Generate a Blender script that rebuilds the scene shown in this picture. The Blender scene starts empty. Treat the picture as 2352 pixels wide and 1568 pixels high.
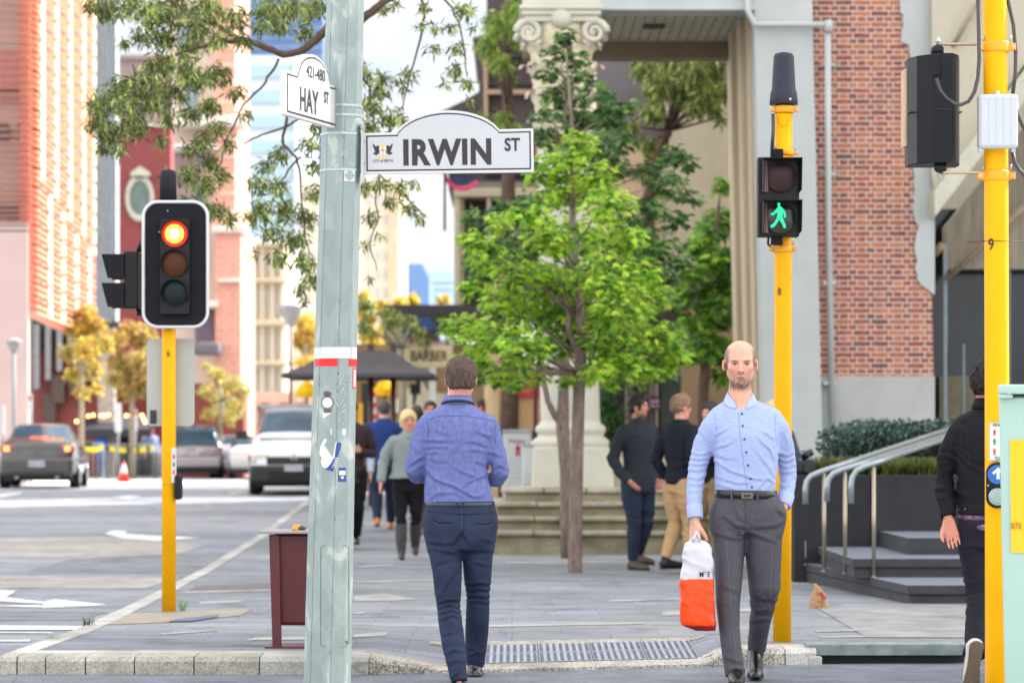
import bpy,math,random
import numpy as np
from mathutils import Vector,Matrix,Euler
R = math.radians
SC = bpy.context.scene
COL = SC.collection
# ---------------- camera ----------------
F,CX,HY,CH = 6533.0,1176.0,1015.0,1.28      # focal length and horizon in the photo's 2352 px wide grid
cam_d = bpy.data.cameras.new("camera");cam = bpy.data.objects.new("camera",cam_d);COL.objects.link(cam)
cam_d.lens = 100.0;cam_d.sensor_width = 36.0;cam_d.shift_y = (HY-784.0)/2352.0
cam_d.clip_start = 0.5;cam_d.clip_end = 3000
cam.location = (0,0,CH);cam.rotation_euler = (R(90),0,0)
cam_d.dof.use_dof = True;cam_d.dof.focus_distance = 14.2;cam_d.dof.aperture_fstop = 3.5
SC.camera = cam
# ---------------- sky and sun ----------------
SUN_AZ,SUN_EL = 55.0,40.0
world = bpy.data.worlds.new("World");SC.world = world;world.use_nodes = True
wn = world.node_tree;bg = wn.nodes["Background"]
sky = wn.nodes.new("ShaderNodeTexSky");sky.sky_type = 'NISHITA';sky.sun_disc = False
sky.sun_elevation = R(SUN_EL);sky.sun_rotation = R(SUN_AZ);sky.air_density = 1.0;sky.dust_density = 2.0;sky.ozone_density = 1.0
hs = wn.nodes.new("ShaderNodeHueSaturation");hs.inputs['Saturation'].default_value = .38;wn.links.new(sky.outputs[0],hs.inputs['Color'])
wtc = wn.nodes.new("ShaderNodeTexCoord");wmp = wn.nodes.new("ShaderNodeMapping");wmp.inputs['Scale'].default_value = (1,1,2.4);wn.links.new(wtc.outputs['Generated'],wmp.inputs[0])
wnz = wn.nodes.new("ShaderNodeTexNoise");wnz.inputs['Scale'].default_value = 3.0;wnz.inputs['Detail'].default_value = 7;wn.links.new(wmp.outputs[0],wnz.inputs['Vector'])
wcr = wn.nodes.new("ShaderNodeValToRGB");wn.links.new(wnz.outputs[0],wcr.inputs[0]);wcr.color_ramp.elements[0].position = .36;wcr.color_ramp.elements[1].position = .62;wcr.color_ramp.elements[0].color = (.15,.15,.15,1);wcr.color_ramp.elements[1].color = (.85,.85,.85,1)
wmx = wn.nodes.new("ShaderNodeMix");wmx.data_type = 'RGBA';wn.links.new(wcr.outputs[0],wmx.inputs[0]);wn.links.new(hs.outputs[0],wmx.inputs[6]);wmx.inputs[7].default_value = (7.8,7.7,7.6,1)   # thin bright cloud
# a stretch of open pale blue sky low in the north, between the bright thin clouds
wvm = wn.nodes.new("ShaderNodeVectorMath");wvm.operation = 'DOT_PRODUCT';wn.links.new(wtc.outputs['Generated'],wvm.inputs[0]);wvm.inputs[1].default_value = (-.03,.985,.14)
wr2 = wn.nodes.new("ShaderNodeValToRGB");wn.links.new(wvm.outputs['Value'],wr2.inputs[0]);wr2.color_ramp.elements[0].position = .86;wr2.color_ramp.elements[1].position = .955
wn2 = wn.nodes.new("ShaderNodeTexNoise");wn2.inputs['Scale'].default_value = 14;wn2.inputs['Detail'].default_value = 6;wn.links.new(wmp.outputs[0],wn2.inputs['Vector'])
wr3 = wn.nodes.new("ShaderNodeValToRGB");wn.links.new(wn2.outputs[0],wr3.inputs[0]);wr3.color_ramp.elements[0].position = .38;wr3.color_ramp.elements[1].position = .62;wr3.color_ramp.elements[0].color = (2.05,2.25,2.55,1);wr3.color_ramp.elements[1].color = (2.75,2.75,2.8,1)
wm2 = wn.nodes.new("ShaderNodeMix");wm2.data_type = 'RGBA';wn.links.new(wr2.outputs[0],wm2.inputs[0]);wn.links.new(wmx.outputs[2],wm2.inputs[6]);wn.links.new(wr3.outputs[0],wm2.inputs[7])
wn.links.new(wm2.outputs[2],bg.inputs[0]);bg.inputs[1].default_value = 0.14
sun_d = bpy.data.lights.new("sun",'SUN');sun_d.energy = 3.7;sun_d.angle = R(0.6);sun_d.color = (1.0,0.94,0.86)
sun = bpy.data.objects.new("sun",sun_d);COL.objects.link(sun)
sv = Vector((math.cos(R(SUN_EL))*math.sin(R(SUN_AZ)),math.cos(R(SUN_EL))*math.cos(R(SUN_AZ)),math.sin(R(SUN_EL))))
sun.rotation_euler = sv.to_track_quat('Z','Y').to_euler();sun.location = (20,20,40)
SC.view_settings.view_transform = 'Standard';SC.view_settings.look = 'None'
SC.view_settings.exposure = 1.62;SC.view_settings.gamma = 1.0
SC.cycles.max_bounces = 6;SC.cycles.transparent_max_bounces = 8;SC.cycles.transmission_bounces = 4
SC.cycles.sample_clamp_indirect = 4.0

# ---------------- helpers ----------------
def W(px,py,d):return Vector(((px-CX)*d/F,d,CH+(HY-py)*d/F))
def S(d):return F/d
ORG = {}
def srgb(r,g,b):
    f = lambda c:(c/12.92 if c <= .04045 else ((c+.055)/1.055)**2.4)
    c = (f(r/255),f(g/255),f(b/255));m = max(c);k = float(np.interp(m,[.02,.15,.4],[.5,.72,1.]));return (c[0]*k,c[1]*k,c[2]*k)
MATS = {}
def mat(name,col,rough=.6,metal=0.,var=.12,vs=6.,bump=0.,bs=60.,spec=.5,coat=0.,trans=0.,attr=False,stretch=(1,1,1),sub=0.,col2=None,detail=4.,contrast=None,chips=None):
    if name in MATS:return MATS[name]
    m = bpy.data.materials.new(name);m.use_nodes = True;nt = m.node_tree;n = nt.nodes;L = nt.links
    b = n["Principled BSDF"]
    b.inputs['Roughness'].default_value = rough;b.inputs['Metallic'].default_value = metal
    b.inputs['Specular IOR Level'].default_value = spec;b.inputs['Coat Weight'].default_value = coat
    tc = n.new("ShaderNodeTexCoord");mp = n.new("ShaderNodeMapping");L.new(tc.outputs['Object'],mp.inputs[0]);mp.inputs['Scale'].default_value = stretch
    nz = n.new("ShaderNodeTexNoise");nz.inputs['Scale'].default_value = vs;nz.inputs['Detail'].default_value = detail;L.new(mp.outputs[0],nz.inputs['Vector'])
    cr = n.new("ShaderNodeValToRGB");L.new(nz.outputs[0],cr.inputs[0])
    lo,hi = contrast or (.3,.7)
    c2 = col2 or tuple(min(1,c*(1+var)) for c in col)
    c1 = col if col2 else tuple(c*(1-var) for c in col)
    cr.color_ramp.elements[0].position = lo;cr.color_ramp.elements[1].position = hi
    cr.color_ramp.elements[0].color = (*c1,1);cr.color_ramp.elements[1].color = (*c2,1)
    out = cr.outputs[0]
    if attr:
        at = n.new("ShaderNodeAttribute");at.attribute_name = "Col"
        mx = n.new("ShaderNodeMix");mx.data_type = 'RGBA';mx.blend_type = 'MULTIPLY';mx.inputs[0].default_value = 1
        L.new(out,mx.inputs[6]);L.new(at.outputs[0],mx.inputs[7]);out = mx.outputs[2]
    if chips:
        cn = n.new("ShaderNodeTexNoise");cn.inputs['Scale'].default_value = chips[1];cn.inputs['Detail'].default_value = 8;cn.inputs['Roughness'].default_value = .7;L.new(tc.outputs['Object'],cn.inputs['Vector'])
        c2_ = n.new("ShaderNodeValToRGB");L.new(cn.outputs[0],c2_.inputs[0]);c2_.color_ramp.elements[0].position = chips[2];c2_.color_ramp.elements[1].position = chips[2]+.03;c2_.color_ramp.elements[0].color = (0,0,0,1);c2_.color_ramp.elements[1].color = (chips[3],)*3+(1,)
        cx_ = n.new("ShaderNodeMix");cx_.data_type = 'RGBA';L.new(c2_.outputs[0],cx_.inputs[0]);L.new(out,cx_.inputs[6]);cx_.inputs[7].default_value = (*chips[0],1);out = cx_.outputs[2]
    L.new(out,b.inputs['Base Color'])
    if sub:b.inputs['Subsurface Weight'].default_value = sub;b.inputs['Subsurface Radius'].default_value = (.012,.004,.002);b.inputs['Subsurface Scale'].default_value = 1.0
    if bump:
        nb = n.new("ShaderNodeTexNoise");nb.inputs['Scale'].default_value = bs;nb.inputs['Detail'].default_value = 3;L.new(mp.outputs[0],nb.inputs['Vector'])
        bp = n.new("ShaderNodeBump");bp.inputs['Strength'].default_value = bump;bp.inputs['Distance'].default_value = .01
        L.new(nb.outputs[0],bp.inputs['Height']);L.new(bp.outputs[0],b.inputs['Normal'])
    if trans:
        tr = n.new("ShaderNodeBsdfTranslucent");L.new(out,tr.inputs[0]);ms = n.new("ShaderNodeMixShader");ms.inputs[0].default_value = trans
        o = n["Material Output"];L.new(b.outputs[0],ms.inputs[1]);L.new(tr.outputs[0],ms.inputs[2]);L.new(ms.outputs[0],o.inputs[0])
    MATS[name] = m;return m
def emis(name,col,st,base=(0,0,0)):
    if name in MATS:return MATS[name]
    m = bpy.data.materials.new(name);m.use_nodes = True;b = m.node_tree.nodes["Principled BSDF"]
    b.inputs['Base Color'].default_value = (*base,1);b.inputs['Emission Color'].default_value = (*col,1);b.inputs['Emission Strength'].default_value = st
    MATS[name] = m;return m
def glass_dark(name,col,rough=.05):
    return mat(name,col,rough=rough,var=.25,vs=1.5,spec=.9)
def tag(o,label=None,cat=None,group=None,kind=None):
    if label:o['label'] = label
    if cat:o['category'] = cat
    if group:o['group'] = group
    if kind:o['kind'] = kind
    return o
def thing(name,loc,label,cat,group=None,rz=0.):
    o = bpy.data.objects.new(name,None);COL.objects.link(o);o.location = loc;o.rotation_euler = (0,0,rz)
    ORG[o.name] = Vector(loc);o.empty_display_size = .1
    return tag(o,label,cat,group)
def raw_obj(name,verts,faces,mats,parent=None,org=None,mi=None,smooth=False,colors=None):
    o3 = ORG[parent.name] if parent else (Vector(org) if org is not None else Vector((0,0,0)))
    me = bpy.data.meshes.new(name)
    V = np.asarray(verts,dtype=np.float64).reshape(-1,3) - np.array(o3)
    if isinstance(faces,np.ndarray):
        k = faces.shape[1];me.vertices.add(len(V));me.vertices.foreach_set('co',V.astype(np.float32).ravel())
        me.loops.add(faces.size);me.loops.foreach_set('vertex_index',faces.astype(np.int32).ravel())
        me.polygons.add(len(faces));me.polygons.foreach_set('loop_start',np.arange(0,faces.size,k,dtype=np.int32))
        me.update(calc_edges=True)
    else:
        me.from_pydata([tuple(v) for v in V],[],faces)
    if not isinstance(mats,(list,tuple)):mats = [mats]
    for m in mats:me.materials.append(m)
    if mi is not None:me.polygons.foreach_set('material_index',np.asarray(mi,dtype=np.int32))
    if smooth is True:me.polygons.foreach_set('use_smooth',np.ones(len(me.polygons),dtype=bool))
    if colors is not None:
        a = me.color_attributes.new(name='Col',type='FLOAT_COLOR',domain='POINT');a.data.foreach_set('color',np.asarray(colors,dtype=np.float32).ravel())
    me.validate(clean_customdata=False)
    o = bpy.data.objects.new(name,me);COL.objects.link(o)
    if parent:o.parent = parent;ORG[o.name] = o3
    else:o.location = o3;ORG[o.name] = o3
    return o
class MB:
    def __init__(s):s.v = [];s.f = [];s.m = [];s.sm = []
    def add(s,vs,fs,mi=0,sm=False):
        n = len(s.v);s.v += [Vector(v) for v in vs]
        for f in fs:s.f.append([i+n for i in f]);s.m.append(mi);s.sm.append(sm)
        return s
    def box(s,a,b,mi=0,M=None):
        x0,y0,z0 = a;x1,y1,z1 = b
        vs = [(x0,y0,z0),(x1,y0,z0),(x1,y1,z0),(x0,y1,z0),(x0,y0,z1),(x1,y0,z1),(x1,y1,z1),(x0,y1,z1)]
        if M:vs = [M @ Vector(v) for v in vs]
        return s.add(vs,[(0,3,2,1),(4,5,6,7),(0,1,5,4),(1,2,6,5),(2,3,7,6),(3,0,4,7)],mi)
    def cbox(s,c,sz,mi=0,M=None):
        c = Vector(c);h = Vector(sz)/2;return s.box(c-h,c+h,mi,M)
    def tube(s,pts,r,n=10,mi=0,cap=True,sm=True):
        pts = [Vector(p) for p in pts];rs = r if isinstance(r,(list,tuple)) else [r]*len(pts)
        vs = [];ref = None
        for i,p in enumerate(pts):
            t = (pts[min(i+1,len(pts)-1)]-pts[max(i-1,0)])
            if t.length < 1e-9:t = Vector((0,0,1))
            t.normalize()
            if ref is None:ref = Vector((0,1,0)) if abs(t.y) < .9 else Vector((1,0,0))
            u = (ref-t*ref.dot(t)).normalized();ref = u;w = t.cross(u)
            for k in range(n):
                a = 2*math.pi*k/n;vs.append(p+(u*math.cos(a)+w*math.sin(a))*rs[i])
        fs = []
        for i in range(len(pts)-1):
            for k in range(n):fs.append((i*n+k,i*n+(k+1) % n,(i+1)*n+(k+1) % n,(i+1)*n+k))
        s.add(vs,fs,mi,sm)
        if cap:
            m = len(s.v)-len(vs);s.f.append([m+k for k in range(n)][::-1]);s.f.append([m+(len(pts)-1)*n+k for k in range(n)]);s.m += [mi,mi];s.sm += [False,False]
        return s
    def lathe(s,prof,c,n=24,mi=0,sm=True,M=None,phase=0.,cap=True):
        c = Vector(c);vs = []
        for (r,z) in prof:
            for k in range(n):
                a = 2*math.pi*k/n+phase;v = Vector((r*math.cos(a),r*math.sin(a),z))
                vs.append((M @ v if M else v)+c)
        fs = []
        for i in range(len(prof)-1):
            for k in range(n):fs.append((i*n+k,i*n+(k+1) % n,(i+1)*n+(k+1) % n,(i+1)*n+k))
        s.add(vs,fs,mi,sm)
        if cap:
            m = len(s.v)-len(vs);s.f.append([m+k for k in range(n)][::-1]);s.f.append([m+(len(prof)-1)*n+k for k in range(n)]);s.m += [mi,mi];s.sm += [False,False]
        return s
    def prism(s,poly,M,t,mi=0,mside=None):
        # poly in local xy, extruded along local +z by t; M places it
        n = len(poly);vs = [M @ Vector((x,y,0)) for x,y in poly]+[M @ Vector((x,y,t)) for x,y in poly]
        s.add(vs,[list(range(n))[::-1],list(range(n,2*n))],mi)
        b = len(s.v)-2*n;q = mi if mside is None else mside
        for i in range(n):
            j = (i+1) % n;s.f.append([b+i,b+j,b+n+j,b+n+i]);s.m.append(q);s.sm.append(False)
        return s
    def quad(s,a,b,c,d,mi=0):return s.add([a,b,c,d],[(0,1,2,3)],mi)
    def build(s,name,mats,parent=None,org=None,bevel=0.,seg=2):
        if not isinstance(mats,(list,tuple)):mats = [mats]
        o = raw_obj(name,[tuple(v) for v in s.v],s.f,mats,parent,org,s.m)
        if len(o.data.polygons) == len(s.sm):o.data.polygons.foreach_set('use_smooth',np.array(s.sm,dtype=bool))
        if bevel:
            b = o.modifiers.new('bevel','BEVEL');b.width = bevel;b.segments = seg;b.limit_method = 'ANGLE';b.angle_limit = R(35)
        return o
def FM(origin,xdir,ydir):
    """frame matrix: local x along xdir, local y along ydir, z = x cross y"""
    x = Vector(xdir).normalized();y = Vector(ydir).normalized();z = x.cross(y).normalized()
    M = Matrix(((x.x,y.x,z.x,origin[0]),(x.y,y.y,z.y,origin[1]),(x.z,y.z,z.z,origin[2]),(0,0,0,1)))
    return M
def text(s,name,size,m,M,parent=None,org=None,off=0.,ext=.0008,xs=1.,align='CENTER',sp=1.):
    cu = bpy.data.curves.new(name,'FONT');cu.body = s;cu.size = size;cu.offset = off;cu.extrude = ext;cu.align_x = align;cu.align_y = 'CENTER';cu.space_character = sp;cu.resolution_u = 4
    ob = bpy.data.objects.new(name,cu);me = bpy.data.meshes.new_from_object(ob);bpy.data.objects.remove(ob);bpy.data.curves.remove(cu)
    vs = [M @ Vector((v.co.x*xs,v.co.y,v.co.z)) for v in me.vertices];fs = [list(p.vertices) for p in me.polygons]
    bpy.data.meshes.remove(me)
    return raw_obj(name,[tuple(v) for v in vs],fs,m,parent,org)
def rrect(w,h,r,n=6):
    out = []
    for (cx,cy,a0) in ((w/2-r,h/2-r,0),(-w/2+r,h/2-r,90),(-w/2+r,-h/2+r,180),(w/2-r,-h/2+r,270)):
        for k in range(n+1):
            a = R(a0+90*k/n);out.append((cx+r*math.cos(a),cy+r*math.sin(a)))
    return out
def clone(o,loc,label=None,group=None,rz=None):
    def cp(x,par):
        c = x.copy();COL.objects.link(c);c.parent = par
        for ch in x.children:cp(ch,c)
        return c
    c = cp(o,None);c.location = loc
    if rz is not None:c.rotation_euler = (0,0,rz)
    if label:c['label'] = label
    if group:c['group'] = group
    return c
# ground heights
RY = [0,16,22,28,38,55,65,88,105,125,2000];RZ = [0,0,-.03,-.05,-.03,.2,.24,.12,-.05,-.1,-.1]
PY = [0,15.6,18,22,28,38,55,65,120,2000];PZ = [.1,.1,.08,.045,.01,.03,.28,.32,.2,.2]
KX = [-2.83,-.78,-.1,1.2,2.6,6,30];KYv = [15.65,15.62,15.8,16.2,16.55,17.2,20]
def rz_(y):return float(np.interp(y,RY,RZ))
def ky(x):return float(np.interp(x,KX,KYv))
def kerb_x(y):return float(np.interp(y,[15.6,18.4,38.5,60,200],[-2.84,-2.80,-3.42,-3.95,-6]))
def dip(x):return float(np.interp(x,[-.8,-.37,1.10,1.24],[0,1,1,0]))
def pz(x,y):
    b = float(np.interp(y,PY,PZ));k = dip(x)
    if k <= 0:return b
    t = y-ky(x);lo = float(np.interp(t,[0,.3,1.3,2.2],[.008,.012,.045,b]));return b*(1-k)+lo*k if lo < b else b
def G(px,py,surf='p'):
    lo,hi = 3.,300.
    f = lambda d:(CH+(HY-py)*d/F) - (pz((px-CX)*d/F,d) if surf == 'p' else rz_(d))
    for _ in range(50):
        m = (lo+hi)/2
        if f(m) > 0:lo = m
        else:hi = m
    return W(px,py,lo)
# numpy noise
_rs = np.random.RandomState(7);_LAT = _rs.rand(32,32,32).astype(np.float32)*2-1
def vnoise(x,y,z):
    xi = np.floor(x).astype(int);yi = np.floor(y).astype(int);zi = np.floor(z).astype(int)
    fx = x-xi;fy = y-yi;fz = z-zi;fx = fx*fx*(3-2*fx);fy = fy*fy*(3-2*fy);fz = fz*fz*(3-2*fz)
    g = lambda a,b,c:_LAT[(xi+a) & 31,(yi+b) & 31,(zi+c) & 31]
    x00 = g(0,0,0)*(1-fx)+g(1,0,0)*fx;x10 = g(0,1,0)*(1-fx)+g(1,1,0)*fx
    x01 = g(0,0,1)*(1-fx)+g(1,0,1)*fx;x11 = g(0,1,1)*(1-fx)+g(1,1,1)*fx
    return (x00*(1-fy)+x10*fy)*(1-fz)+(x01*(1-fy)+x11*fy)*fz

def lean(objs,k,py0,d):
    """battered walls: each object's points move sideways with their height"""
    z0 = CH+(HY-py0)*d/F
    for o in objs:
        oz = ORG[o.name].z;n = len(o.data.vertices);a = np.empty(n*3,dtype=np.float32);o.data.vertices.foreach_get('co',a);a = a.reshape(-1,3)
        a[:,0] += k*(z0-(a[:,2]+oz));o.data.vertices.foreach_set('co',a.ravel());o.data.update()
# ---------------- materials of the ground ----------------
def ground_mat(name,base,dark,light,paver=None,mortar=None,streak=(1.,1.),rough=.85,speck=0.):
    m = bpy.data.materials.new(name);m.use_nodes = True;nt = m.node_tree;n = nt.nodes;L = nt.links;b = n["Principled BSDF"]
    b.inputs['Roughness'].default_value = rough;b.inputs['Specular IOR Level'].default_value = .3
    tc = n.new("ShaderNodeTexCoord");mp = n.new("ShaderNodeMapping");L.new(tc.outputs['Object'],mp.inputs[0]);mp.inputs['Scale'].default_value = (streak[0],streak[1],1)
    def noise(sc,det,ve):
        q = n.new("ShaderNodeTexNoise");q.inputs['Scale'].default_value = sc;q.inputs['Detail'].default_value = det;L.new(ve,q.inputs['Vector']);return q.outputs[0]
    def ramp(src,e):
        r = n.new("ShaderNodeValToRGB");L.new(src,r.inputs[0]);el = r.color_ramp.elements
        el[0].position = e[0][0];el[0].color = (*e[0][1],1);el[1].position = e[-1][0];el[1].color = (*e[-1][1],1)
        for p,c in e[1:-1]:x = el.new(p);x.color = (*c,1)
        return r.outputs[0]
    def mix(f,a,c,mode='MIX'):
        x = n.new("ShaderNodeMix");x.data_type = 'RGBA';x.blend_type = mode
        if isinstance(f,float):x.inputs[0].default_value = f
        else:L.new(f,x.inputs[0])
        L.new(a,x.inputs[6]) if not isinstance(a,tuple) else setattr(x.inputs[6],'default_value',(*a,1))
        L.new(c,x.inputs[7]) if not isinstance(c,tuple) else setattr(x.inputs[7],'default_value',(*c,1))
        return x.outputs[2]
    big = ramp(noise(.5,5,mp.outputs[0]),[(.32,dark),(.5,base),(.7,light)])
    med = ramp(noise(4.,6,mp.outputs[0]),[(.3,(.72,)*3),(.7,(1.15,)*3)])
    out = mix(.8,big,med,'MULTIPLY')
    fine = noise(90,3,tc.outputs['Object'])
    out = mix(.8,out,ramp(fine,[(.3,(.66,)*3),(.55,(1.,)*3),(.75,(1.35,)*3)]),'MULTIPLY')
    h = fine
    if paver:
        br = n.new("ShaderNodeTexBrick");L.new(tc.outputs['Object'],br.inputs[0]);br.inputs['Scale'].default_value = 1.0
        br.inputs['Brick Width'].default_value = paver[0];br.inputs['Row Height'].default_value = paver[1];br.inputs['Mortar Size'].default_value = .004
        br.inputs['Color1'].default_value = (.88,.88,.88,1);br.inputs['Color2'].default_value = (1.12,1.12,1.14,1);br.inputs['Mortar'].default_value = (*mortar,1)
        out = mix(.9,out,br.outputs[0],'MULTIPLY')
    if speck:
        vo = n.new("ShaderNodeTexVoronoi");vo.inputs['Scale'].default_value = 110;L.new(tc.outputs['Object'],vo.inputs['Vector'])
        out = mix(speck,out,ramp(vo.outputs['Color'],[(.2,(.45,.42,.38)),(.5,(1.1,1.05,1.)),(.8,(1.5,1.5,1.5))]),'MULTIPLY')
    # stains, gum spots and fine cracks worn into the surface
    st = ramp(noise(1.7,8,tc.outputs['Object']),[(.30,(.62,.61,.6)),(.42,(1.,1.,1.)),(.62,(1.,1.,1.)),(.75,(1.12,1.11,1.08))]);out = mix(.85,out,st,'MULTIPLY')
    v2 = n.new("ShaderNodeTexVoronoi");v2.inputs['Scale'].default_value = 5.5;v2.inputs['Randomness'].default_value = 1;L.new(tc.outputs['Object'],v2.inputs['Vector'])
    out = mix(.75,out,ramp(v2.outputs['Distance'],[(.05,(.6,.6,.6)),(.085,(1.,1.,1.))]),'MULTIPLY')
    v3 = n.new("ShaderNodeTexVoronoi");v3.feature = 'DISTANCE_TO_EDGE';v3.inputs['Scale'].default_value = .55;wn3 = n.new("ShaderNodeMix");wn3.data_type = 'RGBA';wn3.blend_type = 'LINEAR_LIGHT';wn3.inputs[0].default_value = .25
    nn3 = n.new("ShaderNodeTexNoise");nn3.inputs['Scale'].default_value = 2.5;nn3.inputs['Detail'].default_value = 5;L.new(tc.outputs['Object'],nn3.inputs['Vector']);L.new(tc.outputs['Object'],wn3.inputs[6]);L.new(nn3.outputs[1],wn3.inputs[7]);L.new(wn3.outputs[2],v3.inputs['Vector'])
    out = mix(.6,out,ramp(v3.outputs['Distance'],[(.002,(.5,.5,.5)),(.008,(1.,1.,1.))]),'MULTIPLY')
    L.new(out,b.inputs['Base Color'])
    bp = n.new("ShaderNodeBump");bp.inputs['Strength'].default_value = .35;bp.inputs['Distance'].default_value = .006;L.new(h,bp.inputs['Height']);L.new(bp.outputs[0],b.inputs['Normal'])
    MATS[name] = m;return m
M_ROAD = ground_mat('asphalt',(.255,.27,.305),(.20,.215,.25),(.34,.335,.345),streak=(.25,1.))
M_CROSS = ground_mat('crossing_asphalt',(.155,.17,.205),(.13,.145,.18),(.20,.21,.235))
M_PAVE = ground_mat('pavers',(.225,.238,.262),(.185,.197,.225),(.295,.298,.30),paver=(.62,.31),mortar=(.62,.6,.58),streak=(.35,1.))
M_CONC = ground_mat('pale_concrete',(.42,.41,.385),(.33,.32,.29),(.55,.54,.51))
M_AGG = ground_mat('exposed_aggregate',(.36,.34,.30),(.28,.26,.22),(.46,.45,.42),speck=.9)
M_KERBOLD = ground_mat('aged_kerb_stone',(.36,.345,.30),(.20,.19,.15),(.47,.44,.37),speck=.3)
M_PAINT = ground_mat('road_paint',(.74,.74,.74),(.6,.6,.6),(.82,.82,.82))
M_PATCH = ground_mat('road_patch',(.20,.21,.23),(.18,.19,.2),(.23,.235,.25))
M_PATCHL = ground_mat('road_patch_pale',(.36,.335,.31),(.3,.28,.26),(.42,.4,.37))

def sheet(name,poly_fn,mat_,dz=.004,kind='structure',nx=12,ny=12,surf='p',parent=None):
    """poly given by corner points on the ground (x,y) a,b,c,d -> draped grid"""
    a,b,c,d = [np.array(p[:2]) for p in poly_fn];vs = [];fs = []
    for j in range(ny+1):
        for i in range(nx+1):
            u = i/nx;v = j/ny;p = (a*(1-u)+b*u)*(1-v)+(d*(1-u)+c*u)*v
            z = pz(p[0],p[1]) if surf == 'p' else rz_(p[1]);vs.append((p[0],p[1],z+dz))
    for j in range(ny):
        for i in range(nx):q = j*(nx+1)+i;fs.append((q,q+1,q+nx+2,q+nx+1))
    o = raw_obj(name,vs,fs,mat_,parent);
    if kind and not parent:o['kind'] = kind
    return o
# base ground sheet to the horizon (road surface level)
ys = [-60,0,8,13.2,15,16,18,20,22,25,28,31,34,38,42,46,50,55,60,65,75,90,120,300,1500]
xs_ = [-900,-200,-60,-20,-14,-8,-3,0,3,10,60,900]
vs = [(x,y,rz_(y)-.0) for y in ys for x in xs_];n_ = len(xs_)
fs = [(j*n_+i,j*n_+i+1,(j+1)*n_+i+1,(j+1)*n_+i) for j in range(len(ys)-1) for i in range(n_-1)]
raw_obj('road',vs,fs,M_ROAD)['kind'] = 'structure'
# the crossing street in front, a slightly darker newer surface
mb = MB();cols = np.linspace(-12,12,40)
v = [];
for x in cols:v += [(x,13.3,.004),(x,ky(x)+.02 if x > -2.9 else 15.67,.004)]
raw_obj('cross_street',v,[(2*i,2*i+2,2*i+3,2*i+1) for i in range(39)],M_CROSS)['kind'] = 'structure'
# near pavement the poles stand on
mb = MB().box((-8,1,-.2),(10,13.25,.1));mb.build('near_pavement',M_CONC,bevel=.02)['kind'] = 'structure'
# main pavement
xg = np.concatenate([np.linspace(-.9,1.5,25),np.linspace(1.7,8,12),[12,20,40]])
xg = np.concatenate([np.linspace(0,1,8)[:-1],xg])   # first 8 are fractions from the kerb to -0.9
yg = np.concatenate([np.linspace(0,2.4,20),np.linspace(2.8,60,45),[100,200]])
vs = [];nxg = len(xg)
for j,t in enumerate(yg):
    for i,q in enumerate(xg):
        if i < 7:
            yy = 15.93+t if t < 3 else 15.93+t
            k = kerb_x(yy)+.13;x = k*(1-q)+(-.9)*q
        else:x = q
        y = (ky(x)+.28+t) if i >= 7 else 15.93+t
        vs.append((x,y,pz(x,y)))
fs = [(j*nxg+i,j*nxg+i+1,(j+1)*nxg+i+1,(j+1)*nxg+i) for j in range(len(yg)-1) for i in range(nxg-1)]
raw_obj('pavement',vs,fs,M_PAVE,smooth=True)['kind'] = 'structure'
# kerb along the crossing street: blocks following ky()
def kerb_block(x0,x1,mi,mb,top=.1,dipf=True,gap=.006,n=4,dep=.3,jit=0.):
    xs = np.linspace(x0+gap/2,x1-gap/2,n+1);vs = []
    for x in xs:
        y = ky(x)+jit;zt = pz(x,ky(x)+.3)+.004 if dipf else top
        k = dip(x) if dipf else 0
        zt = max(zt,.02)
        ch = .022*(1-k)+.004
        vs += [(x,y,-.1),(x,y+.004,zt-ch),(x,y+ch,zt),(x,y+dep,zt+.001),(x,y+dep,-.1)]
    fs = []
    for i in range(n):
        for k in range(4):fs.append((i*5+k,(i+1)*5+k,(i+1)*5+k+1,i*5+k+1))
    fs.append((0,1,2,3,4));fs.append(tuple(n*5+k for k in (4,3,2,1,0)))
    mb.add(vs,fs,mi,False)
kx = lambda p:(p-CX)/418.
mb = MB();ed = [-2.83,kx(37),kx(103),kx(195),kx(308),kx(445),kx(596)];jj = [0,.004,-.003,.005,0,.003]
for i in range(6):kerb_block(ed[i],ed[i+1],0,mb,gap=.007,jit=jj[i])
kerb_block(kx(596),kx(720),1,mb,jit=-.004);kerb_block(kx(720),kx(848),1,mb)
kerb_block(kx(848),kx(1655),2,mb,n=24,gap=.002)
kerb_block(kx(1655),kx(1830),2,mb,n=6);kerb_block(kx(1830),kx(1900)+.02,1,mb,n=2)
kerb_block(2.62,6,2,mb,n=6);kerb_block(6,12,1,mb,n=3)
# rounded corner block and the long low kerb beside the road
for y0,y1 in [(15.93+k*1.15,15.93+(k+1)*1.15-.008) for k in range(45)]:
    a,b = kerb_x(y0),kerb_x(y1)
    def zt(x,y):return pz(x,y)+.006
    mb.add([(a,y0,rz_(y0)-.1),(a,y0,zt(a,y0)-.01),(a+.012,y0,zt(a,y0)),(a+.14,y0,zt(a,y0)),(b,y1,rz_(y1)-.1),(b,y1,zt(b,y1)-.01),(b+.012,y1,zt(b,y1)),(b+.14,y1,zt(b,y1)),(a+.14,y0,-.2),(b+.14,y1,-.2)],
           [(0,4,5,1),(1,5,6,2),(2,6,7,3),(3,7,9,8),(0,1,2,3,8),(4,9,7,6,5)],1)
mb.build('kerb',[M_KERBOLD,M_CONC,M_AGG]).data
bpy.data.objects['kerb']['kind'] = 'structure'
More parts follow.
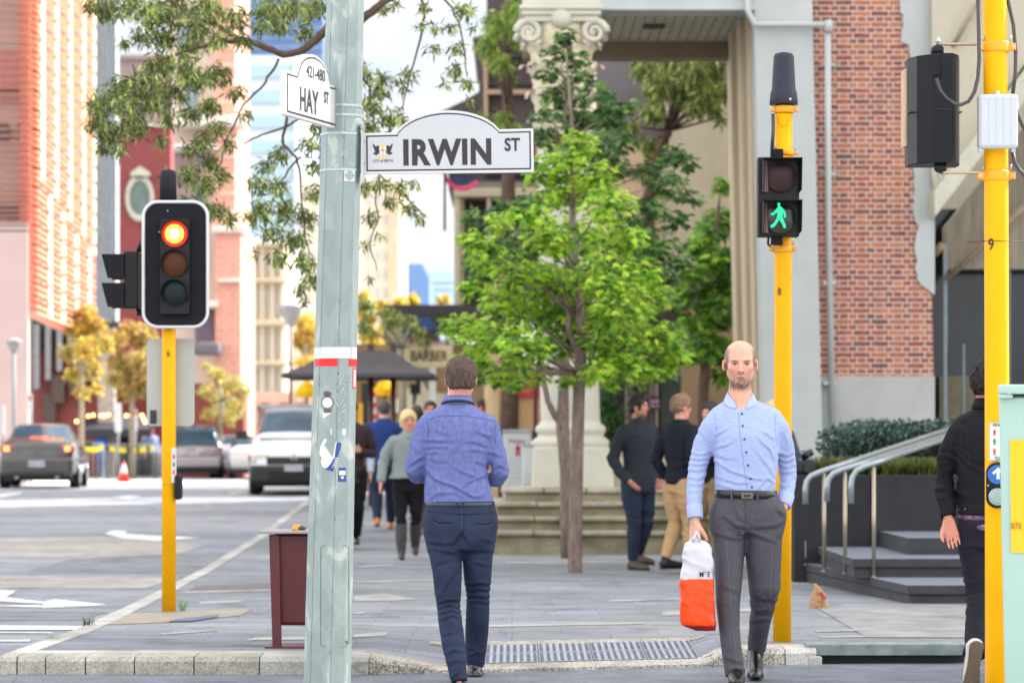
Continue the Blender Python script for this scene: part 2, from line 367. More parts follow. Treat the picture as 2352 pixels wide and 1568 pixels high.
# pale and aggregate bands behind the kerb
def strip_band(name,x0,x1,t0,t1,m,dz=.004,n=20):
    vs = [];
    for i in range(n+1):
        x = x0+(x1-x0)*i/n
        for t in (t0,(t0+t1)/2,t1):vs.append((x,ky(x)+t,pz(x,ky(x)+t)+dz))
    fs = [(i*3+k,(i+1)*3+k,(i+1)*3+k+1,i*3+k+1) for i in range(n) for k in (0,1)]
    o = raw_obj(name,vs,fs,m);o['kind'] = 'structure';return o
strip_band('pavement_aggregate_band',-.8,1.7,.285,.42,M_AGG,dz=.0045)
strip_band('pavement_aggregate_edge',-.5,1.2,1.42,1.62,M_AGG,dz=.004)
strip_band('pavement_concrete_edge',-2.7,-.82,.285,.5,M_CONC,dz=.004)
# drain in the kerb on the right
t = thing('storm_drain',(1.74,16.4,0),'street drain with pale green-grey lintel over a long black slot in the kerb','drain')
mb = MB();x0,x1 = 1.70,2.62
mb.box((x0,ky(2.1)-.04,.052),(x1,ky(2.1)+.14,.118));mb.build('lintel',mat('drain_lintel',srgb(112,128,128),rough=.85,var=.2,vs=8,bump=.4,bs=60,col2=srgb(146,156,152)),t,bevel=.006)
mb = MB().box((1.76,ky(2.1)+.06,-.3),(2.62,ky(2.1)+.1,.05));mb.build('slot_back',mat('drain_dark',(.01,.01,.01)),t)
mb = MB().box((1.70,ky(1.7),-.1),(1.78,ky(1.7)+.4,.05));mb.build('side_stone',M_CONC,t,bevel=.008)
# grooved strip at the crossing ramp: plates with raised ribs
t = thing('tactile_strip',(.5,16.8,.03),'grey strip of slotted metal plates set across the kerb ramp','ground grate')
M_PLATE = mat('plate_grey',srgb(150,155,168),rough=.5,var=.15,vs=12);M_SLOT = mat('plate_slot',srgb(112,117,130),rough=.7,var=.2,vs=20)
NP = 4;X0,X1 = -.16,1.10
for k in range(4):
    mb = MB();w = (X1-X0)/NP;a = X0+k*w
    for row in range(2):
        t0 = .44+row*.5;t1 = t0+.488
        for (u0,u1,mi,dz) in [(0,1,0,.006)]:
            N = 8;vs = []
            for i in range(N+1):
                x = a+.004+(w-.008)*i/N
                for tt in (t0,t1):vs.append((x,ky(x)+tt,pz(x,ky(x)+tt)+dz))
            mb.add(vs,[(i*2,i*2+2,i*2+3,i*2+1) for i in range(N)],0)
        for c in range(8):
            xa = a+w*(c+.22)/8;xb = xa+w/8*.52
            for r_ in range(11):
                ta = t0+.03+r_*.04
                mb.add([(x,ky(x)+tt,pz(x,ky(x)+tt)+.0085) for x,tt in ((xa,ta),(xb,ta),(xb,ta+.02),(xa,ta+.02))],[(0,1,2,3)],1)
    mb.build('plate',[M_PLATE,M_SLOT],t)
# road markings
def mark(name,pts,m=M_PAINT,dz=.004,surf='r'):
    P = [G(x,y,'r' if surf == 'r' else 'p') for x,y in pts]
    # subdivide along y so the sheet follows the ground
    vs = [(p.x,p.y,(rz_(p.y) if surf == 'r' else pz(p.x,p.y))+dz) for p in P]
    o = raw_obj(name,vs,[list(range(len(vs)))],m);o['kind'] = 'structure';return o
mark('road_marking_stop_line',[(-60,1447),(172,1447),(192,1439),(-60,1437)],dz=.006)
mark('road_marking_thin_line',[(-60,1474),(66,1474),(72,1470),(-60,1470)],dz=.006)
mark('road_marking_thin_line',[(-60,1454),(118,1455),(120,1453),(-60,1452)],dz=.006)
mark('road_marking_turn_arrow',[(-60,1392),(95,1395),(140,1388),(246,1391),(98,1397),(90,1390)],dz=.006)
o = mark('road_marking_turn_arrow',[(-60,1353),(40,1357),(12,1372),(100,1383),(125,1377),(246,1389),(92,1394),(104,1388),(-60,1378)],dz=.0065)
mark('road_marking_turn_arrow',[(240,1226),(258,1219),(292,1220),(284,1226),(360,1231),(460,1235),(362,1242),(330,1239),(280,1236)],dz=.006)
mark('road_marking_dash',[(258,1142),(300,1138),(328,1141),(290,1145)],dz=.006)
mark('road_marking_lane_line',[(-60,1165),(0,1153),(100,1128),(180,1115),(192,1117),(105,1135),(0,1164),(-60,1180)],dz=.006)
mark('road_marking_edge',[(-40,1140),(50,1130),(48,1134),(-40,1147)],dz=.006)
mark('road_marking_gutter',[(465,1161),(530,1130),(680,1116),(700,1116),(545,1133),(480,1163)],m=M_CONC,dz=.005)
for i,(p,m_) in enumerate([([(60,1312),(170,1282),(560,1268),(640,1278),(480,1318)],M_PATCH),([(-60,1275),(-60,1235),(240,1232),(470,1250),(400,1277),(200,1282)],M_PATCHL),([(-60,1425),(180,1425),(250,1405),(-60,1402)],M_PATCH),([(-60,1350),(-60,1320),(420,1325),(330,1352)],M_PATCHL)]):
    mark('road_patch',p,m=m_,dz=.003)
# sunlit stretch of the far road, painted as a pale band
mark('road_sunlit_band',[(60,1114),(560,1109),(560,1100),(60,1104)],dz=.006)
# pavement patches
M_PALEP = ground_mat('pale_paver',(.37,.37,.355),(.31,.31,.30),(.43,.42,.40))
mark('pavement_concrete_patch',[(212,1436),(222,1420),(300,1409),(580,1398),(555,1413),(420,1428)],m=mat('buff_concrete',srgb(150,142,128),var=.15,vs=4,bump=.3),dz=.004,surf='p')
mark('pavement_blue_grate',[(385,1429),(405,1423),(500,1413),(502,1418),(440,1428)],m=mat('blue_grate',srgb(95,105,130),var=.3,vs=40),dz=.008,surf='p')
mark('pavement_access_cover',[(430,1358),(452,1345),(625,1339),(640,1341),(640,1353),(560,1354)],m=mat('purple_cover',srgb(105,92,108),var=.2,vs=20),dz=.004,surf='p')
mark('pavement_cover_border',[(412,1362),(432,1358),(640,1353),(640,1356),(560,1359)],m=M_CONC,dz=.004,surf='p')
for q in [[(455,1382),(560,1378),(550,1384),(460,1388)],[(565,1471),(590,1464),(700,1462),(700,1469)],[(810,1370),(880,1362),(895,1365),(965,1376),(890,1380),(815,1380)],[(810,1407),(838,1405),(838,1410),(810,1411)],[(812,1457),(890,1451),(888,1460),(812,1464)],[(1520,1405),(1570,1401),(1573,1412),(1522,1414)],
          [(1120,1436),(1480,1430),(1480,1433),(1120,1440)],[(370,1455),(500,1447),(500,1449),(372,1458)],[(1400,1378),(1600,1373),(1600,1376),(1400,1382)],
          [(1160,1290),(1500,1288),(1500,1291),(1160,1294)],[(820,1335),(1000,1330),(1000,1333),(820,1339)],[(1660,1400),(1730,1397),(1732,1404),(1662,1406)],
          [(1870,1448),(1985,1445),(1990,1449),(1875,1452)],[(1880,1461),(2005,1459),(2010,1463),(1885,1465)],[(820,1300),(900,1296),(905,1299),(825,1304)]]:
    mark('pavement_pale_paver',q,m=M_PALEP,dz=.004,surf='p')
# lighter concrete slab region in front of the granite steps
M_SLABP = ground_mat('pale_paving',(.27,.275,.275),(.22,.225,.23),(.33,.33,.325))
mark('pavement_slab',[(1880,1398),(1990,1388),(2352,1384),(2400,1384),(2400,1466),(1990,1464)],m=M_SLABP,dz=.0045,surf='p')
# ================= right side: portico, brick wall, modern building =================
def pbox(mb,px0,px1,py0,py1,d,depth,mi=0,back=True):
    """box whose front face spans the given photo rectangle at distance d"""
    a = W(px0,py1,d);b = W(px1,py0,d)
    mb.box((a.x,d,a.z),(b.x,d+depth,b.z),mi)
M_CREAM = mat('cream_render',srgb(190,186,170),var=.06,vs=3,bump=.15,bs=30)
M_RENDER = mat('grey_white_render',srgb(168,172,170),var=.06,vs=2.5,bump=.2,bs=20)
M_RENDER2 = mat('lower_render',srgb(164,165,161),var=.08,vs=2.5,bump=.25,bs=15)
M_SOFFIT = mat('soffit_paint',srgb(160,156,140),var=.06,vs=2)
M_BEAM = mat('beam_brown',srgb(128,112,88),var=.08,vs=3)
M_REVEAL = mat('reveal_cream',srgb(176,160,132),var=.1,vs=3,stretch=(1,1,.3))
def plinth_boards():
    pass
PD = 33.5
# portico
t = thing('portico',W(1500,1120,PD),'cream classical portico with boarded ceiling beside the exposed brick wall','portico')
mb = MB();a = W(1205,-260,PD);b = W(1735,20,PD)
mb.box((a.x,PD,b.z),(b.x-.02,PD+.6,a.z));pbox(mb,1195,1735,16,24,PD-.05,.05,0)
mb.build('entablature',M_RENDER,t,bevel=.01)
# ceiling with board grooves
mb = MB();zc = b.z;xa = W(1205,0,PD).x;xb = W(1729,0,PD).x;nb = 22
for i in range(nb):
    x0 = xa+(xb-xa)*i/nb;mb.box((x0+.006,PD+.6,zc+.03),(x0+(xb-xa)/nb-.006,PD+3,zc+.06))
mb.box((xa,PD+.6,zc+.055),(xb,PD+3,zc+.2))
mb.build('ceiling',M_SOFFIT,t)
mb = MB();c = W(1503,69,35.);mb.box((c.x-.13,c.y-.05,zc+.0),(c.x+.13,c.y+.2,zc+.03));mb.build('ceiling_vent',mat('vent_dark',srgb(70,62,55)),t)
mb = MB();RB = PD+3.0
a = W(1200,134,RB);mb.box((a.x,RB,a.z),(W(1712,0,RB).x,RB+.35,zc+.1));mb.build('rear_beam',M_BEAM,t,bevel=.01)
# pier with pilasters
mb = MB();xa = W(1731,0,PD).x;xb = W(1866,0,PD).x
zb = W(0,990,PD).z
mb.box((xa,PD,pz(3,PD)),(xb,PD+.45,9.));mb.build('pilaster',M_RENDER,t,bevel=.01)
mb = MB();mb.box((xa-.04,PD-.05,W(0,1120,PD).z-.7),(xb+.09,PD-.002,W(0,1017,PD).z))
mb.box((xa-.02,PD-.03,W(0,1017,PD).z),(xb+.07,PD-.002,W(0,1000,PD).z));mb.box((xa+0,PD-.015,W(0,1000,PD).z),(xb+.05,PD-.002,W(0,986,PD).z))
mb.build('pilaster_base',M_RENDER,t,bevel=.012)
mb = MB()
for y0,y1,dx,in [(.45,1.0,-.03),(1.0,1.25,-.09),(1.25,2.1,-.05),(2.1,2.3,-.12),(2.3,3.35,-.07)]:
    mb.box((xa+dx,PD+y0,0),(xb,PD+y1,9))
mb.build('inner_reveal',M_REVEAL,t,bevel=.008)
# column with corinthian capital and pedestal
lean([o for o in t.children],.0225,0,PD)
cx,cd = 1311,33.6
C = W(cx,1120,cd);s_ = S(cd)
t = thing('column',C,'cream column with carved leafy capital standing on a square pedestal behind the green tree','column')
rz0 = C.z;z_ = lambda py:W(0,py,cd).z
rs = 68/s_
mb = MB();prof = []
for k in range(17):
    u = k/16;prof.append((rs*(1-.13*u**1.6),z_(968)+(z_(325)-z_(968))*u-C.z))
mb.lathe(prof,C,n=40,cap=False);mb.build('shaft',M_CREAM,t)
mb = MB()
prof = [(85,1026),(88,1020),(88,1012),(82,1006),(76,1003),(76,996),(80,992),(81,985),(78,978),(70,972),(68.5,966)]
mb.lathe([(r/s_,z_(p)-C.z) for r,p in prof],C,n=40,cap=False);mb.build('moulded_base',M_CREAM,t)
mb = MB();w0,w1 = 93/s_,85/s_;z0,z1 = z_(1120),z_(1026)
vs = [(C.x+sx*w0,C.y+sy*w0,z0) for sx,sy in ((-1,-1),(1,-1),(1,1),(-1,1))]+[(C.x+sx*w1,C.y+sy*w1,z1) for sx,sy in ((-1,-1),(1,-1),(1,1),(-1,1))]
mb.add(vs,[(0,3,2,1),(4,5,6,7),(0,1,5,4),(1,2,6,5),(2,3,7,6),(3,0,4,7)]);mb.build('pedestal',M_CREAM,t,bevel=.02)
# capital: bell, leaves, volutes, abacus
mb = MB();mb.lathe([(60/s_,z_(330)-C.z),(62/s_,z_(200)-C.z),(74/s_,z_(100)-C.z),(84/s_,z_(62)-C.z)],C,n=28)
rr = random.Random(4)
def acanthus(mb,ang,z,h,rad,w,curl):
    u = Vector((math.cos(ang),math.sin(ang),0));v = Vector((-math.sin(ang),math.cos(ang),0));n = 7;vs = []
    for i in range(n+1):
        q = i/n;out = rad+curl*q**2.6*(1 if q < .9 else .9);zz = z+h*(q if q < .82 else .82-(q-.82)*.9);ww = w*(math.sin(math.pi*min(1,.18+q*.82))**.6)*(1+.22*(-1)**i)
        for k in (-1,-.5,0,.5,1):vs.append(C+u*(out-abs(k)*w*.35+(.008 if k == 0 else 0)+.006*(-1)**i)+v*(ww*k)+Vector((0,0,zz-C.z)))
    fs = [(i*5+k,i*5+k+1,i*5+k+6,i*5+k+5) for i in range(n) for k in range(4)]
    mb.add(vs,fs,0,True)
for tier,(py0,h,rad,curl,w,cnt) in enumerate([(330,.5,62,.13,.10,10),(270,.5,64,.16,.10,10),(205,.5,66,.2,.10,10),(150,.42,70,.17,.09,10)]):
    for k in range(cnt):acanthus(mb,2*math.pi*(k+.5*(tier % 2))/cnt,z_(py0),h*.72,rad/s_,w,curl)
mb.build('capital_leaves',mat('capital_stone',srgb(205,192,165),var=.2,vs=14,bump=.5,bs=25),t)
mb = MB()
for sx in (-1,1):
    for sy in (-1,1):
        p = C+Vector((sx*74/s_,sy*74/s_,0));p.z = z_(85)
        M = Matrix.Rotation(R(90),4,'X')
        pts = []
        for k in range(26):a = k*.42;r = .15*(1-k/30);pts.append(p+Vector((sx*r*math.cos(a),-.0+sy*.02*k/26,r*math.sin(a))))
        mb.tube(pts,[.045*(1-k/40) for k in range(26)],n=8)
M = Matrix.Rotation(R(90),4,'X');mb.lathe([(.12,-.08),(.14,0),(.10,.06),(.04,.08)],(C.x,C.y-80/s_,z_(52)),n=16,M=M)
mb.build('volutes',M_CREAM,t)
mb = MB()
for py0,py1,w in [(62,48,84),(48,36,90),(36,26,95),(26,12,88)]:mb.box((C.x-w/s_,C.y-w/s_,z_(py0)),(C.x+w/s_,C.y+w/s_,z_(py1)))
mb.build('abacus',M_CREAM,t,bevel=.012)
lean([o for o in t.children],.0245,1000,cd)
# weathered stone steps
M_STEP = ground_mat('weathered_stone',(.31,.265,.175),(.14,.145,.08),(.46,.40,.28),speck=.25)
M_NOSE = ground_mat('step_nosing',(.40,.365,.29),(.20,.19,.13),(.54,.49,.38))
t = thing('stone_steps',W(1400,1275,32.0),'weathered mossy sandstone steps below the cream column','steps')
d0 = 32.0;zg = pz(1,32)
tops = [1219,1186,1153,1121];lefts = [1118,1122,1130,1150];z0 = zg-.1
for i,(ty,lx) in enumerate(zip(tops,lefts)):
    d = d0+i*.33;a = W(lx,ty,d0+.0);zt = CH+(HY-ty)*d/F;xr = 2.35;xl = (lx-CX)*d/F
    mb = MB();mb.box((xl+.05,d+.03,z0),(xr,d+4.2-.5*i,zt-.055));mb.build('riser',M_STEP,t,bevel=.02)
    mb = MB();
    for k in range(5):
        x0 = xl+(xr-xl)*k/5;mb.box((x0+(.004 if k else 0),d-.03,zt-.055),(x0+(xr-xl)/5-.004,d+4-.5*i,zt-.004*(k % 2)))
    mb.build('tread',M_NOSE,t,bevel=.022,seg=3)
    z0 = zt-.06
# extra upper steps behind right of the column
mb = MB()
for i,ty in enumerate([1090,1058,1030]):
    d = 34.2+i*.33;zt = CH+(HY-ty)*d/F;mb.box((W(1412,0,d).x,d,.5),(2.6,d+2,zt))
mb.build('upper_step',M_NOSE,t,bevel=.02)
# brick wall
def brick_mat(name,c1,c2,mortar,bw,bh,ms,rot=None,off=.5,weather=.5):
    m = bpy.data.materials.new(name);m.use_nodes = True;nt = m.node_tree;n = nt.nodes;L = nt.links;b = n["Principled BSDF"];b.inputs['Roughness'].default_value = .85
    tc = n.new("ShaderNodeTexCoord");sep = n.new("ShaderNodeSeparateXYZ");L.new(tc.outputs['Object'],sep.inputs[0]);cb = n.new("ShaderNodeCombineXYZ")
    if rot == 'side':L.new(sep.outputs[1],cb.inputs[0])
    else:L.new(sep.outputs[0],cb.inputs[0])
    L.new(sep.outputs[2],cb.inputs[1])
    nz = n.new("ShaderNodeTexNoise");nz.inputs['Scale'].default_value = 14;nz.inputs['Detail'].default_value = 3;L.new(tc.outputs['Object'],nz.inputs['Vector'])
    wv = n.new("ShaderNodeMix");wv.data_type = 'RGBA';wv.blend_type = 'LINEAR_LIGHT';wv.inputs[0].default_value = .012;L.new(cb.outputs[0],wv.inputs[6]);L.new(nz.outputs[1],wv.inputs[7])
    br = n.new("ShaderNodeTexBrick");L.new(wv.outputs[2],br.inputs[0]);br.inputs['Scale'].default_value = 1;br.inputs['Brick Width'].default_value = bw;br.inputs['Row Height'].default_value = bh
    br.inputs['Mortar Size'].default_value = ms;br.inputs['Mortar Smooth'].default_value = .2;br.offset = off;br.squash = .5;br.squash_frequency = 2
    br.inputs['Color1'].default_value = (0,0,0,1);br.inputs['Color2'].default_value = (1,1,1,1);br.inputs['Mortar'].default_value = (.5,.5,.5,1)
    rp = n.new("ShaderNodeValToRGB");L.new(br.outputs[0],rp.inputs[0]);el = rp.color_ramp.elements;el[0].color = (*c1[0],1);el[1].color = (*c1[-1],1);el[0].position = 0;el[1].position = 1
    for i,c in enumerate(c1[1:-1]):x = el.new((i+1)/(len(c1)-1));x.color = (*c,1)
    no = n.new("ShaderNodeTexNoise");no.inputs['Scale'].default_value = 9;no.inputs['Detail'].default_value = 6;L.new(tc.outputs['Object'],no.inputs['Vector'])
    ra = n.new("ShaderNodeValToRGB");L.new(no.outputs[0],ra.inputs[0]);ra.color_ramp.elements[0].position = .35;ra.color_ramp.elements[1].position = .7;ra.color_ramp.elements[0].color = (.72,.72,.72,1);ra.color_ramp.elements[1].color = (1.25,1.2,1.15,1)
    mu = n.new("ShaderNodeMix");mu.data_type = 'RGBA';mu.blend_type = 'MULTIPLY';mu.inputs[0].default_value = .8;L.new(rp.outputs[0],mu.inputs[6]);L.new(ra.outputs[0],mu.inputs[7])
    mx = n.new("ShaderNodeMix");mx.data_type = 'RGBA';L.new(br.outputs[1],mx.inputs[0]);L.new(mu.outputs[2],mx.inputs[6]);mx.inputs[7].default_value = (*mortar,1)
    fin = mx.outputs[2]
    if weather:
        n2 = n.new("ShaderNodeTexNoise");n2.inputs['Scale'].default_value = 2.2;n2.inputs['Detail'].default_value = 5;L.new(tc.outputs['Object'],n2.inputs['Vector'])
        r2 = n.new("ShaderNodeValToRGB");L.new(n2.outputs[0],r2.inputs[0]);r2.color_ramp.elements[0].position = .5;r2.color_ramp.elements[1].position = .72;r2.color_ramp.elements[0].color = (0,0,0,1);r2.color_ramp.elements[1].color = (weather,weather,weather,1)
        m3 = n.new("ShaderNodeMix");m3.data_type = 'RGBA';L.new(r2.outputs[0],m3.inputs[0]);L.new(fin,m3.inputs[6]);m3.inputs[7].default_value = (*c2,1);fin = m3.outputs[2]
    L.new(fin,b.inputs['Base Color'])
    bp = n.new("ShaderNodeBump");bp.inputs['Strength'].default_value = .7;bp.inputs['Distance'].default_value = .01;bp.invert = True;L.new(br.outputs[1],bp.inputs['Height']);L.new(bp.outputs[0],b.inputs['Normal'])
    MATS[name] = m;return m
M_BRICK = brick_mat('old_brick',[srgb(122,78,72),srgb(150,82,66),srgb(164,92,68),srgb(146,86,74),srgb(176,114,80),srgb(170,98,70)],srgb(174,134,114),srgb(196,182,174),.215,.0655,.0075,weather=.2)
BD = 33.9
t = thing('brick_wall',W(2000,985,BD),'exposed red brick wall with ragged rendered edge and white downpipe','wall')
mb = MB();a = W(1866,866,BD);b = W(2126,0,BD);mb.box((a.x,BD,a.z),(b.x,BD+.5,12));mb.build('brickwork',M_BRICK,t)
mb = MB();a = W(1884,1200,BD);b = W(2146,864,BD);mb.box((a.x,BD-.05,a.z),(b.x,BD+.45,b.z));mb.build('rendered_base',M_RENDER2,t,bevel=.01)
mb = MB();a = W(1884,1200,BD);b = W(1907,864,BD);mb.box((a.x-.01,BD-.07,a.z),(b.x,BD-.05,b.z));mb.build('base_strip',M_RENDER,t)
# ragged render edge on the right: polygon
edge = [(-300,2060),(0,2064),(30,2068),(36,2072),(98,2070),(104,2089),(150,2091),(158,2086),(250,2090),(310,2096),(400,2098),(500,2097),(520,2108),(560,2102),(640,2105),(655,2116),(668,2136),(676,2142)]
jr = random.Random(5);e2 = []
for (ya,xa_),(yb,xb_) in zip(edge[:-1],edge[1:]):
    k = max(1,int((yb-ya)/9))
    for i in range(k):
        u = i/k;e2.append((ya+(yb-ya)*u,xa_+(xb_-xa_)*u+jr.uniform(-3,3)))
e2.append(edge[-1])
poly = [((x-CX)*BD/F,CH+(HY-y)*BD/F) for y,x in e2]+[((2146-CX)*BD/F,CH+(HY-676)*BD/F),((2146-CX)*BD/F,CH+(HY+300)*BD/F)]
M = FM((0,BD-.001,0),(1,0,0),(0,0,1));mb = MB();mb.prism(poly,M,.035);mb.build('render_patch',M_RENDER,t)
lean([o for o in t.children if o.name.startswith('brickwork')],.0215,0,BD)
# downpipe
mb = MB();dd = BD-.16;rp_ = 7.5/S(dd)
mb.tube([W(1716,-40,PD-.1),W(1716,22,PD-.1),W(1733,57,PD-.12),W(1760,57,PD-.12),W(1903,57,PD-.12)],rp_*.95,n=10)
mb.tube([W(1901,50,PD-.12),W(1903,500,dd),W(1912,1010,dd)],rp_,n=12);mb.tube([W(1903,48,PD-.12),W(1903,75,PD-.12)],rp_*1.3,n=12)
for py in (150,400,650,880):mb.cbox(W(1905,py,dd+.03),(.16,.1,.04))
mb.build('downpipe',M_RENDER,t)
# modern building at the right: sloping concrete overhang over glass
GD = 33.2
M_TAN = mat('ribbed_concrete',srgb(176,168,148),var=.1,vs=20,stretch=(6,6,.15),bump=.3,bs=30)
M_TAN2 = mat('pale_fascia',srgb(180,178,160),var=.1,vs=5,bump=.2)
t = thing('modern_building',W(2300,1000,GD),'modern building with slanting concrete facade over dark glass, far right','building')
def ppoly(pts,d):return [((x-CX)*d/F,CH+(HY-y)*d/F) for x,y in pts]
def ppr(mb,pts,d,th,mi=0):mb.prism(ppoly(pts,d)[::-1] if False else ppoly(pts,d),FM((0,d+th,0),(1,0,0),(0,0,1)),th,mi)
mb = MB();ppr(mb,[(2140,-400),(2800,-400),(2800,150),(2352,150),(2147,440),(2140,400)],GD+.5,.6);mb.build('upper_facade',M_TAN,t)
mb = MB();ppr(mb,[(2145,442),(2380,128),(2380,200),(2147,500)],GD+.2,.8);mb.build('slanting_fascia',M_TAN2,t,bevel=.02)
mb = MB();ppr(mb,[(2172,520),(2420,210),(2420,618),(2240,618),(2176,618)],GD+2.6,.3);mb.build('inner_wall',mat('stained_ribbed',srgb(150,140,122),var=.25,vs=8,stretch=(4,4,.25)),t)
mb = MB();ppr(mb,[(2135,480),(2420,480),(2420,1100),(2135,1100)],GD+3.2,.1);mb.build('glass',mat('glass_painted_reflections',srgb(56,68,78),rough=.12,var=.5,vs=.9,spec=.3,stretch=(1,1,.35),contrast=(.35,.65)),t)  # broad tone patches in the glass colour stand for reflections
mb = MB()
for (x0,x1,yt) in ((2168,2176,560),(2212,2216,790),(2318,2321,620)):
    mb.box((W(x0,0,GD+2.5).x,GD+2.5,0),(W(x1,0,GD+2.5).x,GD+2.58,W(0,yt,GD+2.5).z))
mb.build('mullion',mat('steel_mullion',srgb(120,132,140),rough=.35,metal=.6),t)
mb = MB();mb.tube([W(2176,640,GD+2.3),W(2260,560,GD+2.3),W(2420,410,GD+2.3)],.045,n=6);mb.tube([W(2146,585,GD+2.),W(2166,560,GD+2.)],.05,n=6);mb.tube([W(2188,108,GD+.4),W(2250,0,GD+.4)],.03,n=6);mb.build('diagonal_brace',mat('brace_beige',srgb(150,132,105)),t)
mb = MB();mb.box((W(2146,0,GD+4).x,GD+4,0),(7.6,GD+4.5,W(0,980,GD+4).z));mb.box((W(2160,0,GD+2.9).x,GD+2.9,0),(W(2275,0,GD+2.9).x,GD+3,W(0,850,GD).z),0);mb.build('sill',mat('dado',srgb(120,112,86),var=.2),t)
# tall block added off to the right, sized to keep the corner in shade
t = thing('shading_block',(16,47,0),'tall beige office block rising behind the brick wall','building')
mb = MB();mb.box((5.2,39,0),(37.3,60,46))
for f in range(13):mb.box((5.14,38.94,1+f*3.4),(37.36,39,1.4+f*3.4))
mb.build('wall',M_TAN,t)

# ================= building behind the portico =================
TD = 48.
t = thing('concrete_office',W(1540,1000,TD),'ribbed concrete office with purple-brown window band seen through the portico','building')
mb = MB();pbox(mb,1380,1830,-300,860,TD,6,0)
for k in range(24):
    x0 = 1523+k*7.4;pbox(mb,x0,x0+4.2,228 if x0 < 1672 else 228,700,TD-.12,.12,0)
mb.build('ribbed_wall',mat('bright_ribbed',srgb(222,208,182),var=.1,vs=20,stretch=(6,6,.15)),t)
mb = MB();pbox(mb,1370,1521,60,332,TD-.2,.2,0);pbox(mb,1528,1680,60,226,TD-.16,.16,0);mb.build('window',glass_dark('window_purple_brown',srgb(88,74,76),rough=.25),t)
mb = MB();pbox(mb,1370,1521,332,640,TD-.2,.2,0);mb.build('spandrel',mat('pink_tan',srgb(188,158,130),var=.06),t)
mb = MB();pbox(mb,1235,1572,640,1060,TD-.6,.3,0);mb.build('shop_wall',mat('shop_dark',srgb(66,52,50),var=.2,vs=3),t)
mb = MB();pbox(mb,1566,1700,600,1070,TD-1.2,.5,0);mb.build('side_wall',mat('tan_wall',srgb(150,124,92),var=.08,vs=2),t)
mb = MB();pbox(mb,1440,1508,862,990,TD-.9,.1,0);mb.build('shop_window',glass_dark('shop_glass',srgb(110,108,92),rough=.2),t)
mb = MB();pbox(mb,1518,1566,868,1020,TD-.9,.1,0);mb.build('shop_window',glass_dark('shop_glass_green',srgb(62,82,76),rough=.15),t)
mb = MB()
for a in ((1436,1441,858,1040),(1506,1512,858,1040),(1564,1569,858,1040),(1436,1569,856,862)):pbox(mb,*a,TD-1.,.08)
mb.build('window_frame',mat('frame_beige',srgb(140,130,108)),t)
mb = MB();pbox(mb,1446,1480,900,945,TD-.98,.03);pbox(mb,1484,1500,930,1000,TD-.98,.03);pbox(mb,1376,1400,880,1000,TD-1.1,.3);mb.build('display',mat('display_purple',srgb(80,52,66),var=.4,vs=6),t)
# round purple sign
c = W(1500,925,45.);t2 = thing('round_sign',c,'round dark magenta shop sign with white lettering on a post','sign')
M = Matrix.Rotation(R(90),4,'X');mb = MB();mb.lathe([(.11,-.02),(.122,-.015),(.122,.015),(.11,.02)],c,n=28,M=M);mb.build('disc',mat('magenta_dark',srgb(92,26,62)),t2)
text('CAFE','lettering',.075,mat('sign_white',(.7,.6,.65)),FM(c+Vector((0,-.03,.02)),(1,0,0),(0,0,1)),t2)
mb = MB();mb.box((c.x-.1,c.y-.026,c.z-.055),(c.x+.1,c.y-.021,c.z-.045));mb.build('underline',MATS['sign_white'],t2)
mb = MB().tube([(c.x,c.y+.03,c.z-.1),(c.x,c.y+.03,pz(c.x,c.y)+.0)],.02);mb.build('post',mat('dark_metal',srgb(45,42,45),rough=.5),t2)

# ================= brown ornate building and shopfronts further up the right side =================
RD = 62.
M_BROWN = mat('dark_brown_facade',srgb(92,76,78),var=.1,vs=3)
M_TRIMT = mat('tan_trim_sunlit_edge',srgb(170,142,115),var=.08)
t = thing('ornate_building',W(1200,1000,RD),'dark purple-brown corniced building rising behind the column','building')
mb = MB()
pbox(mb,1118,1420,-300,92,RD,8);pbox(mb,1100,1420,130,250,RD+.3,7);pbox(mb,1112,1420,250,400,RD+.3,7)
mb.build('wall',M_BROWN,t)
mb = MB()
for i,(x0,y0,y1) in enumerate([(1086,84,96),(1092,96,106),(1098,106,118),(1104,118,132)]):pbox(mb,x0,1420,y0,y1,RD-.3+i*.08,7)
for i,(x0,y0,y1) in enumerate([(1104,188,197),(1108,197,206)]):pbox(mb,x0,1420,y0,y1,RD+.1+i*.06,6)
ppr(mb,[(1000,262),(1062,232),(1110,205),(1130,235),(1130,262)],RD+.4,4)
mb.build('cornice',mat('brown_cornice',srgb(84,70,72),var=.1),t,bevel=.03)
mb = MB();ppr(mb,[(1100,106),(1108,106),(1120,150),(1121,330),(1112,330),(1110,160)],RD+.0,.3);pbox(mb,1118,1232,206,216,RD-.05,.3);ppr(mb,[(1229,200),(1240,200),(1240,420),(1231,420)],RD-.2,.3);mb.build('trim',M_TRIMT,t)  # left strip is the sunlit corner painted in tan, the rest is trim
mb = MB();pbox(mb,1030,1420,250,435,RD+.6,5);mb.build('lower_wall',M_BROWN,t)
mb = MB();
for x in (1060,1085,1130,1175,1210):pbox(mb,x,x+10,262 if x > 1090 else 275,400,RD+.5,.1)
mb.build('pilaster_strip',mat('grey_mauve',srgb(112,98,104)),t)
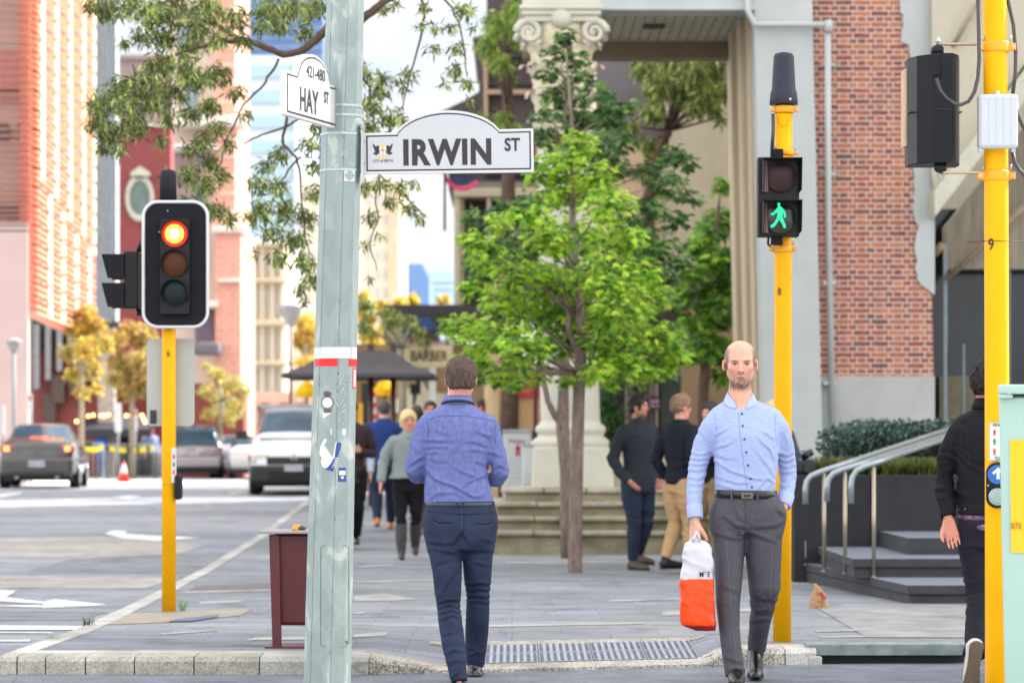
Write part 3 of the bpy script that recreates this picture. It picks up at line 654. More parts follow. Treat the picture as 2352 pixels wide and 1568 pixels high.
# shop building with cream frame
SD = 60.
t = thing('cafe_building',W(1100,1000,SD),'shop building with cream pilasters above the barber sign, behind the trees','building')
mb = MB();pbox(mb,1043,1058,430,720,SD,.6);pbox(mb,1043,1400,432,452,SD-.1,.8);pbox(mb,1058,1066,452,720,SD+.1,.5);pbox(mb,1118,1128,452,720,SD,.5);mb.build('frame',mat('cream_frame',srgb(176,164,138),var=.06),t,bevel=.02)
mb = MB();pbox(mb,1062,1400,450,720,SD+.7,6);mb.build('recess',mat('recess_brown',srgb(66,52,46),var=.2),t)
mb = MB();pbox(mb,1055,1400,418,436,SD+.2,4);mb.build('parapet',mat('grey_parapet',srgb(120,118,108)),t)
mb = MB();pbox(mb,882,1140,700,722,SD-1.5,2.0);mb.build('awning_edge',mat('charcoal',srgb(58,54,56),var=.15),t)
mb = MB();pbox(mb,1000,1140,722,760,SD-1.2,1.5);pbox(mb,885,1140,790,1010,SD+.2,.4);mb.build('shopfront_wall',mat('ochre_wall',srgb(158,132,92),var=.15,vs=2),t)
mb = MB();pbox(mb,882,1010,724,782,SD-1.6,.2);mb.build('sign_board',mat('sign_charcoal',srgb(62,62,58),var=.2),t)
mb = MB();ppr(mb,[(930,726),(985,726),(1004,758),(960,762),(935,745)],SD-1.66,.05);mb.build('sign_graphic',mat('deep_blue',srgb(10,62,120),var=.5,vs=8),t)
mb = MB();pbox(mb,905,1035,782,788,SD-1.62,.2);mb.build('red_stripe',mat('red_stripe',srgb(150,50,45)),t)
# barber sign
c = W(985,819,55.);t = thing('barber_sign',c,'cream hanging sign with brown letters BARBER below the dark awning','sign')
mb = MB();mb.cbox(c,(.92,.06,.42));mb.build('panel',mat('sign_cream',srgb(205,190,152),var=.04),t,bevel=.02)
mb = MB().cbox(c+Vector((0,-.032,0)),(.84,.006,.35));mb.build('inner_panel',mat('sign_cream2',srgb(198,182,142)),t)
text('BARBER','lettering',.27,mat('sign_brown',srgb(70,52,42)),FM(c+Vector((.0,-.04,-.0)),(1,0,0),(0,0,1)),t,off=.006,xs=.76)
mb = MB()
for dx in (-.35,.35):mb.tube([c+Vector((dx,0,.2)),c+Vector((dx,0,.55))],.012)
mb.build('hanger',MATS['dark_metal'],t)
# awning edge bright arc sign
c = W(1062,405,58.);t = thing('ring_sign',c,'pink and blue round sign on a black arm behind the street name plate','sign')
mb = MB();pts = [c+Vector((.36*math.cos(a),0,.36*math.sin(a)+.1)) for a in np.linspace(math.pi,1.8*math.pi,14)];mb.tube(pts,.04,n=8);mb.build('pink_arc',mat('hot_pink',srgb(225,40,110)),t)
mb = MB().lathe([(.3,-.03),(.3,.03)],c+Vector((0,.05,.12)),n=24,M=Matrix.Rotation(R(90),4,'X'));mb.build('disc',mat('sign_blue',srgb(30,44,84),var=.6,vs=6),t)
mb = MB();mb.cbox(c+Vector((-.36,.05,-.35)),(.05,.3,1.5));mb.build('arm',MATS['dark_metal'],t)
# column further away, hoarding and posts
c = W(1143,990,46.);t = thing('fluted_column',(c.x,c.y,pz(c.x,c.y)),'tan fluted stone column partly hidden by the tree, left of the white cabinets','column')
mb = MB();n = 40;r0 = 31/S(46.);vs = [];hs = np.linspace(0,4.2,6)
for h in hs:
    for k in range(n):a = 2*math.pi*k/n;r = r0*(1-.03*h/4)*(1-.06*(k % 2));vs.append((c.x+r*math.cos(a),c.y+r*math.sin(a),pz(c.x,c.y)+h))
mb.add(vs,[(i*n+k,i*n+(k+1) % n,(i+1)*n+(k+1) % n,(i+1)*n+k) for i in range(5) for k in range(n)],0,False);mb.build('shaft',mat('tan_stone',srgb(186,158,120),var=.08,vs=4),t)
mb = MB();mb.lathe([(r0*1.2,0),(r0*1.2,.12),(r0*1.08,.18)],(c.x,c.y,pz(c.x,c.y)),n=28);mb.build('foot',MATS['tan_stone'],t)
c = W(1205,990,44.);t = thing('hoarding',(c.x,c.y,pz(c.x,c.y)),'plywood-coloured panel with red banner across its top beside the cream column','hoarding')
mb = MB();pbox(mb,1168,1242,864,1012,44.,.08);mb.build('panel',mat('ply_tan',srgb(170,136,92),var=.1,vs=3),t)
mb = MB();pbox(mb,1172,1238,866,912,43.95,.05);mb.build('banner',mat('banner_red',srgb(172,20,40),var=.1),t)
mb = MB();mb.box((c.x-.3,44.08,0),(c.x+.3,44.14,.4));mb.build('stand',MATS['dark_metal'],t)
c = G(1232,1085);t = thing('street_post',W(1230,1100,39.),'maroon square street post in front of the plywood panel','post')
mb = MB();q = W(1230,1100,39.);mb.box((q.x-.03,q.y-.03,pz(q.x,q.y)),(q.x+.03,q.y+.03,W(0,850,39.).z));M_MAROON = mat('maroon_paint',srgb(92,26,36),rough=.4,var=.08);mb.build('shaft',M_MAROON,t,bevel=.005)
mb = MB();mb.cbox((q.x,q.y,W(0,1000,39).z),(.1,.1,.14));mb.build('clamp_box',MATS['dark_metal'],t,bevel=.01)

# ================= left side of the street =================
def fbox(name,px0,px1,py0,py1,d,depth,m,parent,bevel=0):
    mb = MB();pbox(mb,px0,px1,py0,py1,d,depth);return mb.build(name,m,parent,bevel=bevel)
# pink slatted building
D = 75.;t = thing('slatted_building',W(20,1000,D),'pale pink concrete building with rows of horizontal red slats, at the left edge','building')
M_PINK = mat('pink_concrete',srgb(200,172,166),var=.06,vs=.8);M_SLATR = mat('slat_red',srgb(184,112,102),var=.1)
fbox('wall',-400,64,512,1112,D,.3,M_PINK,t)
fbox('upper_wall',-400,62,-300,512,D+.8,.3,mat('upper_pale',srgb(200,182,170),var=.2,vs=.5,stretch=(.2,.2,2)),t)
mb = MB()
for i,(y0,y1) in enumerate([(120,205),(225,228)]):pbox(mb,-400,64,y0,y1,D+.5,.3)
mb.build('panel_band',mat('salmon_panel',srgb(206,146,136),var=.08),t)
mb = MB()
for (x0,x1,y0,y1) in [(-60,18,285,322),(40,64,285,322),(-60,64,468,500),(16,64,500,532)]:pbox(mb,x0,x1,y0,y1,D+.6,.15)
mb.build('window',glass_dark('glass_deep',srgb(48,46,54)),t)
mb = MB();y = -290
while y < 530:
    pbox(mb,-400,66,y,y+3.4,D,.12);y += 17.5 if y < 200 else (15.5 if y < 430 else 12)
mb.build('slats',M_SLATR,t)
# facade of orange bricks facing the street
XA,YA,XB,YB = -12.72,75.2,-13.55,91.5
M_ORANGE = mat('terracotta',srgb(222,146,116),var=.08,vs=3);M_OCREAM = mat('terracotta_pale',srgb(246,222,190),var=.05)
t = thing('terracotta_building',(XA,YA,0),'sunlit orange terracotta facade of slanting louvres running along the left of the street','building')
def P(u,z):return Vector((XA+(XB-XA)*u,YA+(YB-YA)*u,z))
zb_ = 4.7
mb = MB();mb.add([P(0,zb_),P(1,zb_-.2),P(1,18),P(0,18),P(0,zb_)+Vector((-.3,0,0)),P(1,zb_-.2)+Vector((-.3,0,0)),P(1,18)+Vector((-.3,0,0)),P(0,18)+Vector((-.3,0,0))],[(0,1,2,3),(0,4,5,1),(1,5,6,2),(0,3,7,4)]);mb.build('wall',M_ORANGE,t)
mb = MB();z = zb_
while z < 16:
    for i in range(1):
        a,b = P(0.0,z),P(1,z);o = Vector((.16,.02,0));mb.add([a,b,b+o+Vector((0,0,-.02)),a+o+Vector((0,0,-.02)),a+Vector((0,0,.06)),b+Vector((0,0,.06)),b+o+Vector((0,0,.04)),a+o+Vector((0,0,.04))],[(0,3,2,1),(4,5,6,7),(3,7,6,2),(0,4,7,3)])
    z += .17
mb.build('louvres',mat('terracotta_louvre',srgb(230,156,126),var=.06),t)
mb = MB()
for k,u in enumerate([.06,.27,.5,.74,.95]):
    z0,z1 = (8.3-.25*k,18);a = P(u,z0)+Vector((.17,0,0));b = P(u+.045,z0)+Vector((.17,0,0));mb.add([a,b,b+Vector((0,0,z1-z0)),a+Vector((0,0,z1-z0)),a-Vector((.2,0,0)),b-Vector((.2,0,0)),b+Vector((-.2,0,z1-z0)),a+Vector((-.2,0,z1-z0))],[(0,1,2,3),(0,3,7,4),(1,5,6,2)])
    u2 = u+.11
    if u2 < 1:a = P(u2,zb_)+Vector((.17,0,0));b = P(min(1,u2+.045),zb_)+Vector((.17,0,0));h = 8.1-.25*k-zb_;mb.add([a,b,b+Vector((0,0,h)),a+Vector((0,0,h)),a-Vector((.2,0,0)),b-Vector((.2,0,0)),b+Vector((-.2,0,h)),a+Vector((-.2,0,h))],[(0,1,2,3),(0,3,7,4),(1,5,6,2)])
mb.build('vertical_bands',M_OCREAM,t)
mb = MB();rr = random.Random(3)
for zi in np.arange(zb_+.3,16,.5):
    for u in np.arange(.03,.97,.115):
        a = P(u+.0,zi)+Vector((.175,0,0));b = P(u+.045,zi)+Vector((.175,0,0));mb.add([a,b,b+Vector((0,0,.14)),a+Vector((0,0,.14))],[(0,1,2,3)])
mb.build('perforation_pattern',mat('opening_shade',srgb(140,80,76)),t)
# recess under it
fbox('undercroft_wall',66,250,780,1112,97.5,.5,mat('red_brick_dark',srgb(140,68,62),var=.15,vs=2),t)
fbox('undercroft_ceiling',66,240,715,800,97.3,.5,mat('charcoal2',srgb(60,56,56)),t)
mb = MB()
for k,x in enumerate((78,104,130,156,182)):pbox(mb,x,x+12,745,892-k*20,97.,.3)
mb.build('fins',mat('fin_grey',srgb(150,152,156)),t)
mb = MB();pbox(mb,118,148,860,925,97.1,.3);pbox(mb,98,128,905,990,97.15,.2);pbox(mb,158,196,800,900,97.05,.3);mb.build('brick_pier',mat('brown_panel',srgb(98,82,72),var=.15),t)
fbox('corner_post',64,71,715,1112,91,.4,MATS['charcoal2'],t)
# grey ribbed tower
D = 96.;t = thing('grey_tower',W(237,740,D),'blue-grey ribbed metal tower between the orange facade and the red building','building')
fbox('wall',205,270,-300,738,D,.4,mat('tower_grey',srgb(150,162,172),var=.06),t)
mb = MB()
for k in range(10):pbox(mb,207+k*6.4,209.6+k*6.4,-300,738,D-.25,.25)
mb.build('ribs',mat('tower_rib',srgb(180,190,198)),t);fbox('base_trim',205,272,738,752,D-.4,.7,mat('tower_dark',srgb(80,68,66)),t)
fbox('foot',225,262,752,1112,D+1,.5,mat('foot_pale',srgb(170,160,150),var=.2),t)
# red building with oval window
D = 102.;M_RED = mat('red_render',srgb(142,62,62),var=.08,vs=1.5)
t = thing('red_building',W(320,1000,D),'dull red building with white-framed oval window beyond the signal','building')
fbox('wall',246,392,285,1112,D,1,M_RED,t);fbox('low_wall',200,560,880,1112,D-2,1.5,mat('red_brick_low',srgb(136,62,56),var=.15,vs=2),t)
fbox('attic',272,396,135,282,D+.4,1,mat('attic_mauve',srgb(156,136,134),var=.1),t);fbox('attic_cap',270,398,126,136,D+.2,1.2,MATS['attic_mauve'],t);fbox('string_course',300,395,283,291,D-.2,.4,M_CREAM,t)
c = W(322,456,D);mb = MB();M = Matrix.Rotation(R(90),4,'X') @ Matrix.Diagonal((.72,1,1,1));n = 32;vs = []
for (rr_,yy) in ((.70,0),(.70,-.15),(.66,-.2),(.55,-.2),(.5,-.14),(.5,0)):
    for k in range(n):a = 2*math.pi*k/n;vs.append(c+Vector((rr_*.73*math.cos(a),yy,rr_*math.sin(a)*1.22)))
mb.add(vs,[(i*n+k,i*n+(k+1) % n,(i+1)*n+(k+1) % n,(i+1)*n+k) for i in range(5) for k in range(n)],0,True);wn_ = mb.build('oval_window',M_CREAM,t)
mb = MB();vs = [c+Vector((.52*.73*math.cos(a),-.04,.52*1.22*math.sin(a))) for a in np.linspace(0,2*math.pi,28)[:-1]];mb.add(vs,[list(range(27))]);mb.build('pane',glass_dark('oval_glass',srgb(105,128,118),rough=.2),wn_)
mb = MB();ppr(mb,[(300,404),(344,404),(344,396),(322,381),(300,396)],D-.3,.3);ppr(mb,[(306,410),(338,410),(338,404),(306,404)],D-.2,.2);mb.build('window_pediment',M_CREAM,t)
# awning below with festoon lights
t = thing('cafe_awning',W(270,1010,97.),'dark cafe awning hung with a string of warm bulbs on the red building','awning')
mb = MB();a = [W(186,955,98.),W(345,955,98.),W(345,985,96.),W(186,985,96.)];mb.add(a+[v-Vector((0,0,.25)) for v in a],[(0,1,2,3),(4,7,6,5),(3,2,6,7),(0,3,7,4),(1,5,6,2)]);mb.build('canvas',mat('awning_dark',srgb(62,64,74)),t)
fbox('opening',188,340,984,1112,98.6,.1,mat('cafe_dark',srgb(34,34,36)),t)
fbox('planter_hedge',300,332,990,1112,98.2,.3,mat('cafe_green',srgb(70,96,50),var=.4),t)
t = thing('festoon_lights',W(270,950,95.8),'string of glowing orange bulbs sagging above the dark awning','lights')
pts = [(176,967),(203,955),(214,953),(232,954),(240,954),(249,952),(290,954),(300,954),(312,953),(326,953),(330,962),(334,969)]
mb = MB();mb.tube([W(x,y-4,95.8) for x,y in [(168,960)]+pts],.012,n=5);mb.build('cable',MATS['dark_metal'],t)
for x,y in pts:
    mb = MB();r = .055;mb.lathe([(r*math.sin(a)+.0001,-r*math.cos(a)) for a in np.linspace(0,math.pi,8)],W(x,y,95.8),n=10,cap=False);mb.build('bulb',emis('warm_bulb',(1,.45,.15),3.5),t)
# brick tower with white trim
M_OB = brick_mat('orange_brick',[srgb(212,148,128),srgb(220,158,136),srgb(216,150,130)],srgb(226,176,156),srgb(224,184,168),.5,.16,.02,weather=.2)
D = 112.;t = thing('brick_tower',W(470,1000,D),'orange brick corner building with white stone bands and pilasters behind the gum tree','building')
fbox('corner_pier',492,540,-300,525,D-1,6,M_OB,t);fbox('wall',385,500,-300,1112,D,6,mat('tower_pale',srgb(206,190,174),var=.08,vs=1),t)
fbox('lower_pier',494,553,527,1112,D-1.5,6,M_OB,t);fbox('brick_panel',398,440,340,700,D-.2,.2,MATS['attic_mauve'],t)
mb = MB()
for (x0,x1,y0,y1) in [(388,560,264,288),(486,560,518,534),(385,500,330,342),(440,500,690,706),(500,552,640,648)]:pbox(mb,x0,x1,y0,y1,D-1.8,2)
mb.build('stone_band',mat('white_stone',srgb(220,212,200),var=.04),t,bevel=.05)
mb = MB()
for (x0,x1,y0,y1) in [(412,440,60,110),(425,452,160,260),(405,430,380,440),(450,470,420,520),(446,470,560,650),(452,470,320,380)]:pbox(mb,x0,x1,y0,y1,D-.12,.1)
mb.build('window',glass_dark('glass_bluegrey',srgb(120,140,158),rough=.15),t)
mb = MB()
for k in range(12):pbox(mb,502,540 if k < 6 else 540,20+k*42,28+k*42,D-1.06,.06)
mb.build('quoins',mat('quoin',srgb(214,190,172)),t)
fbox('balcony',440,505,785,815,D-2.6,1.2,mat('balcony_grey',srgb(120,116,122)),t,bevel=.15)
fbox('balcony_door',448,490,700,786,D-.3,.2,glass_dark('glass_mauve',srgb(110,105,125),rough=.3),t)
mb = MB()
for k in range(5):pbox(mb,500+k*11,505+k*11,905,1108,D-1.7,.15)
mb.build('lower_pilaster',mat('pink_pale',srgb(226,180,158)),t)
# ornate beige building
D = 150.;t = thing('ornate_bank',W(640,1000,D),'pale cream ornate stone building with cornices farther down the street','building')
M_PALE = mat('pale_stone',srgb(222,208,182),var=.06,vs=.6)
fbox('wall',552,655,560,1112,D,8,M_PALE,t);fbox('side_wing',640,760,700,1112,D+6,8,mat('pale_stone2',srgb(232,224,210),var=.04),t)
mb = MB()
for (x0,x1,y0,y1) in [(548,662,555,566),(548,660,640,648),(548,662,735,748),(550,672,830,838)]:pbox(mb,x0,x1,y0,y1,D-.8,1)
mb.build('cornice',mat('pale_cornice',srgb(196,180,152)),t,bevel=.1)
mb = MB()
for y0,y1 in [(580,630),(660,725),(760,820),(850,915),(935,1000)]:
    for x in (562,585,608,631):pbox(mb,x,x+9,y0,y1,D-.1,.1)
mb.build('window',mat('pale_window',srgb(176,170,166),rough=.3),t)
mb = MB()
for x in (556,578,601,624,646):pbox(mb,x,x+4,566,1000,D-.35,.35)
mb.build('pilaster',M_PALE,t)
# glass towers far away
D = 300.;t = thing('glass_tower',W(620,1000,D),'tall white and pale green banded glass tower in the distance','tower')
fbox('wall',563,700,128,1112,D,20,mat('tower_white',srgb(206,216,224),var=.03),t)
mb = MB()
for k in range(9):pbox(mb,563,672,150+k*58,178+k*58,D-.5,.5)
mb.build('window_band',mat('band_green',srgb(160,186,192),rough=.2),t)
fbox('corner_strip',676,684,128,1112,D-1,1,mat('strip_white',srgb(226,232,240)),t)
D = 330.;t = thing('dark_glass_tower',W(620,128,D),'dark blue glass tower top above the banded tower','tower')
fbox('wall',566,742,-200,1112,D,25,mat('deep_glass',srgb(88,118,158),rough=.15,var=.1),t)
mb = MB()
for k in range(8):pbox(mb,566,742,20+k*22,24+k*22,D-.4,.4)
mb.build('floor_band',mat('deep_band',srgb(120,148,186)),t)
D = 170.;t = thing('beige_tower',W(870,1000,D),'sunlit beige building with a shaded side just right of the grey pole','building')
fbox('wall',690,905,408,1112,D,14,mat('beige_lit',srgb(214,202,184),var=.05,vs=.4),t);fbox('side_strip',896,916,416,1112,D-.6,14,mat('beige_shaded',srgb(206,180,150)),t)  # the shaded side is painted as a darker tan strip
mb = MB()
for k in range(7):
    for x in (842,862,880):pbox(mb,x,x+7,450+k*42,472+k*42,D-.1,.1)
mb.build('window',mat('beige_window',srgb(186,182,180),rough=.3),t)
D = 380.;t = thing('blue_tower',W(950,700,D),'small blue glass building at the end of the street','tower')
mb = MB();ppr(mb,[(918,1000),(986,1000),(986,640),(970,606),(918,606)],D,20);mb.build('wall',mat('blue_glass',srgb(104,140,186),rough=.2,var=.06),t)
t = thing('pale_blue_tower',W(1020,700,420.),'hazy pale blue building right of the small blue one','tower')
fbox('wall',984,1046,624,1112,420.,20,mat('pale_blue',srgb(176,196,218),var=.04),t);mb = MB()
for k in range(5):pbox(mb,986,1044,640+k*16,646+k*16,419.5,.5)
mb.build('floor_band',mat('pale_blue_band',srgb(196,212,228)),t)
# low far backdrop of street level walls (behind cars)
t = thing('far_shops',W(600,1000,118.),'low row of pink and cream shopfronts behind the parked cars','building')
fbox('wall',500,900,900,1112,122.,5,mat('shops_pink',srgb(206,168,148),var=.15,vs=.4),t)
mb = MB()
for k in range(9):pbox(mb,515+k*42,535+k*42,925,1008,121.8,.1)
mb.build('shop_window',glass_dark('shops_glass',srgb(120,100,98)),t)
# ================= galvanised octagonal pole with street name plates =================
PDp = 12.5
def galv_mat(name):
    m = bpy.data.materials.new(name);m.use_nodes = True;nt = m.node_tree;n = nt.nodes;L = nt.links;b = n["Principled BSDF"]
    tc = n.new("ShaderNodeTexCoord");vo = n.new("ShaderNodeTexVoronoi");vo.inputs['Scale'].default_value = 20;vo.inputs['Randomness'].default_value = 1
    nz = n.new("ShaderNodeTexNoise");nz.inputs['Scale'].default_value = 9;nz.inputs['Detail'].default_value = 5;nz.inputs['Distortion'].default_value = .4
    mp = n.new("ShaderNodeMapping");mp.inputs['Scale'].default_value = (1,1,.55);L.new(tc.outputs['Object'],mp.inputs[0]);L.new(mp.outputs[0],nz.inputs['Vector']);L.new(mp.outputs[0],vo.inputs['Vector'])
    r = n.new("ShaderNodeValToRGB");L.new(nz.outputs[0],r.inputs[0]);r.color_ramp.elements[0].position = .46;r.color_ramp.elements[1].position = .62;r.color_ramp.elements[0].color = (*srgb(132,146,146),1);r.color_ramp.elements[1].color = (*srgb(158,166,163),1)
    x = r.color_ramp.elements.new(.59);x.color = (*srgb(140,153,152),1)
    r2 = n.new("ShaderNodeValToRGB");L.new(vo.outputs['Color'],r2.inputs[0]);r2.color_ramp.elements[0].color = (.9,.9,.9,1);r2.color_ramp.elements[1].color = (1.1,1.1,1.1,1)
    mu = n.new("ShaderNodeMix");mu.data_type = 'RGBA';mu.blend_type = 'MULTIPLY';mu.inputs[0].default_value = 1;L.new(r.outputs[0],mu.inputs[6]);L.new(r2.outputs[0],mu.inputs[7])
    L.new(mu.outputs[2],b.inputs['Base Color']);b.inputs['Roughness'].default_value = .48;b.inputs['Metallic'].default_value = .25
    MATS[name] = m;return m
M_GALV = galv_mat('galvanised');M_GALV2 = mat('galv_plain',srgb(160,168,170),rough=.4,metal=.5,var=.08)
PL = [(-60,748.5,838),(0,750,836.5),(310,738,831),(800,722,820),(1250,706,812),(1568,697,806),(1640,695,805)]
def pole_c(py):
    xl = np.interp(py,[a[0] for a in PL],[a[1] for a in PL]);xr = np.interp(py,[a[0] for a in PL],[a[2] for a in PL]);return (xl+xr)/2,(xr-xl)/2
base = W(751,1600,PDp);base.z = .1
t = thing('lamp_pole',base,'tall galvanised octagonal street pole with red and white bands carrying the street name plates','pole')
PH = R(4.5)
mb = MB();lev = [-900,-300,-60]+list(range(0,1641,82));vs = []
for py in lev:
    c,hw = pole_c(py if py > -60 else -60);
    if py < -60:c += (-60-py)*.038;hw *= 1-(-60-py)/3000
    p = W(c,py,PDp);r = hw/S(PDp)/math.cos(R(5))
    for k in range(8):a = 2*math.pi*k/8+PH;vs.append((p.x+r*math.cos(a),p.y+r*math.sin(a),p.z))
nl = len(lev);mb.add(vs,[(i*8+k,i*8+(k+1) % 8,(i+1)*8+(k+1) % 8,(i+1)*8+k) for i in range(nl-1) for k in range(8)]);mb.build('shaft',M_GALV,t,bevel=.004,seg=2)
mb = MB();mb.lathe([(.2,0),(.2,.02),(.13,.022)],base,n=8,phase=PH);mb.build('base_plate',M_GALV2,t)
def pole_pt(u,py,off=.0):
    """point on the pole surface: u in -1..1 across its visible width"""
    c,hw = pole_c(py);p = W(c,py,PDp);r = hw/S(PDp)/math.cos(R(5));x = u*hw/S(PDp)
    V = [Vector((r*math.cos(2*math.pi*k/8+PH),r*math.sin(2*math.pi*k/8+PH),0)) for k in range(8)]
    best = None
    for k in range(8):
        a,b = V[k],V[(k+1) % 8]
        if min(a.x,b.x)-1e-6 <= x <= max(a.x,b.x)+1e-6 and abs(a.x-b.x) > 1e-6:
            q = a+(b-a)*((x-a.x)/(b.x-a.x));nn = (a+b)/2;nn.normalize()
            if best is None or q.y < best[0].y:best = (q,nn)
    q,nn = best if best else (V[0],V[0].normalized())
    return p+q+nn*off,nn
def pole_band(name,py0,py1,u0,u1,m,parent=None,off=.0012,n=24):
    us = list(np.linspace(u0,u1,n));vs = []
    for u in us:
        for py in (py0,py1):vs.append(pole_pt(u,py,off)[0])
    mb = MB();mb.add(vs,[(2*i,2*i+1,2*i+3,2*i+2) for i in range(len(us)-1)]);return mb.build(name,m,parent or t)
M_WSTK = mat('sticker_white',srgb(186,190,190),var=.05,rough=.5);M_RED_T = mat('tape_red',srgb(205,12,14),var=.05,rough=.5);M_BLUE_S = mat('sticker_blue',srgb(28,62,138),var=.15,rough=.5,vs=30)
pole_band('white_band',798,824,-1,.98,M_WSTK);pole_band('red_band',824,842,-.93,.15,M_RED_T);pole_band('red_band',825,842,.66,.985,M_RED_T,off=.0014)
pole_band('red_notice',845,892,.84,.97,M_RED_T,off=.0013,n=4);pole_band('red_notice_inner',849,888,.87,.94,M_WSTK,off=.002,n=4)
def strap(py,u=None):
    c,hw = pole_c(py);p = W(c,py,PDp);r = (hw/S(PDp))/math.cos(R(5))+.0015
    mb = MB();mb.lathe([(r,-.006),(r+.0015,-.005),(r+.0015,.005),(r,.006)],p,n=8,phase=PH,cap=False,sm=False);mb.build('steel_strap',M_GALV2,t)
for py in (246,268,310,393):strap(py)
# target sticker, stickers, graffiti
pole_band('target_sticker',395,420,.23,.73,M_WSTK,off=.0016,n=8)
mb = MB();c_,n_c = pole_pt(.48,407,.003);
rx = Vector((-n_c.y,n_c.x,0));rx = rx if rx.x > 0 else -rx
for rr_ in (.008,.014,.019):mb.tube([c_+rx*rr_*math.cos(a)+Vector((0,0,rr_*math.sin(a))) for a in np.linspace(0,2*math.pi,20)],.0007,n=4)
mb.tube([c_-rx*.021,c_+rx*.021],.0006,n=4);mb.tube([c_-Vector((0,0,.021)),c_+Vector((0,0,.021))],.0006,n=4);mb.build('target_rings',mat('ink_grey',srgb(110,112,116)),t)
# watch shaped sticker
def pp(px,py,off=.0025):
    c,hw = pole_c(py);return pole_pt(max(-.97,min(.97,(px-c)/hw)),py,off)[0]
mb = MB();ring = [pp(755.5+13*math.cos(a),925+13*math.sin(a),.003) for a in np.linspace(0,2*math.pi,25)];mb.tube(ring,.0022,n=5);
for k in range(8):mb.add([pp(748+k*1.6,898+(k % 2)*2),pp(749+k*1.6,898),pp(749+k*1.6,911),pp(748+k*1.6,911)],[(0,1,2,3)]);
for y0,y1 in ((902,911),(939,949)):
    mb.add([pp(746,y0),pp(765,y0),pp(763,y1),pp(748,y1)],[(3,2,1,0)])
mb.build('watch_sticker_print',mat('ink_dark',srgb(98,98,96),var=.4,vs=300),t)
mb = MB();mb.add([pp(755.5+12*math.cos(a),925+12*math.sin(a),.0035) for a in np.linspace(0,2*math.pi,21)[:-1]],[list(range(20))]);mb.add([pp(744,948),pp(766,948),pp(752,957),pp(745,960)],[(0,1,2,3)]);mb.build('watch_sticker_face',mat('sticker_bright',srgb(205,205,205)),t)
mb = MB();mb.add([pp(763,984),pp(796,985),pp(796,999),pp(763,998)],[(0,1,2,3)]);
mb.add([pp(x,y) for x,y in [(748,1007),(776,1014),(773,1030),(771,1048),(764,1062),(757,1075),(745,1072),(740,1060),(743,1050),(737,1044),(739,1025)]],[list(range(11))]);mb.build('torn_sticker',MATS['sticker_bright'],t)
mb = MB();mb.add([pp(x,y,.003) for x,y in [(776,1015),(787,1018),(768,1082),(751,1077),(765,1062),(772,1045),(775,1030)]],[list(range(7))]);mb.add([pp(x,y,.003) for x,y in [(780,1073),(796,1073),(797,1105),(779,1105)]],[list(range(4))]);mb.build('blue_sticker',M_BLUE_S,t)
mb = MB();mb.add([pp(x,y,.0036) for x,y in [(781,1080),(795,1080),(795,1090),(781,1090)]],[list(range(4))])
for k in range(5):mb.add([pp(x,y,.0036) for x,y in [(772-k*1.2,1050+k*5),(780-k*1.4,1052+k*5),(779.5-k*1.4,1054+k*5),(771.5-k*1.2,1052+k*5)]],[list(range(4))])
mb.add([pp(x,y,.0036) for x,y in [(785,1093),(791,1093),(791,1098),(785,1098)]],[list(range(4))]);mb.build('blue_sticker_print',MATS['sticker_bright'],t)
mb = MB()
for st in [[(779,862),(777,872)],[(784,858),(780,874)],[(792,858),(783,880),(776,895)],[(780,880),(796,884),(788,895),(782,905)],[(790,896),(796,903),(792,912),(784,908),(786,898),(792,894)],[(778,905),(782,920),(776,915)],[(782,915),(792,912),(786,925),(780,935)],[(776,922),(779,940),(784,926),(786,938),(794,930)],
           [(786,945),(795,948),(796,962),(788,975),(781,968),(780,954),(787,944)],[(786,945),(796,941)]]:
    mb.tube([pp(x,y,.0025) for x,y in st],.0009,n=4)
mb.build('scratched_writing',MATS['sticker_bright'],t)
# access door
mb = MB();dr = rrect(62,232,10,4);pts = [pp(771+x,1366-y,.001) for x,y in dr];mb.tube(pts+[pts[0]],.0011,n=4);mb.tube([pp(796,1468,.004),pp(797,1474,.004)],.003,n=6);mb.build('access_door',mat('seam_dark',srgb(70,84,84)),t)
mb = MB()
for u_ in (-.66,.2):mb.tube([pole_pt(u_+.008*math.sin(py*.05),py,.0008)[0] for py in range(10,1600,30)],.0006,n=4)
rs_ = random.Random(9)
for k in range(46):
    py = rs_.choice([rs_.uniform(820,900),rs_.uniform(60,380),rs_.uniform(690,800),rs_.uniform(1120,1500)]);u_ = rs_.choice([-.66,.16,.2,.62])+rs_.uniform(-.03,.03)
    a = pole_pt(u_,py,.001)[0];mb.tube([a,a+Vector((rs_.uniform(-.004,.004),0,rs_.uniform(-.012,.012)))],rs_.uniform(.0006,.0016),n=4)
mb.build('weld_marks',mat('seam_mid',srgb(92,102,102)),t)
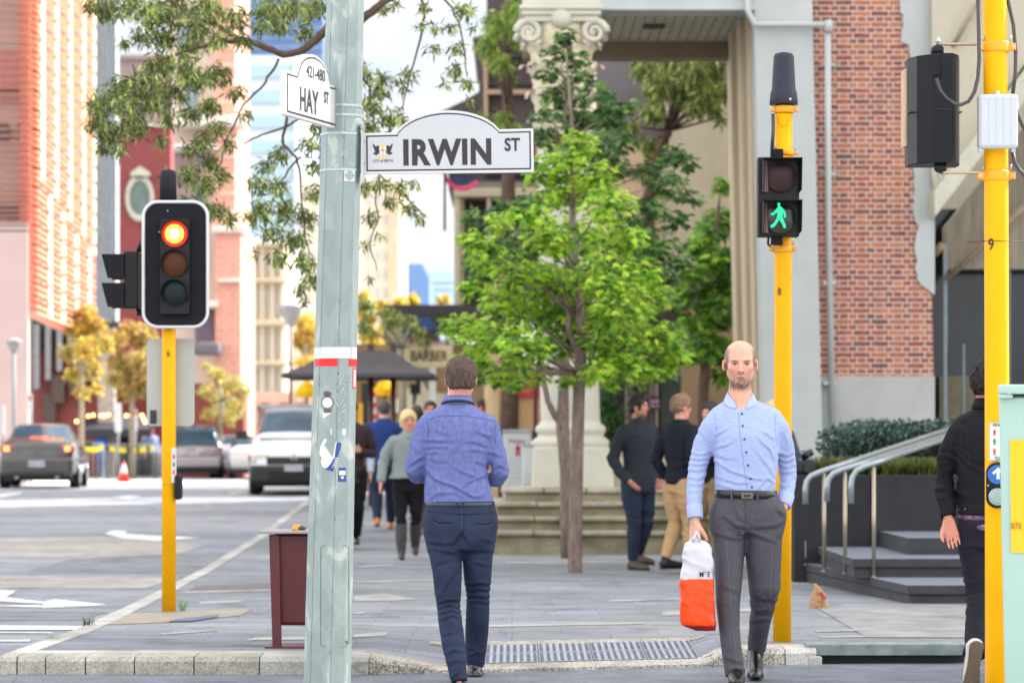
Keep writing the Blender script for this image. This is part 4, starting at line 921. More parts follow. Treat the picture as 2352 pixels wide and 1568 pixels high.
# --- IRWIN ST plate ---
M_SIGNW = mat('sign_face',srgb(168,171,177),var=.02,rough=.35,spec=.5);M_SIGNE = mat('sign_edge',srgb(186,186,190),var=.02,rough=.4);M_BLK = mat('sign_black',srgb(34,34,37),rough=.45,var=.03)
def name_plate(o,xd,wid,M_face,label,name='street_sign'):
    tt = thing(name,o,label,'street sign');return tt
Dn = PDp-.02;o = W(836,400,Dn)
ts = name_plate(o,None,None,None,'white street name plate reading IRWIN ST with black border and city crest')
XU = Vector((1,-.0,.012)).normalized();ZU = Vector((-.012,0,1)).normalized();sS = S(Dn)
MI = FM(o,XU,ZU)
def q(x,y):return ((x-836)/sS,(400-y)/sS)
def plate_outline(ins=0.):
    i = ins;pts = [(836+i,400-i),(1226-i,400-i),(1226-i,300+i),(1150-i*.4,301+i)]
    # arc from (1150,301) to (912,309) peaking at y 256
    for k in range(0,17):
        u = k/16;x = 1150-i*.4+(912+i*.4-1150+i*.4)*u;xm = (x-1031)/119.;y = 256+i+ (49)*(1-math.sqrt(max(0,1-(xm*.93)**2)))*1.55
        pts.append((x,min(y,303+i)))
    pts += [(912+i*.4,305+i),(836+i,306+i)]
    return [q(x,y) for x,y in pts]
mb = MB();mb.prism(plate_outline(0),MI,-.03);mb.build('plate',M_SIGNE,ts,bevel=.002)
Mf = MI @ Matrix.Translation((0,0,.0008));mb = MB();mb.prism(plate_outline(6),Mf,.001);mb.build('border',M_BLK,ts)
mb = MB();mb.prism(plate_outline(9.5),Mf,.0018);mb.build('face',M_SIGNW,ts)
Mt = MI @ Matrix.Translation((0,0,.0032))
def tx(s,x,y,size,par,off=0.,xs=1.,m=M_BLK,nm='lettering',sp=1.):
    a,b = q(x,y);return text(s,nm,size,m,Mt @ Matrix.Translation((a,b,0)),par,off=off,xs=xs,sp=sp)
tx('IRWIN',1028,355,.150,ts,off=.0066,xs=.84,sp=1.10);tx('ST',1177,338,.077,ts,off=.0024,xs=.80,sp=1.06)
tx('CITY of PERTH',880,371,.0172,ts,off=.0,xs=.8)
# crest
def cp(pts,m,nm,dz=.0035):
    mb = MB();mb.prism([q(x,y) for x,y in pts],MI @ Matrix.Translation((0,0,dz)),.0006);return mb.build(nm,m,ts)
cr = MB()
for sx in (-1,1):
    X = lambda x:880+sx*x
    for poly in ([(7,352),(9,345),(8,338),(11,334),(16,338),(22,330),(23,334),(21,340),(18,349),(12,354)],[(10,353),(20,350),(22,355),(14,357)]):
        cr.prism([q(X(x),y) for x,y in (poly if sx > 0 else poly[::-1])],MI @ Matrix.Translation((0,0,.0035)),.0005)
cr.build('crest_swans',M_BLK,ts)
cp([(874,338),(886,338),(886,350),(884,356),(880,359),(876,356),(874,350)],mat('crest_white',(.7,.7,.7)),'crest_shield',.0036)
mb = MB();mb.prism([q(x,y) for x,y in [(879,338),(881.2,338),(881.2,358),(879,358)]],MI @ Matrix.Translation((0,0,.0044)),.0005);mb.prism([q(x,y) for x,y in [(874,345),(886,345),(886,347.6),(874,347.6)]],MI @ Matrix.Translation((0,0,.0046)),.0005);mb.build('crest_cross',mat('crest_red',srgb(200,30,50)),ts)
cp([(875,334),(877,331),(880,333),(883,331),(885,334),(885,337),(875,337)],mat('crest_gold',srgb(220,180,60)),'crest_crown');cp([(866,357),(872,359),(880,361),(888,359),(894,357),(893,361),(880,364),(867,361)],MATS['crest_gold'],'crest_scroll',.0034)
mb = MB();
for y in (324,375):mb.lathe([(.0045,0),(.0045,.003),(.002,.0045)],MI @ Vector((*q(838.5,y),.003)),n=10,M=Matrix.Rotation(R(90),4,'X'))
mb.build('bolt',M_GALV2,ts)
mb = MB();mb.cbox(W(833,352,PDp-.03),(.012,.045,.26));mb.tube([W(836,289,PDp-.06),W(829,298,PDp-.06)],.005,n=6);mb.build('bracket',M_GALV2,ts)
# --- HAY ST plate: swung toward the camera ---
o2 = W(780,290,PDp-.02)
th = name_plate(o2,None,None,None,'white street name plate reading HAY ST with numbers 421-480, swung edge-on toward the viewer')
near = W(657,263,PDp-.60);XH = (o2-near);Lh = XH.length;XH.normalize();XH = Vector((XH.x,XH.y,.0)).normalized()
MH = FM(near,XH,(0,0,1))
Hh = 97/S(PDp-.02)
def ph(ins=0):
    L_ = .615;i = ins;pts = [(i,i),(L_-i,i),(L_-i,Hh-i),(L_*.80,Hh-i)]
    for k in range(1,12):
        u = k/12;x = L_*.80+(L_*.22-L_*.80)*u;xm = (u-.5)*2;pts.append((x,Hh-i+.104*math.sqrt(max(0,1-xm*xm*.97))-(.0)))
    pts += [(L_*.20,Hh-i),(i,Hh-i)]
    return pts
mb = MB();mb.prism(ph(0),MH,-.03);mb.build('plate',M_SIGNE,th,bevel=.002)
mb = MB();mb.prism(ph(.011),MH @ Matrix.Translation((0,0,.0008)),.001);mb.build('border',M_BLK,th)
mb = MB();mb.prism(ph(.019),MH @ Matrix.Translation((0,0,.0008)),.0018);mb.build('face',mat('sign_face2',srgb(176,176,180),rough=.4,var=.02),th)
Mg = MH @ Matrix.Translation((0,0,.0032))
text('HAY','lettering',.138,M_BLK,Mg @ Matrix.Translation((.245,.078,0)),th,off=.0035,xs=.74,sp=1.05)
text('ST','lettering',.068,M_BLK,Mg @ Matrix.Translation((.445,.118,0)),th,off=.0018,xs=.75)
text('421-480','lettering',.07,M_BLK,Mg @ Matrix.Translation((.325,.208,0)),th,off=.0008,xs=.92)
mb = MB();mb.cbox(W(785,243,PDp-.06),(.016,.03,.2));mb.cbox(W(783,197,PDp-.07),(.014,.02,.012));mb.build('bracket',M_GALV2,th)

# ================= yellow signal poles =================
M_YEL = mat('signal_yellow',srgb(226,162,0),rough=.45,var=.07,vs=3,spec=.15,chips=(srgb(120,84,20),22,.655,.75));M_SIGB = mat('signal_black',srgb(30,28,34),rough=.4,var=.06,spec=.25);M_SIGB2 = mat('signal_black_matte',srgb(42,40,46),rough=.7,var=.05,spec=.15);M_CABLE = mat('cable_grey',srgb(74,72,78),rough=.45)
M_YEL2 = mat('clamp_yellow',srgb(228,152,0),rough=.4,var=.06)
MX = Matrix.Rotation(R(90),4,'X')
def cyl_y(mb,c,r,y0,y1,n=28,mi=0,r2=None):
    """cylinder with its axis along y"""
    mb.lathe([(r,0),(r if r2 is None else r2,y0-y1)],Vector((c[0],y0,c[2])),n=n,mi=mi,M=Matrix(((1,0,0,0),(0,0,-1,0),(0,1,0,0),(0,0,0,1))),cap=False)
def disc_y(mb,c,r,n=28,mi=0,dome=0.):
    vs = [Vector((c[0],c[1]-dome,c[2]))];rings = 5 if dome else 1
    for j in range(1,rings+1):
        u = j/rings
        for k in range(n):a = 2*math.pi*k/n;vs.append(Vector((c[0]+r*u*math.cos(a),c[1]-dome*(1-u*u),c[2]+r*u*math.sin(a))))
    fs = [(0,1+k,1+(k+1) % n) for k in range(n)]
    for j in range(rings-1):fs += [(1+j*n+k,1+(j+1)*n+k,1+(j+1)*n+(k+1) % n,1+j*n+(k+1) % n) for k in range(n)]
    mb.add(vs,fs,mi,True)
def visor(mb,c,r,y0,L,n=20,frac=.72,mi=0,th=.004):
    """open tunnel hood over a lens, pointing toward -y"""
    a0 = -math.pi*(frac-.5);a1 = math.pi*(frac+.5);vs = []
    for i in range(n+1):
        a = a0+(a1-a0)*i/n;cut = 1-.55*max(0,(-math.sin(a)))
        for rr_ in (r,r+th):
            vs += [Vector((c[0]+rr_*math.cos(a),y0,c[2]+rr_*math.sin(a))),Vector((c[0]+rr_*math.cos(a),y0-L*cut,c[2]+rr_*math.sin(a)))]
    fs = []
    for i in range(n):
        b = i*4;d = b+4;fs += [(b,b+1,d+1,d),(b+2,d+2,d+3,b+3),(b+1,b+3,d+3,d+1)]
    mb.add(vs,fs,mi,True)
# ---- pole 6, left ----
g = G(388,1404);d6 = g.y;s6 = S(d6)
tp = thing('signal_pole',g,'yellow signal pole numbered 6 on the left corner, carrying the red light','signal pole')
mb = MB();r6 = 16/s6
mb.tube([g-Vector((0,0,.05)),W(388,1000,d6),W(388,430,d6)],r6,n=28);mb.build('shaft',M_YEL,tp)
mb = MB();mb.lathe([(r6*1.15,0),(r6*1.02,.004)],W(388,1110,d6),n=24);mb.build('collar',M_YEL2,tp)
text('6','number',.068,M_BLK,FM(W(388.5,812,d6)+Vector((0,-r6-.003,0)),(1,0,0),(0,0,1)),tp,xs=.8)
mb = MB()
for x0,x1 in ((337,372),(403,447)):
    pass
c = W(392,878,d6+.07);mb = MB();mb.prism(rrect(110/s6,201/s6,12/s6),FM(c+Vector((0,.006,0)),(1,0,0),(0,0,1)),.006);ob = mb.build('sign_backing',mat('sign_back_grey',srgb(166,170,164),var=.06,vs=3,rough=.5),tp)
mb = MB();mb.prism(rrect(14/s6,31/s6,.004),FM(W(352,957,d6+.06),(1,0,0),(0,0,1)),.002);mb.build('small_sticker',mat('sticker_ink',srgb(50,55,62),var=.8,vs=60),tp)
mb = MB();mb.prism(rrect(13/s6,80/s6,.008),FM(W(399,1068,d6-.045),(1,-.25,0),(0,0,1)),.004);mb.build('button_notice',mat('notice_white',srgb(196,198,198),var=.03),tp)
mb = MB()
for k,y in enumerate((1048,1066,1084)):
    pc = W(399.5,y,d6-.052)
    mb.cbox(pc,(.012,.003,.028),1 if k == 1 else 0)
mb.build('notice_figures',[mat('fig_red',srgb(190,40,50)),mat('fig_green',srgb(20,130,90))],tp)
mb = MB();c = W(410,1118,d6-.0);mb.box((c.x-.024,c.y-.07,c.z-.09),(c.x+.024,c.y+.07,c.z+.09));mb.build('push_button',M_SIGB,tp,bevel=.02,seg=3)
# the three-lamp head
t = thing('traffic_light',W(403,750,d6-.1),'three-lamp traffic light showing red on a white-rimmed backboard','traffic light')
dh = d6-.12;c = W(402.5,607,dh);w_,h_ = 151/s6,290/s6
mb = MB();mb.prism(rrect(w_,h_,.11,8),FM(c+Vector((0,.03,0)),(1,0,0),(0,0,1)),.012);mb.build('backboard',M_SIGB2,t,bevel=.003)
mb = MB();rim = [FM(c+Vector((0,.015,0)),(1,0,0),(0,0,1)) @ Vector((x,y,0)) for x,y in rrect(w_-.014,h_-.014,.105,8)]
mb.tube(rim+[rim[0],rim[1]],.0115,n=8,cap=False);mb.build('white_rim',mat('rim_white',srgb(200,204,208),rough=.4,var=.03),t)
mb = MB();bw = 68/s6;zz = [612+o for o in (-74,-1,66)]
mb.box((c.x-bw/2,c.y-.03,c.z-115/s6),(c.x+bw/2,c.y+.01,c.z+103/s6));mb.build('housing',M_SIGB,t,bevel=.006)
cols_ = [emis('lamp_red',(1,.02,.01),.55),mat('lamp_amber_off',srgb(92,44,6),rough=.4,var=.1,spec=.25),mat('lamp_green_off',srgb(4,36,34),rough=.4,var=.1,spec=.25)]
for y,mcol,nm in zip((537.5,605,673),cols_,('red_lens','amber_lens','green_lens')):
    cc = W(401.5,y,dh-.03);rl = 29/s6
    mb = MB();disc_y(mb,(cc.x,cc.y-.006,cc.z),rl,dome=.014);L_ = mb.build(nm,mcol,t)
    mb = MB();cyl_y(mb,cc,rl+.008,cc.y+.01,cc.y-.012);mb.build('lens_ring',mat('ring_black',srgb(44,42,48),rough=.4,spec=.3),t)
    if nm == 'red_lens':
        mb = MB();disc_y(mb,(cc.x,cc.y-.022,cc.z),rl*.72,dome=.008);mb.build('glow_ring',emis('lamp_yellow_core',(1,.62,.02),2.2),L_)
        mb = MB();disc_y(mb,(cc.x,cc.y-.031,cc.z),rl*.34,dome=.004);mb.build('glow_core',emis('lamp_white_core',(1,.85,.6),6),L_)
    mb = MB();visor(mb,(cc.x,0,cc.z),rl+.006,cc.y,.05);mb.build('visor',M_SIGB,t)
mb = MB();
for x,y in ((385,484),(410,716),(366,533)):mb.lathe([(.005,-.003),(.005,.003)],W(x,y,dh-.0),n=8,M=MX)
mb.build('screw',M_GALV2,t)
# cap on top
c = W(386,462,d6);mb = MB();tc_ = thing('pole_cap',c,'dark ribbed conical cap on top of the left signal pole','pole cap')
mb.lathe([(20/s6,0),(19/s6,55/s6),(18/s6,66/s6),(13/s6,71/s6),(.001,72/s6)],c,n=24);mb.build('cap',mat('cap_grey',srgb(54,54,64),rough=.7,spec=.2),tc_)
# side head (two lamps, facing away left)
c = W(307,640,d6+.05);t = thing('side_signal',c,'black two-lamp pedestrian signal seen side-on with two hoods, left of the traffic light','signal')
mb = MB();mb.box((c.x-20/s6,c.y-.1,c.z-70/s6),(c.x+14/s6,c.y+.12,c.z+62/s6));mb.build('housing',M_SIGB,t,bevel=.012)
mb = MB();mb.tube([c+Vector((14/s6,0,62/s6)),c+Vector((14/s6,0,76/s6))],8/s6,n=14);mb.tube([c+Vector((14/s6,0,-70/s6)),c+Vector((14/s6,0,-85/s6))],8/s6,n=14);mb.tube([c+Vector((14/s6,0,76/s6)),c+Vector((14/s6,0,86/s6))],2/s6,n=8)
mb.tube([c+Vector((14/s6,0,68/s6)),W(380,575,d6)],.012,n=8);mb.tube([c+Vector((14/s6,0,-78/s6)),W(380,722,d6)],.012,n=8);mb.build('mount',M_SIGB,t)
for y0,y1 in ((586,640),(652,706)):
    A = [(288,y0-1),(237,y0),(240,y0+12),(247,y1-14),(251,y1),(288,y1)]
    mb = MB();
    M_ = FM((0,d6+.15,0),(1,0,0),(0,0,1))
    poly = [((x-CX)*d6/F,CH+(HY-y)*d6/F) for x,y in A]
    for yy,th_ in ((d6+.15,.006),(d6-.075,.006)):
        mb.prism(poly,FM((0,yy,0),(1,0,0),(0,0,1)),th_)
    a,b = W(288,y0-1,d6),W(237,y0,d6);mb.box((b.x,d6-.08,a.z-.006),(a.x,d6+.15,a.z));mb.build('visor',M_SIGB2,t)
# ---- pole 8 ----
g = G(1796,1473);d8 = g.y;s8 = S(d8)
tp8 = thing('signal_pole',g,'yellow signal pole numbered 8 behind the bald man, carrying the green walking figure','signal pole')
r8 = 20.5/s8;mb = MB();top8 = W(1800,262,d8)
mb.tube([g-Vector((0,0,.05)),W(1798,1000,d8),W(1799,560,d8),top8],[r8*1.02,r8,r8*.98,r8*.98],n=32);mb.build('shaft',M_YEL,tp8)
text('8','number',.062,M_BLK,FM(W(1788,671,d8)+Vector((0,-r8*.87-.004,0)),(1,-.45,0),(0,0,1)),tp8,xs=.8)
def clamp(cpx,cpy,d,r,parent,w=1.45,hh=.03,bolts=True):
    c = W(cpx,cpy,d);mb = MB();mb.lathe([(r*1.02,-hh),(r*1.13,-hh+.004),(r*1.13,hh-.004),(r*1.02,hh)],c,n=28)
    for sx in (-1,1):
        mb.cbox(c+Vector((sx*r*1.3,-.01,0)),(r*.55,.03,hh*1.3))
    o = mb.build('clamp',M_YEL2,parent,bevel=.003)
    if bolts:
        mb = MB()
        for sx in (-1,1):
            mb.tube([c+Vector((sx*r*1.38,-.03,0)),c+Vector((sx*r*1.38,.03,0))],.008,n=6)
            mb.tube([c+Vector((sx*r*1.15,-.02,hh)),c+Vector((sx*r*1.15,-.02,hh+.025))],.005,n=6)
        mb.build('bolt',M_GALV2,o)
    return c
clamp(1801,252,d8,r8,tp8,hh=.022);clamp(1802,352,d8,r8,tp8,hh=.016);clamp(1798,572,d8,r8,tp8,hh=.022)
mb = MB();mb.tube([W(1775,262,d8-.04),W(1776,300,d8-.05),W(1773,345,d8-.05)],.011,n=8);mb.tube([W(1765,545,d8-.05),W(1764,560,d8-.03),W(1774,572,d8)],.008,n=8)
mb.tube([W(1787,268,d8-.07),W(1788,283,d8-.075),W(1797,292,d8-.075),W(1808,288,d8-.07),W(1811,272,d8-.06)],.0015,n=5);mb.build('cable',M_CABLE,tp8)
c = W(1800,240,d8);tc8 = thing('pole_cap',c,'tall dark grey domed cap on top of pole 8 above its yellow clamp','pole cap')
mb = MB();mb.lathe([(32/s8,-1/s8),(33/s8,0),(30.5/s8,26/s8),(27.5/s8,34/s8),(23.5/s8,108/s8),(20/s8,116/s8),(8/s8,119/s8),(.001,119.5/s8)],c,n=32);mb.build('cap',mat('cap_blue_grey',srgb(60,63,76),rough=.6,spec=.25),tc8)
mb = MB();mb.lathe([(.008,0),(.008,.006)],c+Vector((.03,-.093,.02)),n=8,M=MX);mb.build('screw',M_GALV2,tc8)
t = thing('pedestrian_signal',W(1790,545,d8-.1),'black pedestrian signal with green walking figure lit below a dark red lamp','traffic light')
dq = d8-.17
mb = MB();a = W(1741,543,dq);b = W(1836,361,dq);mb.box((a.x,dq,a.z),(b.x,dq+.12,b.z));mb.build('housing',M_SIGB,t,bevel=.006)
mb = MB();c = W(1784,353,dq+.06);mb.cbox(c,(28/s8,.06,20/s8));c2 = W(1784,552,dq+.06);mb.cbox(c2,(26/s8,.06,22/s8));mb.build('mount',M_SIGB2,t,bevel=.004)
for k,(yc,y0,y1) in enumerate(((407,366,446),(503,462,540))):
    cc = W(1792,yc,dq-.002);rl = 33/s8
    mb = MB();disc_y(mb,(cc.x,cc.y-.004,cc.z),rl,dome=.01);mb.build('red_lens' if k == 0 else 'green_lens',mat('lens_dark_red',srgb(58,6,18),rough=.35,var=.2,spec=.3) if k == 0 else mat('lens_dark_green',srgb(4,26,22),rough=.18,var=.1),t)
    mb = MB();cyl_y(mb,cc,rl+.006,cc.y+.01,cc.y-.02);mb.build('lens_ring',MATS['ring_black'],t)
    # square hood: top and two splayed cheeks
    mb = MB();L_ = .12;x0 = W(1752,0,dq).x;x1 = W(1834,0,dq).x;zt = W(0,y0,dq).z;zb = W(0,y1,dq).z
    A = lambda x,y,z:Vector((x,y,z))
    mb.add([A(x0,dq,zt),A(x1,dq,zt),A(x1+.012,dq-L_,zt-.006),A(x0-.004,dq-L_,zt-.006),A(x0,dq,zt+.005),A(x1,dq,zt+.005),A(x1+.012,dq-L_,zt+.0),A(x0-.004,dq-L_,zt+.0)],[(0,1,2,3),(4,7,6,5),(3,2,6,7)])
    for x,sgn,z2 in ((x0,1,zb),(x1,-1,zb)):
        xo = x+(.012 if sgn < 0 else -.004)
        mb.add([A(x,dq,zt),A(x,dq,z2),A(xo,dq-L_*.72,z2+.02),A(xo,dq-L_,zt-.004),A(x+.004*sgn,dq,zt),A(x+.004*sgn,dq,z2),A(xo+.004*sgn,dq-L_*.72,z2+.02),A(xo+.004*sgn,dq-L_,zt-.004)],[(0,1,2,3),(4,7,6,5),(3,2,6,7),(1,5,6,2)])
    mb.build('hood',M_SIGB2,t)
    mb = MB();mb.add([A(x0-.002,dq-.012,zt-.01),A(x0-.002,dq-.012,zb+.012),A(x0+.03,dq-.03,zb+.012),A(x0+.022,dq-.03,zt-.01)],[(0,1,2,3)]);mb.build('cheek_reflector',mat('cheek_tan',srgb(150,128,122),rough=.4),t)
# walking figure made of the lit pixels
fig = [(1785,467),(1791,467),(1791,475),(1795,477),(1801,484),(1804,492),(1804,500),(1800,501),(1799,492),(1797,488),(1796,498),(1799,506),(1804,518),(1804,524),(1799,525),(1797,518),(1789,505),(1782,516),(1778,521),(1773,524),(1768,521),(1770,518),(1776,514),(1783,503),(1785,494),(1784,488),(1776,495),(1769,495),(1770,491),(1776,489),(1782,481),(1786,476)]
mb = MB();mb.prism([((x-CX)*dq/F,CH+(HY-y)*dq/F) for x,y in fig],FM((0,dq-.02,0),(1,0,0),(0,0,1)),.003);mb.build('walking_figure',emis('figure_green',(.01,.85,.42),.42),t)
# ---- pole 9, right ----
d9 = 12.8;s9 = S(d9);g = W(2291,1616,d9);g.z = .1
tp9 = thing('signal_pole',g,'thick yellow signal pole numbered 9 in front of the man in the black jacket','signal pole')
r9 = 27.5/s9;mb = MB()
mb.tube([g,W(2290,1000,d9),W(2288,400,d9),W(2284,-60,d9),W(2282,-400,d9)],[r9*1.02,r9*1.01,r9,r9*.97,r9*.96],n=40);mb.build('shaft',M_YEL,tp9)
text('9','number',.072,M_BLK,FM(W(2272,564,d9)+Vector((0,-r9*.8-.004,0)),(1,-.5,0),(0,0,1)),tp9,xs=.8,off=.0006)
mb = MB();mb.tube([W(2221,556,d9-.05),W(2262,554,d9-.055),W(2290,553,d9-.06),W(2360,555,d9-.04)],.0016,n=5)
mb.tube([W(2262,553,d9-.01),W(2255,553,d9-.01)],.001,n=4);mb.build('wire_tie',M_BLK,tp9)
for py in (109,404):
    c = clamp(2288,py,d9,r9,tp9,hh=.024)
# vertical notice and button
M_NOT = mat('notice_face',srgb(205,205,203),var=.02,rough=.4)
nx = FM(W(2266,1058,d9)+Vector((0,-r9-.006,0)),(1,0,0),(0,0,1));nw,nh = 64/s9,88/s9
t = thing('crossing_notice',W(2266,1058,d9),'white crossing instruction notice with red and green figures on pole 9','notice')
mb = MB();mb.prism([(x+nw/2,y+nh/2) for x,y in rrect(nw,nh,.008,4)],nx @ Matrix.Translation((0,0,.0)),.002);mb.build('panel',M_NOT,t)
mb = MB();pr = [nx @ Vector((x+nw/2,y+nh/2,.003)) for x,y in rrect(nw-.007,nh-.007,.006,4)];mb.tube(pr+[pr[0]],.0006,n=4);mb.build('border',M_BLK,t)
text('PEDESTRIANS','lettering',.0165,M_BLK,nx @ Matrix.Translation((nw/2,nh-.013,.0025)),t,xs=.9,off=.0002)
MR,MG_ = mat('fig_red',srgb(190,40,50)),mat('fig_green',srgb(20,130,90))
def stick(mb,M,x,y,h):
    P_ = lambda a,b:M @ Vector((x+a*h,y+b*h,.0028))
    mb.add([P_(.09*math.cos(k),.42+.09*math.sin(k)) for k in np.linspace(0,6.28,9)[:-1]],[list(range(8))])
    mb.add([P_(-.1,.3),P_(-.1,0),P_(.1,0),P_(.1,.3)],[(0,1,2,3)]);mb.add([P_(-.1,.3),P_(-.28,.05),P_(-.22,.0),P_(-.08,.16)],[(0,1,2,3)]);mb.add([P_(.1,.3),P_(.08,.16),P_(.22,.0),P_(.28,.05)],[(0,1,2,3)])
    mb.add([P_(-.1,.02),P_(-.2,-.46),P_(-.08,-.46),P_(.02,.02)],[(0,1,2,3)]);mb.add([P_(-.02,.02),P_(.06,-.46),P_(.2,-.46),P_(.1,.02)],[(0,1,2,3)])
for k,(yy,m_) in enumerate(((.74,MR),(.50,MG_),(.24,MR))):
    mb = MB();stick(mb,nx,nw*.2,nh*yy,nh*.19);mb.build('figure',m_,t)
for yy,s1,s2,m_ in ((.76,'DO NOT','CROSS',MR),(.50,'CROSS WITH','CARE',MG_),(.26,'DO NOT START','TO CROSS',MR)):
    text(s1,'lettering',.0085,m_,nx @ Matrix.Translation((nw*.66,nh*yy+.006,.0025)),t);text(s2,'lettering',.0085,m_,nx @ Matrix.Translation((nw*.66,nh*yy-.007,.0025)),t)
text('FOR SIGNAL PRESS','lettering',.0095,M_BLK,nx @ Matrix.Translation((nw/2,nh*.095,.0025)),t);text('BUTTON BELOW','lettering',.0085,M_BLK,nx @ Matrix.Translation((nw/2,nh*.045,.0025)),t)
t = thing('push_button',W(2285,1114,d9-.05),'black pedestrian push button plate with blue arrow disc above a chrome button','push button')
bx = FM(W(2290,1114,d9-.062),(1,-.1,0),(0,0,1))
mb = MB();mb.prism(rrect(50/s9,104/s9,.045,7),bx @ Matrix.Translation((0,0,-.01)),.03);mb.build('plate',M_SIGB,t,bevel=.003)
def disc_l(mb,M,x,y,r,z,n=28,h=.003):mb.prism([(x+r*math.cos(a),y+r*math.sin(a)) for a in np.linspace(0,2*math.pi,n+1)[:-1]],M @ Matrix.Translation((0,0,z)),h)
mb = MB();disc_l(mb,bx,0,25/s9,22/s9,.02);mb.build('blue_disc',mat('button_blue',srgb(36,92,170),rough=.35,var=.04),t)
mb = MB();mb.prism([(x/s9,y/s9) for x,y in [(-9,14),(-2,14),(-2,30),(-8,24),(-12,29),(2,42),(14,29),(10,24),(5,30),(5,14)][::1]][::-1],bx @ Matrix.Translation((0,0,.0235)),.001);mb.build('arrow',M_NOT,t)
mb = MB();disc_l(mb,bx,0,-26/s9,20/s9,.02,h=.006);disc_l(mb,bx,0,-26/s9,15/s9,.027,h=.01);mb.build('button',mat('chrome',srgb(170,172,178),rough=.2,metal=.9),t,bevel=.003)
mb = MB();
for x,y in ((-21,0),(21,0)):disc_l(mb,bx,x/s9,y/s9,.004,.02)
mb.build('screw',M_GALV2,t)
# the signal head seen from behind
t = thing('rear_signal',W(2152,380,d9),'black signal head seen from the back, bracketed to pole 9 with a looping cable','traffic light')
db = d9-.02;mb = MB();a_ = W(2090,376,db);b_ = W(2213,127,db);dz = b_.z-a_.z
prof = [(2092,.10),(2107,.02),(2139,-.05),(2153,-.075),(2180,-.075),(2184,-.07),(2200,-.02),(2212,.10),(2212,.2),(2092,.2)]
top_ = [W(x,0,db).x for x,_ in prof];vs = [(x,db+o,a_.z) for x,(_,o) in zip(top_,prof)]+[(x,db+o,b_.z) for x,(_,o) in zip(top_,prof)]
n = len(prof);mb.add(vs,[list(range(n))[::-1],list(range(n,2*n))]+[(i,(i+1) % n,n+(i+1) % n,n+i) for i in range(n)]);mb.build('housing',mat('signal_gloss',srgb(20,22,32),rough=.35,var=.06,spec=.18),t,bevel=.004)
mb = MB();c = W(2155,251,db-.076);mb.box((W(2091,0,db).x,db+.018,c.z-.0012),(W(2212,0,db).x,db+.12,c.z+.0012));mb.box((W(2139,0,db).x,db-.078,c.z-.001),(W(2182,0,db).x,db-.07,c.z+.001));mb.build('seam',M_BLK,t)
mb = MB();mb.box((W(2086,0,db).x,db+.12,W(0,330,db).z),(W(2093,0,db).x,db+.24,W(0,150,db).z));mb.build('visor',mat('visor_rim',srgb(180,150,125)),t,bevel=.003)
mb = MB()
for c,s1 in ((W(2153,117,d9),1),(W(2160,384,d9),-1)):
    mb.lathe([(15/s9,-10/s9),(15/s9,6/s9),(9/s9,12/s9)],c,n=20,M=Matrix.Diagonal((1,1,s1,1)))
mb.build('swivel',M_SIGB,t)
mb = MB()
mb.tube([W(2154,104,d9),W(2154,87,d9)],.0075,n=8);mb.tube([W(2160,396,d9),W(2160,413,d9)],.0075,n=8);mb.tube([W(2154,98,d9),W(2154,92,d9)],.013,n=6);mb.tube([W(2160,400,d9),W(2160,405,d9)],.013,n=6);mb.build('threaded_rod',M_GALV2,t)
mb = MB();mb.box((W(2160,0,d9).x,d9-.02,W(0,104,d9).z),(W(2245,0,d9).x,d9+.02,W(0,100,d9).z));mb.box((W(2165,0,d9).x,d9-.02,W(0,399,d9).z),(W(2245,0,d9).x,d9+.02,W(0,395,d9).z));mb.build('bracket_strap',mat('strap_tan',srgb(176,150,118),metal=.4,rough=.4),t)
mb = MB();c = W(2152,158,db-.085);mb.tube([c+Vector((0,0,.03)),c,c+Vector((0,0,-.03))],[.010,.015,.016],n=12);mb.cbox(c+Vector((0,.01,-.033)),(.05,.01,.012));mb.build('cable_gland',M_SIGB2,t,bevel=.003)
mb = MB();pts = [(2152,168),(2153,185),(2160,208),(2175,226),(2192,238),(2207,241),(2225,233),(2238,212),(2246,180),(2249,140),(2248,80),(2246,0),(2244,-60)]
mb.tube([W(x,y,d9-.09+.0004*i) for i,(x,y) in enumerate(pts)],.0085,n=10);mb.build('cable',M_CABLE,t)
# junction box on pole 9
t = thing('junction_box',W(2292,340,d9-.1),'light grey ribbed junction box strapped on pole 9 with cables','junction box')
c = W(2291,280,d9-.09);mb = MB();mb.cbox(c,(89/s9,.07,122/s9));mb.build('body',mat('box_grey',srgb(166,170,178),rough=.4,var=.03),t,bevel=.012,seg=3)
mb = MB();mb.cbox(c+Vector((0,-.036,0)),(80/s9,.006,112/s9));mb.build('lid',mat('box_lid',srgb(172,176,184),rough=.4,var=.03),t,bevel=.003)
mb = MB()
for k in range(4):mb.cbox(c+Vector(((-24+k*17)/s9,-.0395,0)),(.0012,.001,104/s9))
mb.build('lid_line',M_GALV2,t)
mb = MB();mb.lathe([(.013,-.006),(.013,.006),(.005,.01)],W(2289,216,d9-.08),n=14,M=MX);mb.build('eyelet',M_GALV2,t)
mb = MB();
for dx in (-40,36):mb.cbox(c+Vector((dx/s9,0,-64/s9)),(.016,.03,.02))
mb.build('foot',MATS['box_grey'],t)
mb = MB();mb.tube([W(x,y,d9+.0) for x,y in [(2306,-60),(2316,5),(2328,60),(2333,120),(2332,170),(2326,215)]],.009,n=8)
mb.tube([W(x,y,d9-.04) for x,y in [(2333,235),(2337,262),(2350,290),(2372,320)]],.010,n=8);mb.tube([W(x,y,d9-.06) for x,y in [(2325,345),(2330,372),(2342,392),(2365,412)]],.009,n=8);mb.build('cable',M_CABLE,t)

